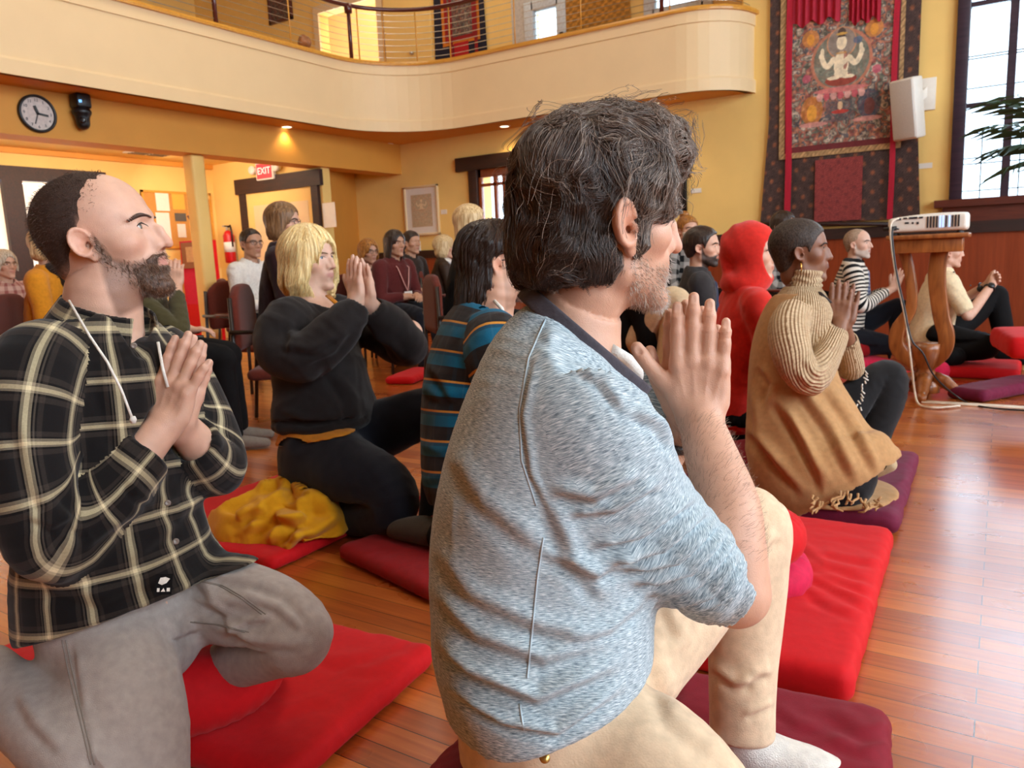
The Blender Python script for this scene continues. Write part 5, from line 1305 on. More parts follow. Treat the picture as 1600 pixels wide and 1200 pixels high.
# ------------------------------------------------------------------ man in the teal plaid shirt, long dark hair
def teal():
    P = Person('long-haired man with glasses in a teal, black and gold plaid flannel shirt', V(740, 800, 2.55)*A_([1, 1, 0]))
    F = face(13); up = nrm(UP+F*.04); o = by_ear(778, 416, 2.43, F, up, 1.02)
    th = 20
    torso = Loft([ringc(760, 482, 2.5, .09, .075, th), ringc(752, 505, 2.5, .15, .10, th), ringc(742, 545, 2.5, .19, .125, th), ringc(732, 610, 2.5, .195, .14, th), ringc(730, 690, 2.5, .185, .145, th), ringc(735, 745, 2.5, .19, .15, th), ringc(740, 775, 2.5, .18, .14, th)], cap=.3, sq=.3)
    slR = Loft(pxl([(770, 510, 2.38, .07), (775, 545, 2.31, .09), (790, 600, 2.29, .085), (830, 660, 2.3, .075), (870, 620, 2.36, .06), (900, 580, 2.42, .05)]), tagn=1, cap=.4)
    slL = Loft(pxl([(760, 510, 2.62, .07), (790, 560, 2.68, .075), (840, 640, 2.66, .07), (890, 600, 2.52, .05)]), tagn=2, cap=.4)
    pelv = Loft([ringc(740, 740, 2.5, .165, .135, th), ringc(745, 790, 2.5, .17, .14, th), ringc(750, 820, 2.5, .15, .13, th)], cap=.6)
    thR = Loft(pxl([(750, 780, 2.42, .11), (800, 830, 2.34, .10), (850, 870, 2.3, .08)]), tagn=1); shR = Loft(pxl([(850, 880, 2.3, .075), (760, 860, 2.38, .06), (690, 838, 2.46, .05)]), tagn=2)
    thL = Loft(pxl([(770, 770, 2.6, .10), (840, 760, 2.66, .09), (900, 740, 2.7, .075), (900, 840, 2.7, .06)]), tagn=3)
    P.body(o, F, up, Head(nose=.9, jaw=1.05, fat=.004), 1.02, SK_FAIR, stub=(.20, .10, .06), amt=.5, h=.0045, neck=[(V(778, 450, 2.47), .060), (V(768, 480, 2.49), .075), (V(760, 510, 2.5), .09)], core=[torso, pelv, slR, slL])
    garment(P.root, 'shirt', [torso, slR, slL], M_BLUEPLAID, .006, .035, sub=[lambda Q: P.neck(Q, .006)], disp=lambda Q, N: strokes(Q, N, [([(650, 600), (690, 620), (740, 610)], 8, .008), ([(645, 690), (690, 705), (730, 690)], 8, .008), ([(660, 560), (690, 590), (720, 640)], 8, .008), ([(650, 750), (690, 745), (730, 760)], 7, .007)])+wrinkles(Q, .004, 9, 31))
    MB().tube([V(*p) for p in [(772, 470, 2.40), (784, 482, 2.385), (790, 500, 2.38)]], .006, 8).build('undershirt', M_WHITECLOTH, P.root, smooth=True)
    garment(P.root, 'trousers', [pelv, thR, shR, thL], M_BLACKCLOTH, .009, .03, uv=False)
    garment(P.root, 'shoe', [Loft(pxl([(690, 836, 2.47, .045), (660, 828, 2.52, .048), (622, 828, 2.58, .034), (612, 832, 2.6, .02)]), cap=.8)], fmat('olive_suede', (60, 50, 36)), .007, uv=False)
    hm = hair_mat('dark_hair', (.008, .004, .003), (.030, .014, .008), .35, (140, 140, 12))
    h0 = long_hair(-.17, .016, .085, -.082, fwd=-.03, face_y=.07)
    def h(Q):
        E = np.stack([np.abs(Q[:, 0]), Q[:, 1], Q[:, 2]], 1)
        d = smax(h0(Q), -s_ell(E, (.085, .020, -.03), (.05, .048, .075)), .012)
        d = smin(d, Loft_tail(Q), .02)
        return d+.003*vnoise(Q*40, 3)
    tail = Loft([(A_([0, -.085, -.05]), .065, .04, (1, 0, 0), (0, 1, 0)), (A_([.01, -.095, -.15]), .075, .04, (1, 0, 0), (0, 1, 0)), (A_([.03, -.085, -.215]), .06, .035, (1, 0, 0), (0, 1, 0)), (A_([.05, -.06, -.255]), .04, .025, (1, 0, 0), (0, 1, 0))], cap=.8)
    Loft_tail = lambda Q: tail(Q)
    hb = P.mesh('hair', h, hm, .005, lo=(-.16, -.2, -.32))
    r = np.random.default_rng(19); Vt, Q = nets(h, (-.16, -.2, -.30), (.16, .16, .22), .008)
    flow = lambda q: np.stack([q[:, 0]*2.5, -.5*np.ones(len(q)), -1.0+0*q[:, 2]], 1)
    P0 = Vt[r.integers(0, len(Vt), 2600)]; S = flow_strands(h, P0, flow, 12, .009, lambda t: .001+.003*t, curl=.6, curl_s=18, seed=3)
    W = P.o+(S.reshape(-1, 3)*P.sc@P.M.T).reshape(S.shape)
    curves('hair_strands', W, np.linspace(.0007, .0003, 12), np.tile(A_([.030, .014, .008]), (len(P0), 1))*r.uniform(.4, 2., (len(P0), 1)), strand_mat('hair_strand'), hb)
    beard(P, 2200, [(.12, .06, .035), (.22, .13, .08)], .008, 12, rad=.0004)
    P.glasses(m_black)
teal()
# ------------------------------------------------------------------ woman in the tan wool wrap
def tan_lady():
    P = Person('woman with cropped dark hair in a tan wool wrap and ribbed sweater, palms pressed', V(1270, 740, 2.95)*A_([1, 1, 0]))
    F = nrm(face(-17)+UP*.06); up = nrm(UP-F*.06); o = by_ear(1250, 398, 2.87, F, up, .97)
    th = 6
    fR = Loft(pxl([(1265, 595, 2.72, .045), (1295, 560, 2.76, .042), (1312, 508, 2.82, .028)])); fL = Loft(pxl([(1330, 570, 3.02, .045), (1318, 512, 2.88, .028)]))
    hd = nrm(CU+CR*.12+CF*.1)
    H1 = Hand(V(1310, 506, 2.83), hd, nrm(-CF*.9-CR*.35), True, spread=(.02, 0, -.03, -.08), curl=(.06, .06, .08, .10), thumb='side', sc=.95); H2 = Hand(V(1318, 508, 2.865), nrm(CU+CR*.2+CF*.1), nrm(CF*.9+CR*.35), False, thumb='side', sc=.95, spread=(.02, 0, -.03, -.08))
    torso = Loft([ringc(1253, 452, 2.95, .085, .07, th), ringc(1251, 470, 2.95, .14, .09, th), ringc(1246, 500, 2.95, .175, .115, th), ringc(1242, 560, 2.95, .165, .125, th), ringc(1240, 620, 2.95, .165, .135, th), ringc(1240, 680, 2.95, .19, .16, th)], cap=.3)
    slR = Loft(pxl([(1240, 488, 2.82, .06), (1232, 515, 2.76, .072), (1240, 560, 2.72, .068), (1266, 592, 2.70, .060), (1292, 556, 2.75, .050), (1308, 522, 2.805, .042)]), tagn=1, cap=.3)
    slL = Loft(pxl([(1265, 490, 3.06, .06), (1300, 540, 3.12, .06), (1330, 575, 3.04, .05), (1322, 530, 2.93, .042)]), tagn=2, cap=.3)
    wrap = Loft([ringc(1250, 468, 2.95, .12, .092, th), ringc(1244, 500, 2.95, .155, .125, th), ringc(1237, 555, 2.95, .160, .150, th), ringc(1240, 605, 2.94, .175, .165, th), ringc(1250, 655, 2.92, .195, .195, th), ringc(1264, 705, 2.90, .215, .228, th), ringc(1284, 745, 2.87, .228, .240, th), ringc(1297, 766, 2.86, .222, .236, th)], cap=.12, dens=5)
    pelv = Loft([ringc(1240, 650, 2.95, .15, .13, th), ringc(1240, 720, 2.95, .15, .13, th)], cap=.7)
    thL = Loft(pxl([(1270, 690, 3.05, .10), (1335, 630, 3.08, .09), (1385, 590, 3.08, .072), (1385, 620, 3.06, .072), (1365, 680, 3.05, .062), (1350, 735, 3.04, .05)]), tagn=1)
    thR = Loft(pxl([(1270, 720, 2.82, .10), (1330, 745, 2.72, .085), (1290, 775, 2.74, .07), (1220, 755, 2.95, .06)]), tagn=2)
    P.body(o, F, up, Head(nose=.72, nosew=1.25, chin=.9, jaw=.96, brow=.7, lips=1.35, hump=-.001), .97, SKB, lip=(.13, .05, .035), h=.0045, neck=[(V(1252, 432, 2.95), .056), (V(1252, 460, 2.95), .064)], limbs=[([fR], [H1]), ([fL], [H2])], core=[torso, pelv], hh=.0038, neckr=.055, nail=(.30, .14, .09), look=(0, 1, .15))
    garment(P.root, 'sweater', [torso, slR, slL], M_TANRIB, .006, .03, sub=[lambda Q: s_cap(Q, V(1306, 526, 2.80), V(1312, 505, 2.82), .036), lambda Q: s_cap(Q, V(1322, 536, 2.94), V(1318, 510, 2.88), .036)], disp=lambda Q, N: strokes(Q, N, [([(1245, 580), (1265, 600), (1290, 575)], 6, .007), ([(1255, 560), (1275, 585), (1295, 565)], 5, .006), ([(1280, 560), (1295, 545), (1310, 540)], 4, .004)])+wrinkles(Q, .002, 12, 41))
    garment(P.root, 'turtleneck', [Loft(pxl([(1254, 460, 2.95, .075), (1256, 445, 2.94, .066), (1259, 424, 2.93, .060)]), cap=.3)], M_TANRIB, .006, sub=[lambda Q: P.neck(Q, .003)], disp=lambda Q, N: .004*np.sin(Q[:, 2]*260+3*vnoise(Q*20, 2)))
    WS = [([(1175, 600), (1190, 680), (1230, 740)], 9, .014), ([(1215, 620), (1260, 690), (1300, 760)], 9, .016), ([(1250, 600), (1300, 670), (1340, 750)], 9, .014), ([(1290, 600), (1340, 670), (1375, 740)], 8, .012), ([(1160, 660), (1210, 710), (1260, 770)], 9, .012), ([(1190, 570), (1210, 600), (1200, 640)], 7, .01), ([(1235, 640), (1270, 720), (1290, 770)], 7, .012)]
    w = garment(P.root, 'wool_wrap', [wrap], M_TAN, .007, .06, uv=False, sub=[lambda Q: slR(Q, .006), lambda Q: slL(Q, .004), lambda Q: s_box(Q, V(1345, 545, 2.95), (.13, .13, .16), .03, frame(face(th), UP)), lambda Q: s_ell(Q, V(1256, 445, 2.95), (.07, .07, .07))], subk=.012,
                disp=lambda Q, N: strokes(Q, N, WS)+wrinkles(Q, .006, 6, 5, (1, 1, .3)))
    fr = MB(); r = np.random.default_rng(5)
    for k in range(20):
        x = 1272+k*5.4+r.normal(0, 2); y = 776+8*math.sin(k*.5)+r.normal(0, 2); a = V(x, y, 2.62); a[2] = max(a[2], .105)
        p = [a]
        for j in range(4): p.append(p[-1]+A_([r.normal(.0, .010), r.normal(-.012, .008), -.012 if j == 0 else -.004]))
        for q in p: q[2] = max(q[2], .078)
        fr.tube(p, [.005, .0045, .004, .004, .003], 6)
    fr.build('fringe', M_TAN, w, smooth=True)
    garment(P.root, 'jeans', [pelv, thL, thR], fmat('black_denim', (20, 18, 20)), .008, .03, uv=False, disp=lambda Q, N: wrinkles(Q, .004, 9, 3))
    tp = MB(); 
    for k in range(16):
        a = V(1352+r.normal(0, 3)-k*.8, 574+k*5.2, 2.985-.002*k); tp.tube([a, a+A_([r.normal(0, .01), r.normal(-.004, .004), -.012])], .003, 5)
    tp.build('torn_threads', M_WHITECLOTH, P.root, smooth=True)
    garment(P.root, 'bootie', [Loft(pxl([(1215, 742, 2.86, .05), (1195, 742, 2.9, .05)]))], M_BLACKCLOTH, .008, uv=False)
    garment(P.root, 'foot_sock', [Loft(pxl([(1196, 740, 2.9, .048), (1172, 738, 2.95, .045), (1156, 738, 2.98, .032)]))], fmat('olive_sock', (176, 150, 104)), .008, uv=False)
    garment(P.root, 'shoe', [Loft(pxl([(1340, 735, 3.0, .04), (1365, 732, 2.94, .038), (1390, 726, 2.9, .028)]))], fmat('beige_shoe', (190, 166, 130)), .008, uv=False)
    P.mesh('hair', short_hair(.009, 'low', .0015), hair_mat('cropped_dark_hair', (.014, .009, .006), (.070, .046, .034), .6, (220, 220, 120)), .0045)
    P.brows(mat('brow_black', (.012, .008, .006), .6), .9)
    MB().tube([P.w(.082, -.002, -.028), P.w(.086, -.002, -.045), P.w(.084, -.002, -.062)], .003, 8).build('earring', mat('gold', lin((220, 170, 90)), .25, 1), P.root, smooth=True)
    g = A_([V(*p) for p in [(1278, 458, 2.83), (1300, 478, 2.86), (1312, 520, 2.88), (1300, 560, 2.88)]]); MB().tube(g, .02, 8, flat=.4).build('vest_edge', mat('dark_trim', lin((52, 42, 40)), .8), P.root, smooth=True)
tan_lady()
# ------------------------------------------------------------------ the rest of the congregation
def shoe_pair(P, pts, F, m, h):
    for c in pts:
        c = A_(c)
        garment(P.root, 'shoe', [Loft([(c-F*.05+UP*.02, .038, .04), (c+F*.05+UP*.0, .042, .036), (c+F*.15-UP*.01, .036, .024)], cap=.8)], m, h, uv=False)
def sitter(label, px, py, d, th, top, bottom, hair=None, hairm=None, skin=SK_FAIR, mode='chair', arms='lap', sc_=.95, bulk=1., tilt=0., turn=0., head=None, legs=True, stub=None, amt=0, glasses=None, h=.009, brow=None, tname='sweater', short=False, seat=None, lean=.06, hh=None, shoe=None, lookup=0., group=None):
    o = V(px, py, d); Ft = face(th); Fh = nrm(face(th+turn)+UP*tilt); S = np.cross(Ft, UP)
    nb = o-Ft*.02-UP*.125*sc_; sh = o-Ft*(.03)-UP*.195*sc_
    seat = seat if seat is not None else (.47 if mode == 'chair' else .16)
    hz = max(seat+.08, sh[2]-.56*sc_); hip = sh-Ft*lean; hip = A_([hip[0], hip[1], hz])
    P = Person(label, (hip[0], hip[1], 0), group)
    mid = lambda t: sh+(hip-sh)*t
    U = nrm(sh-hip); rg = lambda c, a, b: ringw(c, a*bulk, b*bulk, Ft, U)
    torso = Loft([rg(nb+UP*.01, .075, .065), rg(sh+UP*.03, .13, .08), rg(sh-UP*.05, .165, .105), rg(mid(.4), .165, .12), rg(mid(.7), .155, .125), rg(mid(1.0), .175, .14), rg(mid(1.12), .17, .14)], cap=.4)
    sleeves, skl, hands, cuts, wrs = [], [], [], [], []
    for k, sd in enumerate((1, -1)):
        s0 = sh+S*sd*.175*bulk**.7-UP*.015
        if arms == 'pray':
            el = s0+S*sd*.07-UP*.26+Ft*.07; wr = sh+Ft*.30-UP*.16+S*sd*.018; hf, hb = nrm(UP+Ft*.35), S*sd
        elif arms == 'lap':
            el = s0+S*sd*.05-UP*.27+Ft*.05; wr = hip+Ft*.27+UP*.13+S*sd*.045; hf, hb = nrm(Ft-S*sd*.7-UP*.1), nrm(UP+S*sd*.4)
        elif arms == 'clasp':
            el = s0+S*sd*.10-UP*.20+Ft*.16; wr = sh+Ft*.38-UP*.20+S*sd*.03; hf, hb = nrm(Ft*.6-S*sd*.9+UP*.25), nrm(Ft+S*sd*.6)
        elif arms == 'chin':
            if sd == 1: el = s0+S*.06-UP*.22+Ft*.20; wr = o+Ft*.10-UP*.15+S*.05; hf, hb = nrm(UP-Ft*.2), S
            else: el = s0+S*sd*.05-UP*.27+Ft*.05; wr = hip+Ft*.3+UP*.12; hf, hb = nrm(Ft-S*sd*.5), UP
        else: el, wr, hf, hb = arms(sd, s0, sh, hip, Ft, S)
        e = el if not short else s0+(el-s0)*.85
        pts = [(s0-S*sd*.05+UP*.005, .055*bulk), (s0, .064*bulk), (s0+(el-s0)*.5, .056*bulk)]
        pts += [(e, .052*bulk)] if short else [(el, .050*bulk), (el+(wr-el)*.5, .045), (el+(wr-el)*.9, .036)]
        sleeves.append(Loft(pts, cap=.4, tagn=1+k, dens=3))
        fo = Loft([(el+(s0-el)*.12, .034), (el, .034), (el+(wr-el)*.4, .038), (wr, .028)], dens=3)
        wrs.append((wr, nrm(wr-el)))
        H = Hand(wr, hf, hb, sd == 1, curl=(.1,)*4 if arms == 'pray' else (.45, .5, .5, .5), thumb='side', sc=.92*sc_/.95)
        skl.append(([fo], [H])); cuts.append((lambda f: (lambda Q: f(Q, .004)))(Loft([(el+(wr-el)*(.82 if not short else 0), .034 if not short else .040), (wr, .032)], dens=1)))
    P.S, P.F, P.hip, P.sh, P.wrs = S, Ft, hip, sh, wrs
    lod = 1 if d > 3 else 2
    P.body(o, Fh, nrm(UP-face(th+turn)*tilt), head or Head(nose=.8), sc_, skin, h=h*.6, hh=hh or h*.55, neck=[(nb+UP*.02, .056*sc_), (nb-UP*.03-Ft*.01, .060), (sh-UP*.03-Ft*.01, .060)], limbs=skl, core=[torso], far=True, lod=lod, stub=stub, amt=amt, eyes=d < 7.9, look=(0, 1, lookup))
    garment(P.root, tname, [torso]+sleeves, top, h, .03, sub=cuts+[lambda Q: s_cap(Q, nb-UP*.005, o-UP*.03, .066, .075)], disp=lambda Q, N: wrinkles(Q, .006, 9, int(px) % 50))
    if legs:
        L = []; feet = []
        for k, sd in enumerate((1, -1)):
            hp = hip+S*sd*.085
            if mode == 'chair':
                kn = hp+Ft*.42+S*sd*.03; kn = A_([kn[0], kn[1], seat+.05]); an = A_([kn[0], kn[1], .10])+Ft*.03; feet.append(an-UP*.06+Ft*.02)
            elif mode == 'cross':
                kn = hp+Ft*.30+S*sd*.24; kn = A_([kn[0], kn[1], .12]); an = hip+Ft*.28-S*sd*.10; an = A_([an[0], an[1], .065])
            elif mode == 'kneel1':
                if sd == -1: kn = hp+Ft*.40; kn = A_([kn[0], kn[1], .46]); an = kn+Ft*.0; an = A_([an[0], an[1], .14]); feet.append(an-UP*.04)
                else: kn = hp+Ft*.36; kn = A_([kn[0], kn[1], .16]); an = hp-Ft*.08; an = A_([an[0], an[1], .12])
            else:
                kn = hp+Ft*.36+S*sd*.06; kn = A_([kn[0], kn[1], .16]); an = hp-Ft*.10; an = A_([an[0], an[1], .12])
            L.append(Loft([(hp-UP*.02, .10*bulk**.5), (hp+(kn-hp)*.5, .088), (kn, .068), (kn+(an-kn)*.15+UP*0, .066), (kn+(an-kn)*.5, .060), (an, .050)], dens=3, tagn=1+k))
        pel = Loft([rg(hip+UP*.06, .15, .125), rg(hip-UP*.03, .165, .14), rg(hip-UP*.08, .14, .12)], cap=.6)
        P.lower = garment(P.root, 'trousers', [pel]+L, bottom, h, .03, uv=False, disp=lambda Q, N: wrinkles(Q, .005, 9, 7))
        if feet: shoe_pair(P, feet, Ft, shoe or M_BLACKCLOTH, h)
    if hair: P.mesh('hair', hair, hairm, h*.65)
    if brow is not False and d < 7.9: P.brows(brow or mat('brow_dark', (.030, .014, .009), .6), 1.2)
    if glasses: P.glasses(glasses)
    return P
def lanyard(P, m, badge=True):
    F, S, sh = P.F, P.S, P.sh
    t = MB()
    for sd in (1, -1): t.tube([P.o-F*.02-UP*.13+S*sd*.065, sh+F*.115+S*sd*.075-UP*.02, sh+F*.14+S*sd*.03-UP*.16, sh+F*.15-UP*.23], .005, 6)
    t.build('lanyard', m, P.root, smooth=True)
    if badge: MB().obox(sh+F*.155-UP*.27, S, UP, F, (.05, .035, .003)).build('name_badge', M_WHITECLOTH, P.root)
H_BR = hair_mat('brown_hair', lin((44, 26, 16)), lin((96, 58, 32)), .45, (120, 120, 14)); H_DK = hair_mat('black_brown_hair', (.012, .007, .005), (.05, .028, .019), .4, (140, 140, 14))
H_GR = hair_mat('grey_hair', lin((140, 122, 100)), lin((216, 200, 176)), .5, (120, 120, 14)); H_GB = hair_mat('grey_blonde_hair', lin((170, 132, 84)), lin((232, 206, 158)), .45, (120, 120, 14)); H_AU = hair_mat('honey_brown_hair', lin((92, 50, 20)), lin((190, 126, 56)), .45, (100, 100, 20))
M_CHK = plaid('black_white_check', .09, [(0, (6, 6, 6)), (.5, (110, 104, 98))], .09, [(0, (6, 6, 6)), (.5, (112, 106, 100))])
M_PINKCHK = plaid('pale_pink_check', .06, [(0, (150, 118, 106)), (.6, (110, 60, 56))], .06, [(0, (130, 108, 98)), (.6, (96, 56, 50))])
M_LEAF = plaid('mottled_scarf', .03, [(0, (30, 22, 18)), (.5, (84, 60, 44))], .04, [(0, (24, 18, 14)), (.4, (70, 52, 40)), (.7, (14, 10, 8))])
M_NAVY = fmat('navy_tee', (36, 48, 74)); M_DKGREY = fmat('dark_grey_fleece', (46, 42, 42)); M_BROWNJ = fmat('brown_leather', (58, 42, 32), rough=.5, sheen=0); M_DKJKT = fmat('dark_brown_jacket', (44, 32, 26))
bald_top = hair_mat('thin_grey_hair', lin((120, 96, 78)), lin((186, 160, 136)), .5, (200, 200, 60))
H_LB = hair_mat('light_brown_hair', lin((84, 58, 36)), lin((150, 112, 74)), .45, (120, 120, 14))
gl = mat('spectacle_black', (.01, .01, .01), .3)
# front rows on the floor
P = sitter('man with dark beard in a dark grey sweatshirt sitting beside the red hood', 1097, 390, 4.6, -8, M_DKGREY, M_BLACKCLOTH, short_hair(.016, 'std'), H_DK, SK_FAIR, 'cross', 'lap', stub=(.03, .014, .009), amt=.95, h=.008, bulk=1.08, turn=-16, tname='sweatshirt')
garment(P.root, 'shirt_panel', [Loft([ringw(P.sh+P.F*.045-UP*.02, .075, .075, P.F), ringw(P.sh+P.F*.05-UP*.2, .08, .085, P.F)], cap=.4)], M_NAVY, .009, uv=False)
def bd(Q, P=P):
    return smax(P.shape(Q, 1)-.006*np.clip(P.shape.beard(Q)*1.4, 0, 1)+.0035, .4-P.shape.beard(Q)*.9, .01)
P.mesh('beard', bd, H_DK, .006, lo=(-.09, -.02, -.15), hi=(.09, .15, .05))
# person in the red hood
P = sitter('person in a bright red hooded sweatshirt with the hood up', 1174, 402, 3.5, 0, M_REDHOOD, M_BLACKCLOTH, None, None, SK_FAIR, 'kneel', 'lap', sc_=.97, bulk=1.06, h=.0075, tname='hoodie', head=Head(nose=.85), turn=-24)
def hood(Q):
    d = smin(s_ell(Q, (0, -.012, .052), (.112, .128, .118)), s_ell(Q, (0, .030, -.03), (.102, .088, .105)), .04)
    d = smin(d, s_ell(Q, (0, -.03, -.115), (.125, .115, .070)), .05)
    d = smin(d, s_ell(Q, (0, -.100, .01), (.055, .040, .085)), .04)
    inn = smin(s_ell(Q, (0, .00, .045), (.098, .112, .104)), s_ell(Q, (0, .03, -.03), (.076, .074, .10)), .03)
    op = s_ell(Q, (0, .125, .000), (.13, .080, .105))
    d = smax(smax(d, -inn, .005), -op, .012)
    return d-.003*np.sin(Q[:, 1]*70+Q[:, 2]*45)*np.clip((-.02-Q[:, 1])/.05, 0, 1)-.004*vnoise(Q*18, 3)
P.mesh('hood', hood, M_REDHOOD, .0055, lo=(-.14, -.18, -.2), hi=(.14, .16, .2))
MB().tube([P.w(.02, .075, -.16), P.w(.022, .085, -.26)], .004, 6).build('drawstring', M_REDHOOD, P.root, smooth=True)
MB().tube([P.w(0, .062, -.15), P.w(0, .094, -.26), P.w(0, .105, -.42)], .004, 6).build('zipper', mat('zip_red', lin((150, 30, 30)), .5), P.root, smooth=True)
# striped sweater
P = sitter('grey-haired man in a black and white striped sweater, hands held together', 1340, 384, 6.2, -24, M_STRIPE, M_NAVYJEAN, None, None, (.62, .37, .27), 'kneel1', 'pray', sc_=.97, bulk=1.15, h=.009, stub=(.5, .42, .36), amt=.7, head=Head(nose=.95, fat=.003), turn=-20, lookup=.1, tilt=.05)
P.mesh('hair', short_hair(.004, 'recede'), bald_top, .007)
garment(P.root, 'shirt_panel', [Loft([ringw(P.sh+P.F*.05-UP*.02, .06, .075, P.F), ringw(P.sh+P.F*.05-UP*.28, .065, .095, P.F)], cap=.4)], plaid('blue_white_check', .03, [(0, (30, 44, 84)), (.5, (110, 112, 120))], .03, [(0, (24, 36, 70)), (.5, (110, 112, 120))]), .009)
MB().tube([P.w(.06, -.02, -.12), P.w(.05, .06, -.2)], .006, 6).build('lanyard', mat('red_cord', lin((190, 40, 40)), .6), P.root, smooth=True)
# cream shirt, arms round the raised knee
def knee_arms(sd, s0, sh, hip, F, S):
    return s0+S*sd*.10-UP*.25+F*.12, sh+F*.33-UP*.05+S*sd*.05, nrm(F*.5-S*sd*.75+UP*.5), nrm(F*.9+S*sd*.6+UP*.2)
P = sitter('man in a cream short-sleeved shirt sitting with hands clasped over one knee', 1480, 396, 5.85, -16, M_CREAMSHIRT, M_BLACKCLOTH, short_hair(.008, 'std'), bald_top, (.62, .36, .26), 'x', knee_arms, sc_=.98, bulk=1.15, h=.009, short=True, legs=False, tname='shirt')
pel = Loft([ringw(P.hip+UP*.05, .17, .145, P.F), ringw(P.hip-UP*.06, .18, .15, P.F)], cap=.6)
tL = Loft(pxl([(1482, 520, 5.95, .105), (1520, 490, 6.0, .10), (1553, 462, 6.02, .083), (1558, 475, 6.0, .083), (1568, 520, 5.95, .072), (1572, 552, 5.9, .058)]), tagn=1)
tR = Loft(pxl([(1472, 527, 5.75, .11), (1510, 537, 5.6, .105), (1540, 542, 5.5, .09), (1500, 549, 5.6, .072), (1445, 549, 5.8, .06)]), tagn=2)
garment(P.root, 'trousers', [pel, tL, tR], M_BLACKCLOTH, .009, .03, uv=False)
garment(P.root, 'shoe', [Loft(pxl([(1562, 553, 5.9, .045), (1580, 558, 5.85, .045), (1597, 563, 5.8, .035)]))], M_BLACKCLOTH, .009, uv=False)
for wr, wd in P.wrs:
    c = wr-wd*.05; sx = nrm(np.cross(wd, UP)); sy = np.cross(sx, wd)
    b = MB(); b.tube([c+(sx*math.cos(t)+sy*math.sin(t))*.034 for t in np.linspace(0, 2*math.pi, 21)], .009, 6, caps=False)
    n = nrm(CP-c); n = nrm(n-wd*(n@wd)); b.lathe([(.024, -.004), (.024, .008), (.02, .012)], c+n*.034, 18, Matrix((wd, np.cross(n, wd), n)).transposed()); b.build('wristwatch', m_black, P.root, smooth=True)
for x, y in ((1496, 437), (1516, 446), (1490, 425)): MB().lathe([(.006, 0), (.006, .006)], V(x, y, 5.66), 8, Matrix((CRH, UP, -CFH)).transposed()).build('button', m_black, P.root)
# seated on chairs, far rows
CH = []      # (hip, facing, who)
def chaired(*a, **k):
    who = k.pop('who', a[0]); P = sitter(*a, **k); CH.append((P.hip, P.F, who)); return P
P = chaired('woman with brown bob, glasses and a dark maroon jacket seated behind the blonde bob', 443, 352, 4.7, 6, M_MAROONCL, M_BLACKCLOTH, long_hair(-.085, .018, .090, -.08, fwd=-.025, bottom_in=.01, face_y=.058, face_w=.066), H_LB, glasses=gl, h=.008, turn=-10, who='maroon jacket', tname='jacket')
P = chaired('man with dark hair in a white button shirt seated by the fire extinguisher', 393, 383, 6.3, -26, M_WHITECLOTH, M_BLACKCLOTH, short_hair(.010, 'std', .004), H_DK, SK_TAN, h=.009, glasses=gl, turn=-14, who='white shirt', tname='shirt')
P = chaired('woman with curly honey hair and glasses in black, seated in the far corner', 576, 396, 7.6, -34, M_BLACKCLOTH, M_BLACKCLOTH, long_hair(-.12, .024, .10, -.09, fwd=.0), H_AU, h=.009, glasses=gl, turn=-12, who='black top')
P = chaired('woman with long dark hair in a burgundy cardigan wearing a lanyard and badge', 617, 383, 7.0, -34, fmat('burgundy_knit', (84, 28, 26)), M_NAVYJEAN, long_hair(-.17, .016, .090, -.08, fwd=.0), H_DK, SK_TAN, h=.009, turn=-8, bulk=1.1, who='burgundy cardigan', tname='cardigan')
lanyard(P, mat('pink_cord', lin((206, 150, 140)), .7))
P = chaired('woman with pulled-back dark hair in a dark brown jacket beside the burgundy cardigan', 643, 381, 8.0, -30, M_DKJKT, M_BLACKCLOTH, short_hair(.012, 'low'), H_DK, SK_TAN, h=.009, glasses=None, turn=-10, who='dark brown jacket', tname='jacket')
P = chaired('woman with short pale blonde hair in a brown leather sleeve and light scarf', 694, 388, 8.2, 14, M_BROWNJ, M_BLACKCLOTH, long_hair(-.10, .022, .092, -.08, fwd=-.01, bottom_in=.015), H_GB, h=.009, who='leather jacket', tname='jacket')
P.mesh('scarf', lambda Q: s_ell(Q, (0, -.01, -.15), (.10, .10, .05))-.004*vnoise(Q*30, 2), M_WHITECLOTH, .008, lo=(-.14, -.15, -.22), hi=(.14, .13, -.08))
P = chaired('woman with long grey-blonde hair seated behind the teal plaid shirt', 735, 352, 5.2, 16, M_BLACKCLOTH, M_BLACKCLOTH, long_hair(-.30, .018, .088, -.085, fwd=-.02, face_y=.06, face_w=.064), H_GB, h=.009, turn=-14, who='long grey-blonde hair', seat=.5)
P = chaired('woman in a mustard cardigan and mottled scarf seated behind the plaid shoulder', 78, 387, 4.7, 8, fmat('mustard_cardigan', (208, 132, 26)), M_BLACKCLOTH, long_hair(-.07, .02, .088, -.08, bottom_in=.02), H_GB, h=.008, who='mustard cardigan', tname='cardigan')
P.mesh('scarf', lambda Q: smin(s_ell(Q, (0, .0, -.145), (.095, .10, .05)), s_cap(Q, (.03, .08, -.17), (.02, .13, -.34), .05, .045), .03)-.008*vnoise(Q*26, 2), M_LEAF, .007, lo=(-.14, -.15, -.42), hi=(.14, .2, -.08)).data.attributes
P = chaired('elderly woman with short grey hair in a pale checked jacket by the curtain', 8, 416, 6.6, -26, M_PINKCHK, M_BLACKCLOTH, long_hair(-.045, .020, .090, -.075, bottom_in=.015, face_y=.07), H_GR, h=.009, glasses=mat('brass_rim', lin((150, 110, 60)), .3, 1), who='checked jacket', tname='jacket')
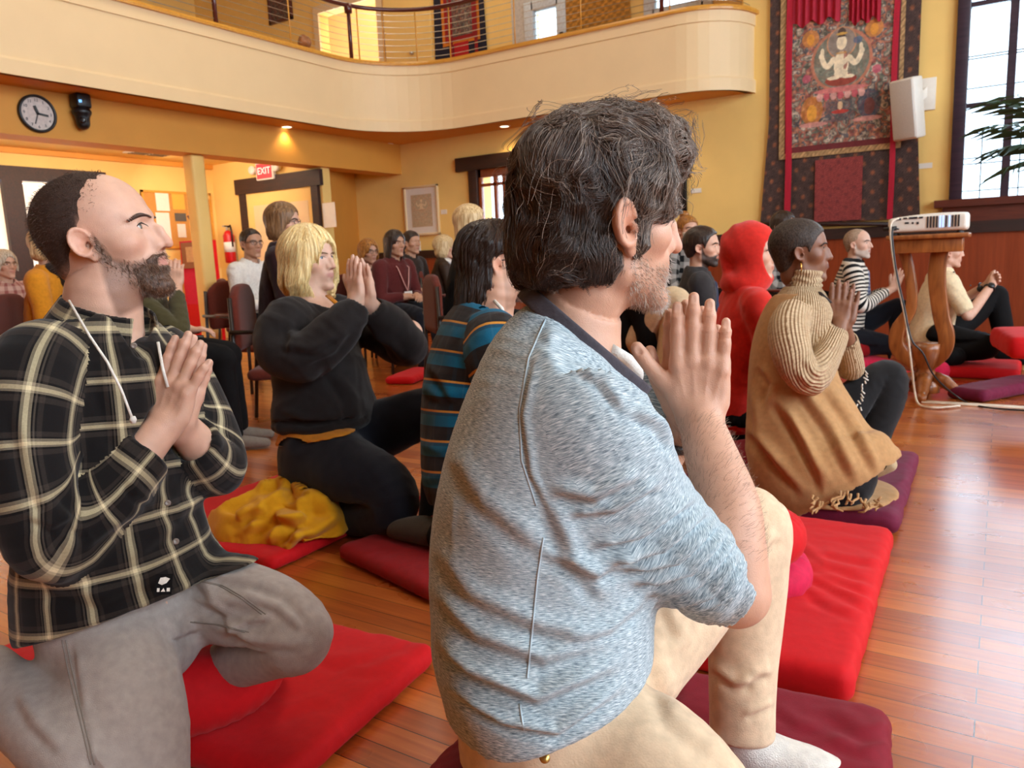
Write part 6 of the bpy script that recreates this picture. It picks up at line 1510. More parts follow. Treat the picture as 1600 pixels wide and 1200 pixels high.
def chin_rest(sd, s0, sh, hip, F, S):
    if sd == 1: return s0+S*.10-UP*.16+F*.20, sh+UP*.06+F*.16+S*.02, nrm(UP+F*.1), S
    return s0+S*sd*.05-UP*.27+F*.05, hip+F*.25+UP*.12, nrm(F), UP
P = chaired('person in an olive jacket and black trousers with chin on hand behind the bearded man', 232, 410, 4.1, 12, M_OLIVE, M_BLACKCLOTH, short_hair(.012), H_BR, h=.008, arms=chin_rest, who='olive jacket', tname='jacket', shoe=fmat('grey_shoe', (120, 110, 100)))
P = sitter('woman with brown bun, white mask and black and white check shirt', 1074, 362, 6.6, -52, M_CHK, M_BLACKCLOTH, short_hair(.016, 'low'), H_AU, mode='chair', h=.009, seat=.5, turn=-20, tname='shirt'); CH.append((P.hip, P.F, 'black and white check shirt'))
P.mesh('bun', lambda Q: s_ell(Q, (0, -.05, .15), (.045, .045, .04)), H_AU, .008)
P.mesh('face_mask', lambda Q: smax(Head(nose=.8)(Q, 0)-.006, np.maximum(np.abs(Q[:, 2]+.05)-.045, .03-Q[:, 1]), .006), M_WHITECLOTH, .007)
P = sitter('woman with dark hair in black, half hidden behind the red hood', 1224, 356, 6.4, -46, M_CHK, M_BLACKCLOTH, long_hair(-.14, .016, .09, -.08), H_DK, mode='chair', h=.009, seat=.48, turn=-10); CH.append((P.hip, P.F, 'dark hair behind the red hood'))
P = sitter('person in a dark top and cream trousers sitting beyond the pressed hands', 985, 405, 4.3, 10, M_BLACKCLOTH, fmat('cream_trousers', (214, 188, 150)), short_hair(.014), H_BR, mode='cross', h=.009)
garment(P.root, 'raised_leg', [Loft(pxl([(1000, 530, 4.25, .10), (1030, 490, 4.15, .095), (1056, 472, 4.1, .08), (1050, 520, 4.1, .07), (1040, 575, 4.1, .06)]))], fmat('cream_trousers', (214, 188, 150)), .009, uv=False)
P.mesh('blue_scarf', lambda Q: smin(s_cap(Q, (.02, .05, -.14), (.10, .16, -.34), .05, .06), s_ell(Q, (.12, .18, -.46), (.08, .08, .09)), .05)-.012*vnoise(Q*24, 4), fmat('cobalt_scarf', (30, 44, 190)), .009, lo=(-.1, -.1, -.62), hi=(.3, .35, -.05))
# chairs ------------------------------------------------------------
m_chf = fmat('maroon_upholstery', (96, 36, 22)); m_chm = mat('chair_frame', lin((40, 30, 26)), .35)
def chair_proto():
    r = empty('conference_chair', (0, 0, 0))
    sdf_obj('seat', lambda P: s_box(P, (0, .03, .355), (.27, .24, .035), .03), (-.29, -.25, .30), (.29, .30, .41), .018, m_chf, r)
    sdf_obj('backrest', lambda P: smax(s_box(P, (0, -.25, .70), (.25, .028, .20), .027), s_ell(P, (0, -.25, .66), (.30, .2, .26)), .02), (-.28, -.30, .45), (.28, -.18, .94), .018, m_chf, r)
    for x in (-1, 1):
        MB().tube([(x*.33, .22, 0), (x*.33, .23, .40), (x*.33, .21, .60), (x*.33, -.05, .62), (x*.29, -.27, .62)], .013, 8).build('arm_frame', m_chm, r, smooth=True)
        MB().tube([(x*.29, -.30, 0), (x*.28, -.26, .40), (x*.255, -.26, .82)], .013, 8).build('leg', m_chm, r, smooth=True)
        MB().obox((x*.335, .06, .632), (1, 0, 0), (0, 1, 0), (0, 0, 1), (.024, .14, .012)).build('armrest', m_rail, r, bevel=.008)
    return r
proto = None
def place_chair(loc, F, label):
    global proto
    if proto is None: proto = chair_proto(); o = proto
    else:
        o = proto.copy(); COL.objects.link(o)
        for c in proto.children:
            k = c.copy(); COL.objects.link(k); k.parent = o
    o.location = Vector((float(loc[0]), float(loc[1]), 0)); o.rotation_euler = (0, 0, math.atan2(F[1], F[0])-math.pi/2)
    tag(o, label, 'chair', 'upholstered conference chairs'); return o
for hip, F, who in CH: place_chair(hip+F*.05, F, 'maroon upholstered chair under the person in %s' % who if 'hair' not in who else 'maroon upholstered chair under the woman with %s' % who)
place_chair(FL(395, 560), face(10), 'empty maroon upholstered chair in front of the white shirt')
place_chair(FL(18, 600), face(12), 'empty dark chair beside the plaid shirt shoulder')
# ------------------------------------------------------------------ cushions on the floor
M_RED = fmat('red_cotton', (196, 14, 22), rough=.75, bump=.12, sheen=.05, var=.05); M_MAROON = fmat('maroon_cotton', (120, 8, 30), rough=.7, bump=.12, sheen=.05, var=.06); M_PLUM = fmat('plum_cotton', (104, 22, 52), rough=.75, bump=.12, sheen=.05)
M_DKRED = fmat('deep_red_cotton', (140, 8, 14), rough=.75, bump=.12, sheen=.05); M_PINK = fmat('cerise_cotton', (196, 26, 66), rough=.75, bump=.12, sheen=.05)
def zab(label, a, b, depth, m, hgt=.07, z0=0., flip=1, name='meditation_mat', cat='cushion', group=None, h=.016, folds=()):
    """flat square cushion: one edge runs between floor pixels a and b, the rest extends depth metres to one side"""
    A = FL(*a, z0+hgt); B = FL(*b, z0+hgt); e = B-A; L = np.linalg.norm(e); x = e/L; y = np.cross(UP, x)*flip
    c = (A+B)/2+y*depth/2; c[2] = z0+hgt/2; M = np.stack([x, y*flip, UP], 1)
    def fn(P):
        q = (P-c)@M; d = s_box(q, (0, 0, 0), (L/2, depth/2, hgt/2), min(.03, hgt*.42))
        return d-.006*np.clip(1-(q[:, 0]/(L/2))**4, 0, 1)*np.clip(1-(q[:, 1]/(depth/2))**4, 0, 1)*(q[:, 2] > 0)
    def disp(P):
        q = (P-c)@M; ed = np.minimum(L/2-np.abs(q[:, 0]), depth/2-np.abs(q[:, 1]))
        w = wrinkles(q, .004, 5, int(a[0]) % 40, (1, 3, 1))*np.exp(-np.abs(ed)/.12)+wrinkles(q, .003, 6, 9, (2.5, 1, 1))
        return w*(q[:, 2] > -hgt*.3)+(strokes(P, np.tile(UP, (len(P), 1)), folds) if folds else 0)
    r = np.linalg.norm([L/2, depth/2])+.03
    o = sdf_obj(name, fn, c-A_([r, r, hgt/2+.02]), c+A_([r, r, hgt/2+.03]), h, m, None, disp)
    tag(o, label, cat, group); return o
def zafu(label, px, py, z0, r, hgt, m, pleats=28, name='round_cushion', h=.010, sq=0.):
    c = FL(px, py, z0+hgt/2)
    def fn(P):
        q = P-c; a = np.arctan2(q[:, 1], q[:, 0]); rr = np.sqrt(q[:, 0]**2+q[:, 1]**2)
        d = s_ell(np.stack([rr, 0*rr, q[:, 2]], 1), (r-hgt*.55, 0, 0), (hgt*.55, 1, hgt*.52))
        d = np.where(rr < r-hgt*.55, np.abs(q[:, 2])-hgt*.52, d)
        return d-.004*np.sin(a*pleats)*np.clip((np.abs(q[:, 2])-.1*hgt)/(.3*hgt), 0, 1)*np.clip(rr/r, 0, 1)-.012*vnoise(P*5, 3)
    o = sdf_obj(name, fn, c-A_([r, r, hgt])*1.1, c+A_([r, r, hgt])*1.1, h, m)
    tag(o, label, 'cushion'); return o
zab('large bright red floor mat under the bearded man in plaid', (440, 1215), (683, 1003), 1.05, M_RED, .06, h=.012, folds=[([(480, 1010), (520, 1030), (590, 1020)], 10, .005), ([(540, 1040), (580, 1045), (640, 1025)], 9, .005), ([(430, 1120), (460, 1100), (520, 1090)], 10, .004), ([(560, 960), (600, 985), (650, 990)], 8, .004)])
zab('maroon floor mat with a rounded corner under the man in grey-blue', (1062, 1040), (1392, 1100), .80, M_MAROON, .085, flip=-1, h=.010, folds=[([(1300, 1110), (1350, 1140), (1395, 1135)], 12, .006), ([(1290, 1150), (1350, 1170), (1400, 1160)], 10, .005), ([(1210, 1100), (1250, 1130), (1280, 1135)], 9, .004)])
zab('empty bright red floor mat beside the khaki knee', (1332, 1055), (1397, 822), .80, M_RED, .085, h=.011, folds=[([(1240, 840), (1290, 880), (1360, 900)], 8, .008), ([(1250, 870), (1300, 900), (1370, 925)], 7, .007), ([(1260, 890), (1310, 920), (1370, 950)], 7, .007), ([(1280, 860), (1320, 870), (1385, 880)], 6, .006), ([(1260, 920), (1300, 945), (1340, 960)], 7, .005)])
zab('plum floor mat under the woman in the tan wrap', (1405, 808), (1437, 704), .82, M_PLUM, .075, folds=[([(1370, 720), (1400, 726), (1430, 720)], 6, .007), ([(1360, 750), (1395, 758), (1425, 748)], 6, .007), ([(1370, 780), (1395, 782), (1412, 775)], 5, .006)])
zab('deep red floor mat under the long-haired man in teal plaid', (524, 850), (690, 928), .85, M_DKRED, .055)
zab('red floor mat under the kneeling woman with the blonde bob', (425, 874), (660, 768), .80, M_RED, .05)
zab('small stretch of red mat behind the plaid elbow', (300, 745), (385, 716), .55, M_RED, .06)
zab('red floor mat by the shoes under the far chairs', (600, 590), (645, 590), .6, M_RED, .06)
zab('plum floor mat in front of the projector stand', (1478, 604), (1538, 612), .75, M_PLUM, .075, flip=1)
zab('red floor mat under the man in the cream shirt', (1440, 572), (1594, 578), .55, M_RED, .08)
zab('cerise floor mat under the man in stripes', (1310, 566), (1400, 562), .6, M_PINK, .07)
zab('red floor mat half behind the projector stand', (1388, 590), (1436, 592), .35, M_RED, .07)
for i, (m, w) in enumerate(((M_DKRED, 'lowest of the stack'), (M_RED, 'second from the bottom of the stack'), (M_PLUM, 'third from the bottom of the stack'), (M_RED, 'topmost of the stack'))):
    zab('folded floor mat by the red wall panel, '+w, (1578, 528), (1680, 528), .6, m, .115, z0=.115*i, name='folded_mat', h=.022)
zafu('red round cushion under the bearded man in plaid', 318, 1045, .06, .18, .15, M_RED)
zafu('maroon round cushion under the man in grey-blue', 842, 1300, .08, .19, .22, M_MAROON)
zafu('red round cushion beside the khaki knee, upper one', 1176, 836, .16, .14, .13, M_RED)
zafu('crumpled cerise cushion beside the khaki knee, lower one', 1184, 888, .07, .14, .10, M_PINK, 12)
zafu('maroon round cushion under the woman in the tan wrap', 1185, 722, .07, .16, .14, M_MAROON)
zafu('pink round cushion behind the projector stand', 1462, 580, .0, .09, .15, M_PINK, 16)
zafu('dark red round cushion under the red hood', 1150, 655, .0, .19, .17, M_DKRED)
zafu('black round cushion under the man in the dark grey sweatshirt', 1100, 560, .0, .19, .24, M_BLACKCLOTH)
zafu('dark round cushion under the man in stripes', 1330, 545, .07, .16, .12, M_DKRED)
zafu('black round cushion under the man in the cream shirt', 1468, 556, .08, .17, .12, M_BLACKCLOTH)
hp = [o for o in bpy.data.objects if o.get('label', '').startswith('person in a dark top')][0].location
x_, y_, _d = proj(A_([[hp.x, hp.y, .11]])); zafu('dark plum round cushion beyond the pressed hands', float(x_[0]), float(y_[0]), 0, .2, .22, M_PLUM)
# crumpled yellow blanket
bc = FL(447, 822, .05)
def blanket(P):
    q = (P-bc); x, y = q@CRH, q@CFH; z = P[:, 2]-.05
    w = fbm(np.stack([x*5, y*5, z*0], 1), 2, 5); u = x+.07*w; v = y+.07*fbm(np.stack([x*5+9, y*5, z*0], 1), 2, 8)
    r = 1-(u/.25)**2-(v/.21)**2; top = .120*np.sign(r)*np.abs(r)**.55
    n = fbm(np.stack([u*9+v*4, v*6-u*3, z*4], 1), 2, 12); rd = (1-2*np.abs(n))
    return np.maximum((z-top-.030*rd*np.clip(r*2, 0, 1))*.55, -z-.0)-.004
BS = [([(395, 800), (440, 772), (500, 790)], 11, 0.0330), ([(380, 830), (430, 800), (470, 815)], 10, 0.0300), ([(420, 850), (450, 815), (480, 800)], 10, 0.0330), ([(440, 760), (480, 765), (520, 800)], 10, 0.0270), ([(450, 840), (490, 830), (530, 805)], 10, 0.0270), ([(400, 770), (430, 750), (470, 755)], 9, 0.0270), ([(430, 860), (455, 850), (470, 830)], 8, 0.0300), ([(370, 812), (390, 800), (420, 798)], 8, 0.0240)]
tag(sdf_obj('blanket', blanket, bc-A_([.36, .36, .06]), bc+A_([.36, .36, .24]), .0065, M_MUSTARD, None, lambda P: strokes(P, np.tile(nrm(CP-bc), (len(P), 1)), BS), rel=2), 'crumpled mustard yellow blanket heaped on the red mat', 'blanket')
tag(MB().ngon([FL(356, 750, .004), FL(374, 744, .004), FL(375, 752, .004), FL(358, 756, .004)]).build('paper_tissue', M_WHITECLOTH), 'small white paper tissue lying on the boards', 'tissue')  # white sheet painted in for a glint of sun on the floor
# ------------------------------------------------------------------ projector and its stand
SP = FL(1452, 620); YP = SP[1]
def Q2(px, py): p = BW(px, py, YP); return (p[0], p[2])
w_std = wood('oak_stand', lin((120, 66, 28)), lin((172, 104, 50)), .35, stretch=(3, 3, .6), scale=8)
st = empty('projector_stand', (SP[0], YP, 0), 'carved oak lyre-shaped stand holding the white projector', 'stand')
def plate(pts, t, name, y=0., bev=.006, m=None):
    return MB().prism([Q2(*p) for p in pts], (0, YP+y, 0), (1, 0, 0), (0, 0, 1), (0, 1, 0), t).build(name, m or w_std, st, bevel=bev)
def ribbon(cl, w, t, name):
    up = [(x-wd*.5*n[0], y-wd*.5*n[1]) for (x, y), wd, n in cl]; lo = [(x+wd*.5*n[0], y+wd*.5*n[1]) for (x, y), wd, n in cl]
    return plate(up+lo[::-1], t, name)
def curve_leg(pts, ws, t, name):
    pts = A_(pts, float); k = np.linspace(0, len(pts)-1, 22); i = np.minimum(k.astype(int), len(pts)-2); f = (k-i)[:, None]
    P0, P1_, P2, P3 = pts[np.maximum(i-1, 0)], pts[i], pts[i+1], pts[np.minimum(i+2, len(pts)-1)]
    c = .5*((2*P1_)+(P2-P0)*f+(2*P0-5*P1_+4*P2-P3)*f*f+(3*P1_-P0-3*P2+P3)*f**3); wv = np.interp(k, range(len(ws)), ws)
    tn = nrm2(np.gradient(c, axis=0)); n = np.stack([-tn[:, 1], tn[:, 0]], 1)
    return plate(list(map(tuple, c+n*wv[:, None]/2))+list(map(tuple, (c-n*wv[:, None]/2)[::-1])), t, name)
tx0, tz = Q2(1389, 372); tx1 = Q2(1517, 362)[0]; tz = Q2(1452, 366)[1]
MB().box((tx0, YP-.17, tz-.028), (tx1, YP+.17, tz)).build('stand_top', w_std, st, bevel=.008)
MB().box((tx0+.035, YP-.13, tz-.11), (tx1-.035, YP+.13, tz-.028)).build('apron', w_std, st, bevel=.004)
curve_leg([(1411, 386), (1422, 430), (1424, 480), (1403, 515), (1404, 545), (1432, 570)], [18, 16, 18, 22, 24, 18], .07, 'leg')
curve_leg([(1470, 386), (1464, 430), (1470, 490), (1479, 525), (1474, 550), (1450, 572)], [26, 28, 26, 26, 24, 18], .07, 'leg')
zc = lambda py: Q2(1445, py)[1]; xc = Q2(1447, 560)[0]
MB().lathe([(.085, zc(536)), (.085, zc(548)), (.075, zc(560)), (.055, zc(574)), (.05, zc(578)), (.062, zc(582)), (.064, zc(588)), (.05, zc(592)), (.075, zc(596)), (.085, zc(602)), (.085, zc(612)), (.0, zc(613))], (xc, YP, 0), 24).build('urn', w_std, st, smooth=True)
for dx, dy in ((-1, .0), (1, .0), (0, -1), (0, 1)):
    c = A_([xc, YP, 0]); D = A_([dx, dy, 0.]); b = MB()
    b.tube([c+D*.05+UP*.12, c+D*.11+UP*.10, c+D*.17+UP*.05, c+D*.215+UP*.03, c+D*.235+UP*.032], [.045, .042, .030, .026, .03], 12); b.build('foot', w_std, st, smooth=True)
m_pw = mat('projector_white', lin((232, 226, 214)), .4, var=.02); m_dk = mat('port_dark', (.02, .02, .025), .5)
pz = tz+.012; x0, x1 = tx0+.008, tx1-.012
pr = empty('projector', ((x0+x1)/2, YP, tz), 'white video projector on top of the oak stand', 'projector')
pc = A_([(x0+x1)/2, YP, pz+.062]); ph = A_([(x1-x0)/2, .155, .058])
sdf_obj('casing', lambda P: smax(s_box(P, pc, ph, .022), ((P[:, 2]-pc[2])-ph[2]*.9+((P[:, 0]-pc[0])/ph[0]-.3)**2*.012+((P[:, 1]-pc[1])/ph[1])**2*.01)*.9, .01), pc-ph-.01, pc+ph+.01, .007, m_pw, pr)
for k in range(11):
    x = x0+(x1-x0)*(.50+.038*k); lit = k in (4, 5, 6, 7, 8)
    MB().box((x, YP-.160, pz+.025), (x+.008, YP-.1535, pz+.092)).build('vent_slot', mat('lamp_glow', (.3, .5, 1), .4, emit=(.45, .65, 1), estr=2.2) if lit and k in (4, 5, 7) else m_dk, pr)
for fx, fz, w_, h_ in ((.10, .085, .03, .012), (.20, .088, .02, .010), (.27, .088, .045, .012), (.40, .088, .02, .010), (.22, .06, .022, .01), (.31, .058, .010, .012), (.37, .056, .012, .014)):
    MB().box((x0+(x1-x0)*fx, YP-.159, pz+fz-h_/2), (x0+(x1-x0)*fx+w_, YP-.1535, pz+fz+h_/2)).build('port', m_dk, pr)
for fx in (.08, .9):
    for yy in (-.11, .11): MB().lathe([(.014, 0), (.014, .018)], (x0+(x1-x0)*fx, YP+yy, tz), 12).build('foot', m_dk, pr)
pl = V(1402, 356, 4.33)
MB().tube([(x0-.02, YP-.165, pz+.03), (x0+.02, YP-.168, pz+.03), (x0+.05, YP-.16, pz+.032)], [.010, .014, .014], 10).build('plug', m_black, pr, smooth=True)
m_cab = mat('white_cable', lin((222, 208, 186)), .5)
def cable(name, pts, r, m, label):
    pts = A_(pts); k = np.linspace(0, len(pts)-1, 60); i = np.minimum(k.astype(int), len(pts)-2); f = (k-i)[:, None]
    P0, P1_, P2, P3 = pts[np.maximum(i-1, 0)], pts[i], pts[i+1], pts[np.minimum(i+2, len(pts)-1)]
    c = .5*((2*P1_)+(P2-P0)*f+(2*P0-5*P1_+4*P2-P3)*f*f+(3*P1_-P0-3*P2+P3)*f**3)
    tag(MB().tube(c, r, 8).build(name, m, None, smooth=True), label, 'cable')
d0 = (SP-CP)@CF-.22
cable('power_cable', [V(1404, 341, d0), V(1392, 350, d0), V(1393, 385, d0), V(1402, 440, d0), V(1415, 500, d0), V(1424, 570, d0), V(1429, 610, d0+.02), FL(1436, 632, .012), FL(1460, 637, .012), FL(1500, 634, .012)], .0065, m_cab, 'white cable hanging from the projector down to the floor')
cable('video_cable', [V(1404, 358, d0-.02), V(1394, 362, d0-.03), V(1400, 420, d0-.03), V(1413, 480, d0-.03), V(1424, 530, d0-.04), V(1442, 552, d0-.05), V(1462, 590, d0-.05), FL(1505, 626, .01), FL(1545, 637, .01), FL(1610, 642, .01)], .0055, m_black, 'black cable looping from the projector across the floor')
A, B = FL(1440, 629), FL(1640, 641); e = nrm(B-A); tag(MB().obox((A+B)/2+UP*.006, e, np.cross(UP, e), UP, (np.linalg.norm(B-A)/2, .028, .006)).build('cable_cover', m_cab, None, bevel=.004), 'long white cable cover strip taped on the floorboards', 'cable cover')
b0 = FL(1597, 570); bt = empty('water_bottle', b0, 'slim brass-coloured water bottle standing by the red mat', 'bottle')
MB().lathe([(.030, 0), (.034, .01), (.034, .15), (.03, .17), (.017, .19), (.016, .205), (0, .206)], b0, 18).build('flask', mat('brass_bottle', lin((190, 160, 110)), .25, .8), bt, smooth=True)
MB().lathe([(.018, .205), (.018, .235), (.0, .236)], b0, 16).build('cap', m_steel, bt, smooth=True)
# ------------------------------------------------------------------ things on the balcony beam and ceilings
X_ = A_([1., 0, 0]); Y_ = A_([0, 1., 0])
def text(name, s, c, ax, ay, size, m, parent, t=.001):
    cu = bpy.data.curves.new(name, 'FONT'); cu.body = s; cu.size = size; cu.align_x = 'CENTER'; cu.align_y = 'CENTER'; cu.extrude = t; cu.materials.append(m)
    t_ = bpy.data.objects.new(name, cu); COL.objects.link(t_); me = bpy.data.meshes.new_from_object(t_.evaluated_get(bpy.context.evaluated_depsgraph_get())); bpy.data.objects.remove(t_); me.name = name
    o = bpy.data.objects.new(name, me); COL.objects.link(o); n = np.cross(ax, ay); o.parent = parent; o.matrix_parent_inverse = world_of(parent).inverted()
    o.matrix_basis = Matrix.Translation(Vector(list(map(float, c)))) @ Matrix((Vector(list(map(float, ax))), Vector(list(map(float, ay))), Vector(list(map(float, n))))).transposed().to_4x4()
    return o
cc = on(57, 178, 0, XBEAM+.004); cr_ = np.linalg.norm(on(57, 149, 0, XBEAM)-on(57, 207, 0, XBEAM))/2
ck = empty('wall_clock', cc, 'round black-rimmed wall clock on the ochre beam', 'clock')
RX = Matrix(((0, 0, 1), (1, 0, 0), (0, 1, 0)))
MB().lathe([(cr_, 0), (cr_, .03), (cr_*.93, .038), (cr_*.86, .03), (cr_*.86, 0)], cc, 40, RX).build('rim', m_black, ck, smooth=True)
MB().lathe([(cr_*.87, .0), (cr_*.87, .018), (0, .0185)], cc, 40, RX).build('dial', mat('dial_white', lin((214, 200, 190)), .5), ck)
for h_ in range(1, 13):
    a = math.pi/2-h_*math.pi/6; text('numeral', str(h_), cc+X_*.021+(-Y_*0)+Y_*math.cos(a)*cr_*.70*1+UP*math.sin(a)*cr_*.70, Y_, UP, cr_*.22, m_black, ck)
for a, L, w_ in ((math.pi/2-R(340), .42, .012), (math.pi/2-R(97), .55, .009), (math.pi/2-R(200), .6, .004)):
    d = Y_*math.cos(a)+UP*math.sin(a); MB().obox(cc+X_*.027+d*cr_*L*.45, d, np.cross(X_, d), X_, (cr_*L*.55, w_, .002)).build('hand', m_black, ck)
def ptz(px, py, z, label):
    c = FL(px, py, z); r = empty('dome_camera', c, label, 'camera')
    MB().box(c-A_([.07, .07, .13]), c+A_([.07, .07, -.0])).build('bracket', m_black, r, bevel=.02)
    sdf_obj('camera_head', lambda P: smin(s_cap(P, c-UP*.17, c-UP*.26, .065, .06), s_ell(P, c-UP*.16, (.085, .085, .05)), .02), c-A_([.12, .12, .36]), c+A_([.12, .12, -.08]), .012, m_black, r)
    n = nrm(CP-c); MB().obox(c-UP*.06+n*.10, np.cross(UP, n), UP, n, (.012, .012, .003)).build('status_light', mat('status_blue', (.1, .3, .8), .3, emit=(.2, .55, 1), estr=2.5), r)
    n2 = nrm(n-UP*.2); MB().lathe([(.028, 0), (.03, .012), (.018, .02), (0, .018)], c-UP*.23+n*.055, 16, Matrix((np.cross(UP, n), np.cross(n, np.cross(UP, n)), n)).transposed()).build('lens', mat('lens_black', (.01, .01, .012), .08), r, smooth=True)
ptz(124, 147, ZS, 'black pan-tilt camera beside the wall clock'); ptz(1127, 160, ZS, 'black pan-tilt camera under the curved end of the balcony')
for px, py, w_ in ((448, 198, 'above the EXIT sign'), (640, 230, 'in the corner above the framed print'), (819, 204, 'above the glazed back door'), (1047, 171, 'beside the pan-tilt camera')):
    c = FL(px, py, ZS); c[1] = min(c[1], 8.60); r = empty('recessed_light', c, 'recessed ceiling light in the balcony soffit '+w_, 'ceiling light')
    MB().lathe([(.055, -.006), (.075, -.006), (.075, 0), (.055, 0), (.055, -.006)], c, 24, None, False).build('trim_ring', m_white, r)
    MB().lathe([(.054, -.004), (.054, -.001), (.001, -.001)], c, 24).build('lamp_disc', mat('lamp_white', (1, .9, .7), .5, emit=(1, .86, .6), estr=9), r)
    spot('recessed_spot', c-UP*.05, 18, (1, .72, .38), 120)
c = on(234, 238, 2, 2.455); v = empty('ceiling_vent', c, 'white double ceiling vent beyond the ochre beam', 'vent')
MB().box(c-A_([.14, .27, .02]), c+A_([.14, .27, 0])).build('frame', m_white, v, bevel=.005)
for k in range(2):
    for j in range(3): MB().box(c+A_([-.10+j*.07, -.23+k*.25, -.026]), c+A_([-.06+j*.07, -.02+k*.25, -.019])).build('slot', mat('vent_dark', lin((120, 100, 80)), .6), v)
# exit door and what hangs about it
ed = struct(MB().box((ex0-.17, YEX-.06, exz), (ex1+.17, YEX, exz+.20)).box((ex0-.11, YEX-.05, 0), (ex0+.02, YEX, exz)).box((ex1-.02, YEX-.05, 0), (ex1+.10, YEX, exz)).build('door_1', m_dark))
MB().box((ex0, YEX-.03, 0), (ex1, YEX-.003, exz)).build('door_leaf', m_yel, ed)
mid = (ex0+ex1)/2
for a, b_ in ((ex0+.16, mid-.06), (mid+.10, ex1-.10)): MB().box((a, YEX-.037, .3), (b_, YEX-.03, exz-.17)).build('door_panel', m_cream, ed)
c = EW(421, 268); xs = empty('exit_sign', c, 'red EXIT sign with two emergency lamp heads over the doorway', 'sign')
MB().obox(c-Y_*.06, X_, UP, Y_, (.17, .115, .03)).build('housing', m_white, xs, bevel=.01)
MB().obox(c-Y_*.093, X_, UP, Y_, (.145, .095, .003)).build('sign_face', mat('exit_red', lin((226, 60, 70)), .4, emit=lin((230, 60, 70)), estr=.8), xs)
text('lettering', 'EXIT', c-Y_*.098, X_, UP, .125, mat('exit_white', (1, .85, .8), .4, emit=(1, .8, .75), estr=1.2), xs)
for sx in (-.23, .24): MB().lathe([(.05, -.05), (.06, .0), (.05, .02), (0, .022)], c+X_*sx-Y_*.10+UP*.03, 14, Matrix(((1, 0, 0), (0, 0, -1), (0, 1, 0)))).build('lamp_head', m_white, xs, smooth=True)
c = EW(515, 336); tag(MB().obox(c-Y_*.006, X_, UP, Y_, (.11, .155, .004)).build('paper_notice', m_white), 'white paper notice taped to the wall by the EXIT door', 'notice')
c = EW(367, 386); fe = empty('fire_extinguisher', c, 'red fire extinguisher with pale band hung by the doorway', 'fire extinguisher')
MB().lathe([(.065, -.22), (.075, -.2), (.075, .16), (.05, .21), (.025, .23), (0, .23)], c-Y_*.09, 20).build('cylinder_body', mat('extinguisher_red', lin((200, 24, 26)), .35), fe, smooth=True)
MB().lathe([(.0765, -.07), (.0765, .07)], c-Y_*.09, 20).build('label_band', m_white, fe, smooth=True)
MB().box(c+A_([-.02, -.11, .23]), c+A_([.02, -.07, .29])).box(c+A_([-.03, -.16, .28]), c+A_([.02, -.06, .30])).build('valve', m_steel, fe); MB().box(c+A_([-.05, -.03, -.25]), c+A_([.05, -.002, .1])).build('wall_mount', m_steel, fe)
MB().tube([c+A_([0, -.09, .27]), c+A_([.07, -.10, .30]), c+A_([.09, -.1, .2]), c+A_([.085, -.1, .0])], .012, 8).build('hose', m_black, fe, smooth=True)
# bulletin board on the side wall
def LP(px, py, off=.0): p = LW(px, py); p[0] += off; return p
ya, yb = LP(222, 330)[1], LP(330, 330)[1]; z1, z0 = LP(300, 301)[2], LP(300, 388)[2]
bb = empty('bulletin_board', (XL, (ya+yb)/2, z0), 'cork bulletin board covered with papers on the side wall', 'bulletin board')
MB().box((XL, ya, z0), (XL+.02, yb, z1)).build('cork', mat('cork', lin((200, 140, 66)), .9, scale=120), bb)
b = MB()
for lo, hi in (((XL, ya, z1-.03), (XL+.03, yb, z1)), ((XL, ya, z0), (XL+.03, yb, z0+.03)), ((XL, ya, z0), (XL+.03, ya+.03, z1)), ((XL, yb-.03, z0), (XL+.03, yb, z1))): b.box(lo, hi)
b.build('board_frame', m_cap, bb)
PAP = [((240, 298, 264, 330), (240, 232, 214)), ((266, 302, 288, 328), (230, 178, 70)), ((241, 332, 268, 384), (236, 228, 212)), ((271, 333, 290, 346), (90, 84, 76)), ((275, 350, 290, 371), (232, 222, 204)), ((292, 314, 327, 372), (240, 234, 222)), ((308, 302, 328, 312), (226, 190, 120))]
for (a, b_, c_, d_), col in PAP:
    p, q = LP(a, b_), LP(c_, d_); tag(MB().box((XL+.021, p[1], q[2]), (XL+.025, q[1], p[2])).build('pinned_paper', mat('paper_%d_%d_%d' % col, lin(col), .7, var=.02)), 'paper sheet pinned on the cork board, %s' % {240: 'white one at the upper corner', 266: 'amber one along the top', 241: 'tall white one under the first', 271: 'dark photo at the middle', 275: 'small white card below the dark photo', 292: 'large white poster', 308: 'narrow tan slip along the top'}[a], 'paper')
# red altar-like cabinet with picture, vase of brushes
def at_x(px, py, x): return on(px, py, 0, x)
xk = -8.9; p, q = at_x(313, 375, xk), at_x(340, 450, xk)
rc = empty('draped_cabinet', (xk, p[1], 0), 'tall red-draped cabinet beside the square post', 'cabinet')
MB().box((xk-.45, p[1], 0), (xk, q[1]+.05, p[2])).build('cabinet_body', M_RED, rc)
yy0 = p[1]; MB().ngon([(xk-.02, yy0-.004, p[2]), (xk-.43, yy0-.004, p[2]), (xk-.43, yy0-.004, .55), (xk-.02, yy0-.004, .55)]).build('front_cloth', M_PINK, rc)
b = MB(); b.box((xk-.40, yy0-.02, p[2]-.36), (xk-.05, yy0-.006, p[2]-.02)); b.build('picture_panel', plaid('brocade_panel', .05, [(0, (110, 70, 50)), (.5, (70, 50, 40))], .05, [(0, (90, 60, 40)), (.5, (60, 40, 30))]), rc)
MB().box((xk-.30, yy0-.024, p[2]-.28), (xk-.15, yy0-.02, p[2]-.08)).build('picture_medallion', mat('medallion', lin((190, 150, 110)), .6), rc)
c = A_([xk-.22, p[1]+.12, p[2]]); vs = empty('brush_vase', c, 'grey vase of brushes on top of the red-draped cabinet', 'vase')
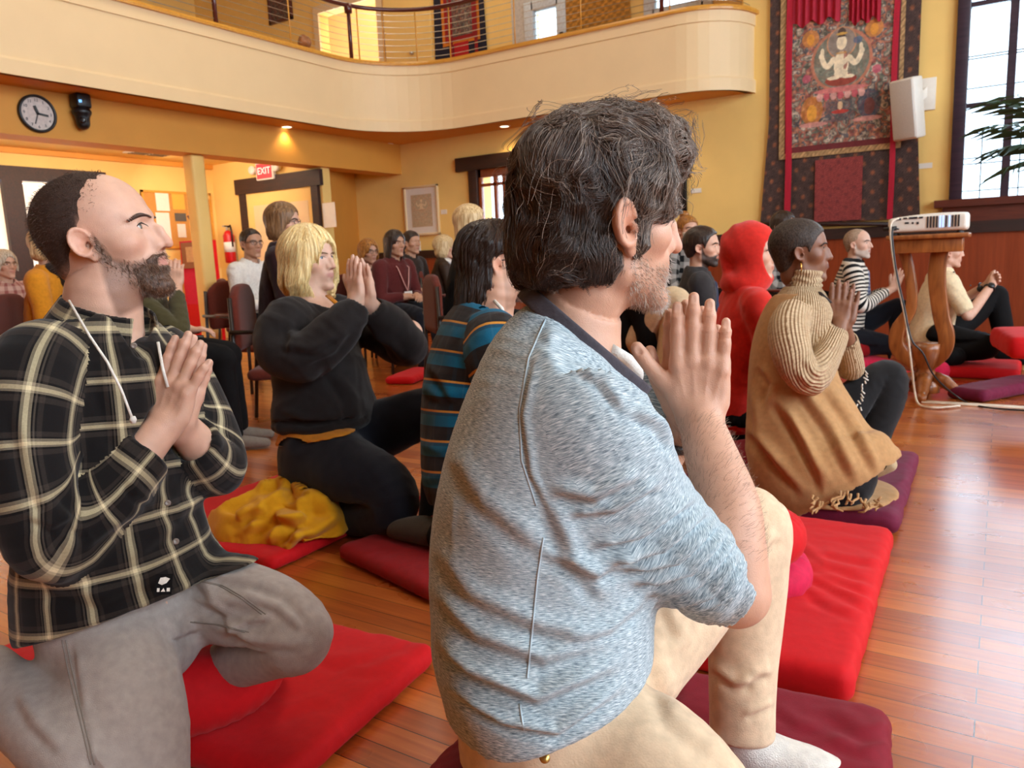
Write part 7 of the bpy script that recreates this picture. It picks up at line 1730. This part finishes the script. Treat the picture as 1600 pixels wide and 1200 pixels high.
MB().lathe([(.05, 0), (.065, .08), (.06, .16), (.055, .16), (.05, .02), (0, .015)], c, 18).build('vase_body', mat('grey_glaze', lin((150, 140, 122)), .3), vs, smooth=True)
for k in range(7):
    a = k*.9; t = A_([.07*math.cos(a), .07*math.sin(a), 0]); MB().tube([c+t*.3+UP*.05, c+t+UP*.26, c+t*1.4+UP*.33], [.005, .006, .014 if k % 2 else .008], 6).build('brush', m_rail if k % 2 else m_cap, vs, smooth=True)
# curtains in the side windows
m_cur = bpy.data.materials.new('sheer_curtain'); nt, N, L, b = nodes(m_cur)
tr = N.new('ShaderNodeBsdfTranslucent'); tr.inputs['Color'].default_value = (*lin((250, 238, 214)), 1); mxs = N.new('ShaderNodeMixShader'); mxs.inputs[0].default_value = .55
b.inputs['Base Color'].default_value = (*lin((246, 232, 204)), 1); b.inputs['Roughness'].default_value = .9
L.new(b.outputs[0], mxs.inputs[1]); L.new(tr.outputs[0], mxs.inputs[2]); L.new(mxs.outputs[0], N['Material Output'].inputs['Surface'])
for k, (y0, y1, zb, zz) in enumerate((L1, L2)):
    b = MB(); n = 80; rows = []
    for i in range(n+1):
        y = max(y0, -1)+(y1-max(y0, -1))*i/n; x = XL-.05+.018*math.sin(i*.9)+.008*math.sin(i*2.3)
        rows.append((b.bm.verts.new((x, y, zb+.02)), b.bm.verts.new((x, y, zz-.02))))
    for i in range(n): b.bm.faces.new((rows[i][0], rows[i+1][0], rows[i+1][1], rows[i][1]))
    tag(b.build('curtain', m_cur, None, smooth=True), ['pale sheer curtain behind the elderly seated woman', 'pale sheer curtain behind the bearded head'][k], 'curtain')
# ------------------------------------------------------------------ flat pictures, painted point by point
def painted(name, fn, corner, ax, ay, w_, h_, nu, nv, parent=None, rough=.7, off=None):
    u = np.linspace(0, 1, nu+1); v = np.linspace(0, 1, nv+1); U_, V_ = np.meshgrid(u, v, indexing='ij'); U_, V_ = U_.ravel(), V_.ravel()
    P = A_(corner)+np.outer(U_*w_, ax)+np.outer(V_*h_, ay)
    if off is not None: P = P+off(U_, V_)
    i, j = np.meshgrid(np.arange(nu), np.arange(nv), indexing='ij'); k = (i*(nv+1)+j).ravel()
    Q = np.stack([k, k+nv+1, k+nv+2, k+1], 1); me = np_mesh(name, P, Q); set_col(me, A_(fn(U_, V_)))
    return put(me, name, attr_mat('painted_cloth', rough, var=.08, scale=60), parent)
def LC(*c): return A_(lin(c))
def brocade(U_, V_, base=(70, 52, 48), spot=(150, 88, 56), per=9):
    c = np.tile(LC(*base), (len(U_), 1)); a, b = U_*per, V_*per*1.6
    hx = np.cos(2*math.pi*a)*np.cos(2*math.pi*b); c += np.clip(hx-.55, 0, 1)[:, None]*2*(LC(*spot)-LC(*base)); c *= (1+.35*np.sign(np.sin(a*40)*np.sin(b*40)))[:, None]*.8+.2
    n = vnoise(np.stack([U_*60, V_*90, U_*0], 1), 4); return c*(1+.3*n)[:, None]
def deity(U_, V_, asp=1.45, pal=0, sc_=1.):
    """a seated haloed figure among clouds, lotus throne below - generic"""
    x = (U_-.5)*2/sc_; y = ((1-V_)*asp*2-.30*(sc_ < 1))/(.88 if sc_ < 1 else 1); N1 = fbm(np.stack([U_*16, V_*22, U_*0], 1), 3, 3+pal); N2 = fbm(np.stack([U_*30+5, V_*40, U_*0], 1), 2, 9+pal)
    bg = np.tile(LC(128, 112, 98), (len(U_), 1)); pal_ = [LC(150, 70, 66), LC(92, 104, 92), LC(186, 168, 148), LC(70, 76, 92), LC(188, 118, 84)]
    k = (np.floor((N1+1.5)*3.3).astype(int)) % 5; c = .35*bg+.65*A_(pal_)[k]; c *= (1+.4*N2)[:, None]
    def E(cx, cy, rx, ry): return ((x-cx)/rx)**2+((y-cy)/ry)**2
    def setc(m, col, mix=1.): c[m] = c[m]*(1-mix)+A_(col)*mix
    e = E(0, 1.02, .70, .72); setc(e < 1, LC(120, 126, 110), .75); setc((e > .82) & (e < 1), LC(196, 120, 92), .8)
    e = E(0, .62, .34, .36); setc(e < 1, LC(150, 134, 122), .9); setc((e > .85) & (e < 1), LC(196, 140, 104))
    if pal == 0 or pal == 1:
        for sx in (-1, 1):
            setc(E(.72*sx, .42, .2, .2) < 1, LC(196, 128, 70), .9); setc(E(.72*sx, .44, .09, .13) < 1, LC(220, 150, 60), .9)
            setc(E(.66*sx, 2.12, .26, .34) < 1, (LC(196, 120, 50) if sx < 0 else LC(60, 76, 96)), .75); setc(E(.66*sx, 2.18, .12, .2) < 1, (LC(226, 160, 60) if sx < 0 else LC(120, 66, 60)), .85)
            setc(E(.62*sx, 2.46, .34, .06) < 1, LC(216, 150, 140), .8)
            setc(E(.80*sx, 1.35, .10, .10) < 1, LC(196, 90, 110), .8)
        for k_ in range(7): setc(E(-.48+.16*k_, 1.83, .075, .10) < 1, LC(190, 84, 96) if k_ % 2 else LC(214, 160, 150), .9)
        setc(E(0, 1.70, .62, .07) < 1, LC(206, 120, 116), .9)
        setc((np.abs(x) < .34) & (y > 1.95) & (y < 2.45), LC(84, 84, 92), .6); setc(E(0, 2.22, .2, .05) < 1, LC(190, 60, 50), .9); setc(E(0, 2.08, .06, .1) < 1, LC(226, 190, 150), .9)
    flesh = LC(236, 218, 184)
    setc(E(0, 1.48, .36, .14) < 1, LC(150, 62, 48), .95); setc(E(-.17, 1.42, .14, .045) < 1, flesh); setc(E(.17, 1.42, .14, .045) < 1, flesh)
    setc(E(0, 1.12, .17, .30) < 1, flesh); setc((E(.05, 1.05, .10, .24) < 1) & (x > .06), LC(150, 70, 64), .8)
    setc(E(0, 1.33, .16, .10) < 1, flesh)
    for sx in (-1, 1):
        for t in np.linspace(0, 1, 12):
            setc(E(sx*(.2+.26*t), 1.0+.22*math.sin(t*2.2)-.30*t*t, .06, .07) < 1, flesh)
            setc(E(sx*(.18-.14*t), .98+.12*t, .05, .06) < 1, flesh)
        setc(E(sx*.44, .78, .045, .09) < 1, flesh)
    setc(E(0, .62, .115, .17) < 1, flesh); setc((E(0, .60, .125, .18) < 1) & (y < .50), LC(66, 54, 50)); setc(E(0, .38, .09, .10) < 1, LC(80, 60, 50), .9)
    setc((E(0, .42, .13, .03) < 1), LC(206, 160, 80)); setc(E(0, .86, .13, .03) < 1, LC(190, 140, 80), .8)
    setc(E(.36, .62, .10, .08) < 1, LC(70, 96, 130), .7)
    c *= (1+.18*N2)[:, None]
    return c
# great hanging scroll by the window
YT = YB-.06
def T(px, py, dy=0.): return BW(px, py, YT-dy)
zt_ = T(1310, -90)[2]; tA, tB = T(1203, 0)[0], T(1440, 0)[0]; bA, bB = T(1187, 345)[0], T(1437, 345)[0]; zb_ = T(1310, 347)[2]
tk = empty('hanging_scroll', ((tA+tB)/2, YT, zb_), 'great brocade hanging scroll with a seated four-armed figure by the tall window', 'scroll')
painted('brocade_cloth', lambda u, v: brocade(u, v), (0, YT, zb_), X_, UP, 1, zt_-zb_, 150, 220, tk, off=lambda u, v: np.outer((bA*(1-u)+bB*u)*(1-np.clip(v/.4, 0, 1))+(tA*(1-u)+tB*u)*np.clip(v/.4, 0, 1)-u, X_)+np.outer(.012+.008*np.sin(u*9)*(1-v), Y_))
def rect(name, p0, p1, dy, fn, nu=60, nv=60, off=None):
    my = (p0[1]+p1[1])/2; a, b = T(p0[0], my, dy), T(p1[0], my, dy); a[2] = T((p0[0]+p1[0])/2, p0[1], dy)[2]; b[2] = T((p0[0]+p1[0])/2, p1[1], dy)[2]; return painted(name, fn, (a[0], YT-dy, b[2]), X_, UP, b[0]-a[0], a[2]-b[2], nu, nv, tk, off=off)
flat = lambda *c: (lambda u, v: np.tile(LC(*c), (len(u), 1))*(1+.15*vnoise(np.stack([u*40, v*40, u*0], 1), 2))[:, None])
rect('gold_border', (1219, -80), (1413, 240), .004, lambda u, v: brocade(u, v, (176, 140, 96), (120, 96, 60), 14), 60, 90)
rect('maroon_border', (1228, -80), (1406, 231), .007, flat(110, 40, 44))
rect('painting', (1237, 0), (1396, 222), .010, lambda u, v: deity(u, v, sc_=.86), 190, 270)
rect('door_panel', (1273, 247), (1347, 345), .012, lambda u, v: brocade(u, v, (140, 58, 56), (110, 46, 48), 3), 50, 60)
for xa, xb, yb_ in ((1228, 1238, 335), (1393, 1402, 342)): rect('ribbon', (xa, -80), (xb, yb_), .022, flat(178, 22, 50), 8, 60, off=lambda u, v: np.outer(.006*np.sin(v*8), X_))
for xa, xb in ((1240, 1313), (1328, 1376)):
    a, b_ = T(xa, -40, .03), T(xb, 28, .03)
    painted('valance', flat(168, 18, 44), (a[0], YT-.03, b_[2]), X_, UP, b_[0]-a[0], a[2]-b_[2], 60, 12, tk, off=lambda u, v: np.outer(.018*np.sin(u*40), Y_)+np.outer(.03*np.sin(u*17+1)*(1-v), UP))
a, b_ = T(1184, 350, .02), T(1440, 350, .02); MB().tube([a, b_], .022, 12).build('bottom_rod', m_dark, tk, smooth=True)
# smaller pictures
def frame_pic(label, pts, y, fn, m_frame, bw=.05, mat_=None, cat='picture', nu=70, nv=100, matw=0.):
    my = (pts[0][1]+pts[1][1])/2; mx = (pts[0][0]+pts[1][0])/2; a, b_ = BW(pts[0][0], my, y), BW(pts[1][0], my, y); a[2] = BW(mx, pts[0][1], y)[2]; b_[2] = BW(mx, pts[1][1], y)[2]; x0, x1, z0, z1 = a[0], b_[0], b_[2], a[2]
    r = empty('framed_picture', ((x0+x1)/2, y, z0), label, cat); f = MB()
    for lo, hi in (((x0, y-.04, z0), (x1, y, z0+bw)), ((x0, y-.04, z1-bw), (x1, y, z1)), ((x0, y-.04, z0), (x0+bw, y, z1)), ((x1-bw, y-.04, z0), (x1, y, z1))): f.box(lo, hi)
    f.build('picture_frame', m_frame, r, bevel=.004); i = bw+matw
    if matw: MB().box((x0+bw, y-.015, z0+bw), (x1-bw, y-.01, z1-bw)).build('mount', m_white, r)
    painted('print', fn, (x0+i, y-.018, z0+i), X_, UP, x1-x0-2*i, z1-z0-2*i, nu, nv, r); return r
pale = lambda u, v: .45*deity(u, v, 1.6, 2)+.55*np.tile(LC(236, 214, 168), (len(u), 1))
frame_pic('cream-framed print of a seated figure on the yellow back wall', ((634, 290), (687, 368)), YB, pale, m_cream, .03, matw=.09)
frame_pic('dark framed picture half behind the wavy hair', ((1026, 262), (1074, 333)), YB, flat(34, 22, 20), m_black, .04)
frame_pic('dark red framed picture upstairs beyond the railing', ((419, -45), (456, 36)), YU, lambda u, v: deity(u, v, 1.4, 4)*.5, m_rail, .05, matw=.0)
for px, py, w_, h_, lb in ((1088, 298, .12, .05, 'small white label on the wall beside the dark frame'), (694, 331, .10, .06, 'small white label beside the cream-framed print'), (1446, 259, .12, .05, 'small white label between the scroll and the window'), (655, 386, .06, .16, 'thin white card standing below the cream-framed print')):
    c = BW(px, py); tag(MB().obox(c-Y_*.006, X_, UP, Y_, (w_/2, h_/2, .005)).build('wall_label', m_white), lb, 'label')
def up_y(px, py, dy): return BW(px, py, YU-dy)
def cloth(name, p0, p1, dy, fn, parent, nu=40, nv=60, flare=0.):
    my = (max(p0[1], 0)+p1[1])/2; a, b_ = up_y(p0[0], my, dy), up_y(p1[0], my, dy); a[2] = up_y(p0[0], p0[1], dy)[2]; b_[2] = up_y((p0[0]+p1[0])/2, p1[1], dy)[2]; w_ = b_[0]-a[0]
    return painted(name, fn, (a[0], YU-dy, b_[2]), X_, UP, w_, a[2]-b_[2], nu, nv, parent, off=(lambda u, v: np.outer((u-.5)*flare*(1-v), X_)) if flare else None)
c = up_y(720, 100, .02); s2 = empty('hanging_scroll', c, 'dark blue hanging scroll with red centre strip upstairs', 'scroll')
cloth('brocade_cloth', (682, -80), (756, 114), .02, flat(22, 20, 40), s2, flare=.12); cloth('gold_border', (690, -60), (749, 68), .024, flat(206, 120, 30), s2); cloth('red_border', (694, -60), (744, 63), .028, flat(150, 20, 20), s2)
cloth('painting', (699, -60), (737, 56), .032, lambda u, v: deity(u, v, 1.6, 5)*.6, s2, 60, 90); cloth('door_panel', (710, 68), (733, 112), .028, flat(176, 18, 26), s2)
for a, b_ in ((703, 707), (741, 746)): cloth('ribbon', (a, -60), (b_, 108), .038, flat(140, 24, 24), s2, 4, 30)
c = up_y(938, 40, .02); s3 = empty('hanging_scroll', c, 'plain ochre hanging scroll on a dark rod upstairs', 'scroll')
cloth('scroll_cloth', (887, -60), (981, 46), .02, lambda u, v: brocade(u, v, (186, 128, 44), (172, 116, 38), 5), s3, flare=.1)
a, b_ = up_y(878, 57, .03), up_y(988, 30, .03); zz = (a[2]+b_[2])/2; MB().tube([(a[0], YU-.03, zz), (b_[0], YU-.03, zz)], .03, 12).lathe([(.05, -.02), (.05, .02)], (a[0], YU-.03, zz), 12, Matrix(((0, 0, 1), (0, 1, 0), (-1, 0, 0)))).build('bottom_rod', m_dark, s3, smooth=True)
tag(MB().obox(up_y(237, 4, .01), X_, UP, Y_, (.09, .12, .008)).build('wall_plaque', m_black), 'small black plaque on the upstairs wall', 'plaque')
# upstairs doorway, windows, door leaf
b = MB()
for x in (D1[0]-.12, D1[1]): b.box((x, YU-.04, ZS), (x+.12, YU, D1[3]))
b.box((D1[0]-.12, YU-.04, D1[3]), (D1[1]+.12, YU, D1[3]+.12)); struct(b.build('door_2', m_cream))
dl0, dl1 = up_y(604, 50, 0)[0], up_y(676, 50, 0)[0]
dd = struct(MB().box((dl0, YU-.05, ZS+.3), (dl1, YU-.01, D1[3])).build('door_3', m_yel)); c = up_y(643, 83, .08); MB().lathe([(0, -.03), (.03, -.02), (.035, 0), (.03, .02), (0, .03)], c, 14).build('door_knob', m_steel, dd, smooth=True)
for n_, W in (('window_2', W1), ('window_3', W2)):
    f = MB()
    for lo, hi in (((W[0]-.12, YU-.03, W[2]-.1), (W[0]+.03, YU+.1, W[3]+.1)), ((W[1]-.03, YU-.03, W[2]-.1), (W[1]+.12, YU+.1, W[3]+.1)), ((W[0], YU-.03, W[2]-.1), (W[1], YU+.1, W[2]+.03)), ((W[0], YU-.03, W[3]-.03), (W[1], YU+.1, W[3]+.1))): f.box(lo, hi)
    o = struct(f.build(n_, mat('pale_blue_white', lin((214, 222, 224)), .5), bevel=.004)); MB().box((W[0], YU+.04, W[2]), (W[1], YU+.046, W[3])).build('pane', m_glass, o)
a, b_ = up_y(800, 40, 0)[0], up_y(876, 40, 0)[0]
b = MB(); m_pal = mat('pale_grey_wall', lin((206, 198, 184)), .6)
for lo, hi in (((a, YU-.006, ZS+.3), (W1[0]-.1, YU, 6)), ((W1[1]+.1, YU-.006, ZS+.3), (b_+.2, YU, 6)), ((W1[0]-.1, YU-.006, W1[3]+.08), (W1[1]+.1, YU, 6))): b.box(lo, hi)
struct(b.build('trim_pale_panel', m_pal))
# glazed back door
dz = BW(760, 262)[2]; x0, x1 = BW(738, 300)[0], BW(1000, 300)[0]*0+BW(738, 300)[0]+1.75
b = MB().box((x0-.22, YB-.07, dz-.02), (x1+.22, YB, dz+.16)).box((x0-.02, YB-.06, 0), (x0+.12, YB, dz)).box((x1-.12, YB-.06, 0), (x1+.02, YB, dz))
bd_ = struct(b.build('door_4', m_dark, bevel=.006)); w_door = wood('cherry_door', lin((120, 50, 18)), lin((156, 72, 28)), .35, stretch=(6, 6, .6))
b = MB(); a0, a1_ = x0+.12, x1-.12
b.box((a0, YB-.02, 0), (a1_, YB+.04, DOOR[2]+.02)).box((a0, YB-.02, DOOR[3]-.02), (a1_, YB+.04, dz)).box((a0, YB-.02, 0), (DOOR[0]+.02, YB+.04, dz)).box((DOOR[1]-.02, YB-.02, 0), (a1_, YB+.04, dz))
for px in (775, 789, 805, 825, 845, 865, 885): x = BW(px, 300)[0]; b.box((x-.025, YB-.02, DOOR[2]), (x+.025, YB+.04, DOOR[3]))
b.box((DOOR[0], YB-.02, BW(770, 288)[2]-.02), (DOOR[1], YB+.04, BW(770, 288)[2]+.02))
b.build('door_leaf', w_door, bd_, bevel=.004); MB().box((DOOR[0], YB+.01, DOOR[2]), (DOOR[1], YB+.016, DOOR[3])).build('pane', m_glass, bd_)
# white loudspeaker on the wall
c = BW(1421, 170, YB-.22); sp_ = empty('wall_speaker', c, 'white loudspeaker tilted on a bracket between the scroll and the window', 'loudspeaker')
hz = abs(BW(1421, 122, YB-.22)[2]-BW(1421, 217, YB-.22)[2])/2; fr_ = nrm(-Y_*.80-X_*.45-UP*.16); sx_ = nrm(np.cross(UP, fr_)); up_ = np.cross(fr_, sx_)
MB().prism([(-.13, .10), (.13, .10), (.09, -.10), (-.09, -.10)], c, sx_, fr_, up_, hz*2).build('cabinet', m_white, sp_, bevel=.02)
MB().obox(c+fr_*.105, sx_, up_, fr_, (.115, hz*.94, .008)).build('grille', mat('grille_grey', lin((206, 200, 192)), .6, scale=300, var=.2), sp_, bevel=.006)
k = BW(1446, 148, YB); MB().obox((k+c)/2+UP*.03, nrm(k-c), UP, np.cross(nrm(k-c), UP), (np.linalg.norm(k-c)/2, .05, .03)).obox(k+A_([0, -.012, 0]), X_, UP, Y_, (.09, .15, .012)).build('bracket', m_white, sp_, bevel=.004)
# balcony railing
rl = empty('balcony_railing', (XEDGE, 6, ZF+.042), 'dark mahogany handrail with thin cables along the balcony', 'railing')
pin = [(x_, y_) for x_, y_ in path]; zr = 4.10
sh_ = []
for i, p in enumerate(pin):
    a, b_ = A_(pin[max(i-1, 0)]), A_(pin[min(i+1, len(pin)-1)]); t = nrm(b_-a); sh_.append((p[0]-t[1]*.05, p[1]+t[0]*.05))
MB().tube([(x_, y_, zr) for x_, y_ in sh_], .026, 10).build('handrail', m_rail, rl, smooth=True)
for k in range(8): MB().tube([(x_, y_, ZF+.11+k*.072) for x_, y_ in sh_], .0035, 5).build('cable', m_steel, rl)
S_ = A_(sh_); SL = np.concatenate([[0], np.cumsum(np.linalg.norm(np.diff(S_, axis=0), axis=1))])
def rail_at(px):                       # where along the rail a post seen at this column stands
    s = np.linspace(0, SL[-1], 1500); P = np.stack([np.interp(s, SL, S_[:, 0]), np.interp(s, SL, S_[:, 1]), np.full(len(s), ZF+.05)], 1)
    x, y, d = proj(P); return P[np.argmin(np.abs(x-px)+(d < 1)*1e5)]
for px in (-120, 120, 338, 550, 985 if False else 1033):
    p = rail_at(px); MB().tube([(p[0], p[1], ZF+.03), (p[0], p[1], zr)], .024, 10).lathe([(.045, zr-.09), (.05, zr-.03), (.03, zr+.02)], (p[0], p[1], 0), 12).build('post', m_rail, rl, smooth=True)
for px in (455, 562, 602, 652, 704, 805, 908, 1046, 1160, 1190):
    p = rail_at(px); MB().tube([(p[0], p[1], ZF+.03), (p[0], p[1], zr)], .008, 8).build('baluster', m_cap, rl, smooth=True)
c = rail_at(479)+A_([-.03, 0, .085]); sdf = lambda P: s_ell(P, c, (.075, .075, .085))-.012*vnoise(P*22, 2)
o = sdf_obj('carved_ornament', sdf, c-.12, c+.12, .012, mat('shell_brown', lin((150, 96, 56)), .5, var=.6, scale=14)); tag(o, 'small rounded brown and white ornament on the balcony ledge', 'ornament')  # rounded stand-in for an unidentified brown and white shape
# palm by the window
pb = FL(1720, 560); pm = empty('potted_palm', (pb[0], pb[1], 0), 'potted palm with feathery fronds against the tall window', 'plant')
MB().lathe([(.16, 0), (.22, .36), (.24, .38), (.21, .38), (.18, .1), (0, .1)], (pb[0], pb[1], 0), 24).build('pot', mat('terracotta', lin((150, 80, 50)), .7), pm, smooth=True)
MB().tube([(pb[0], pb[1], .1), (pb[0]+.02, pb[1], .9), (pb[0]-.01, pb[1], 1.35)], [.04, .035, .03], 10).build('stem', mat('palm_stem', lin((92, 84, 50)), .7), pm, smooth=True)
m_leaf = mat('palm_leaf', lin((52, 74, 44)), .45, var=.3, scale=8); r = np.random.default_rng(11); dP = (A_([pb[0], pb[1], 1.3])-CP)@CF
tips = [(1556, 160), (1548, 196), (1562, 232), (1590, 150), (1640, 120), (1575, 262), (1700, 110), (1780, 140)]
for (tx, ty) in tips:
    s0 = A_([pb[0], pb[1], 1.30]); e = V(tx, ty, dP+r.normal(0, .15)); mid = (s0+e)/2+UP*.28; b = MB(); rac = [(1-t)**2*s0+2*t*(1-t)*mid+t*t*e for t in np.linspace(0, 1, 14)]
    b.tube(rac, np.linspace(.012, .003, 14), 6)
    for i in range(3, 14):
        t = nrm(rac[min(i+1, 13)]-rac[i-1]); sd = nrm(np.cross(t, UP))
        for s in (-1, 1):
            Lf = .30*math.sin(.35+2.3*i/14)+.05; d = nrm(t*.75+sd*s*.8-UP*.12+r.normal(0, .05, 3)); p0, p1, p2 = rac[i], rac[i]+d*Lf*.5, rac[i]+d*Lf-UP*Lf*.18
            w_ = nrm(np.cross(d, UP))*.0065; n_ = nrm(np.cross(d, w_))*.002
            q = [b.bm.verts.new(v_) for v_ in (p0-w_*.4, p0+w_*.4, p1+w_+n_, p2, p1-w_+n_)]; b.bm.faces.new(q)
            q = [b.bm.verts.new(v_-n_*1.5) for v_ in (p0-w_*.4, p0+w_*.4, p1+w_+n_, p2, p1-w_+n_)]; b.bm.faces.new(q[::-1])
    b.build('frond', m_leaf, pm)
area('daylight_window_a', (5.0, 2.2, 3.5), (-3, 2.6, .8), 2.0, 4.2, 300, DAY)  # area lights added at unseen right-wall openings to simulate daylight
area('daylight_window_b', (5.0, 5.5, 3.5), (-3, 5.0, .8), 2.2, 4.2, 200, DAY)
area('daylight_window_c', (5.0, -1.4, 3.5), (-2, 2.0, .8), 2.0, 4.2, 260, DAY)
area('hall_lamp', (-1.2, 1.6, 6.5), (-1.2, 1.6, 0), 2.2, 2.2, 150, SOFT)  # unseen overhead area lights added as soft fill for the hall
area('hall_lamp', (-4.6, 4.4, 6.5), (-4.6, 4.4, 0), 2.2, 2.2, 190, SOFT)
area('wing_lamp', (-7.72, 2.0, 2.34), (-9.6, 2.0, 1.9), 2.6, .12, 60, SOFT)  # area lights added behind the beam to brighten the wing's wall and ceiling
area('wing_lamp', (-7.72, 5.2, 2.34), (-9.6, 5.2, 1.9), 2.6, .12, 70, SOFT)
area('exit_lamp', (-8.6, 6.2, 2.42), (-8.6, 7.6, 1.2), 1.2, .2, 22, SOFT)  # area light added to brighten the EXIT wall, no fixture there
area('upper_lamp', (-7.0, 9.4, 6.6), (-7.0, 9.6, 3), 3, .6, 70, SOFT)
area('upper_lamp', (-10.5, 6, 6.6), (-10.5, 6, 3), .8, 4, 60, SOFT)
area('upper_hall_lamp', (-9.3, 11.2, 6.6), (-9.3, 11.2, 3), 3, .8, 120, (1, .85, .6))
sc.view_settings.exposure = -.95
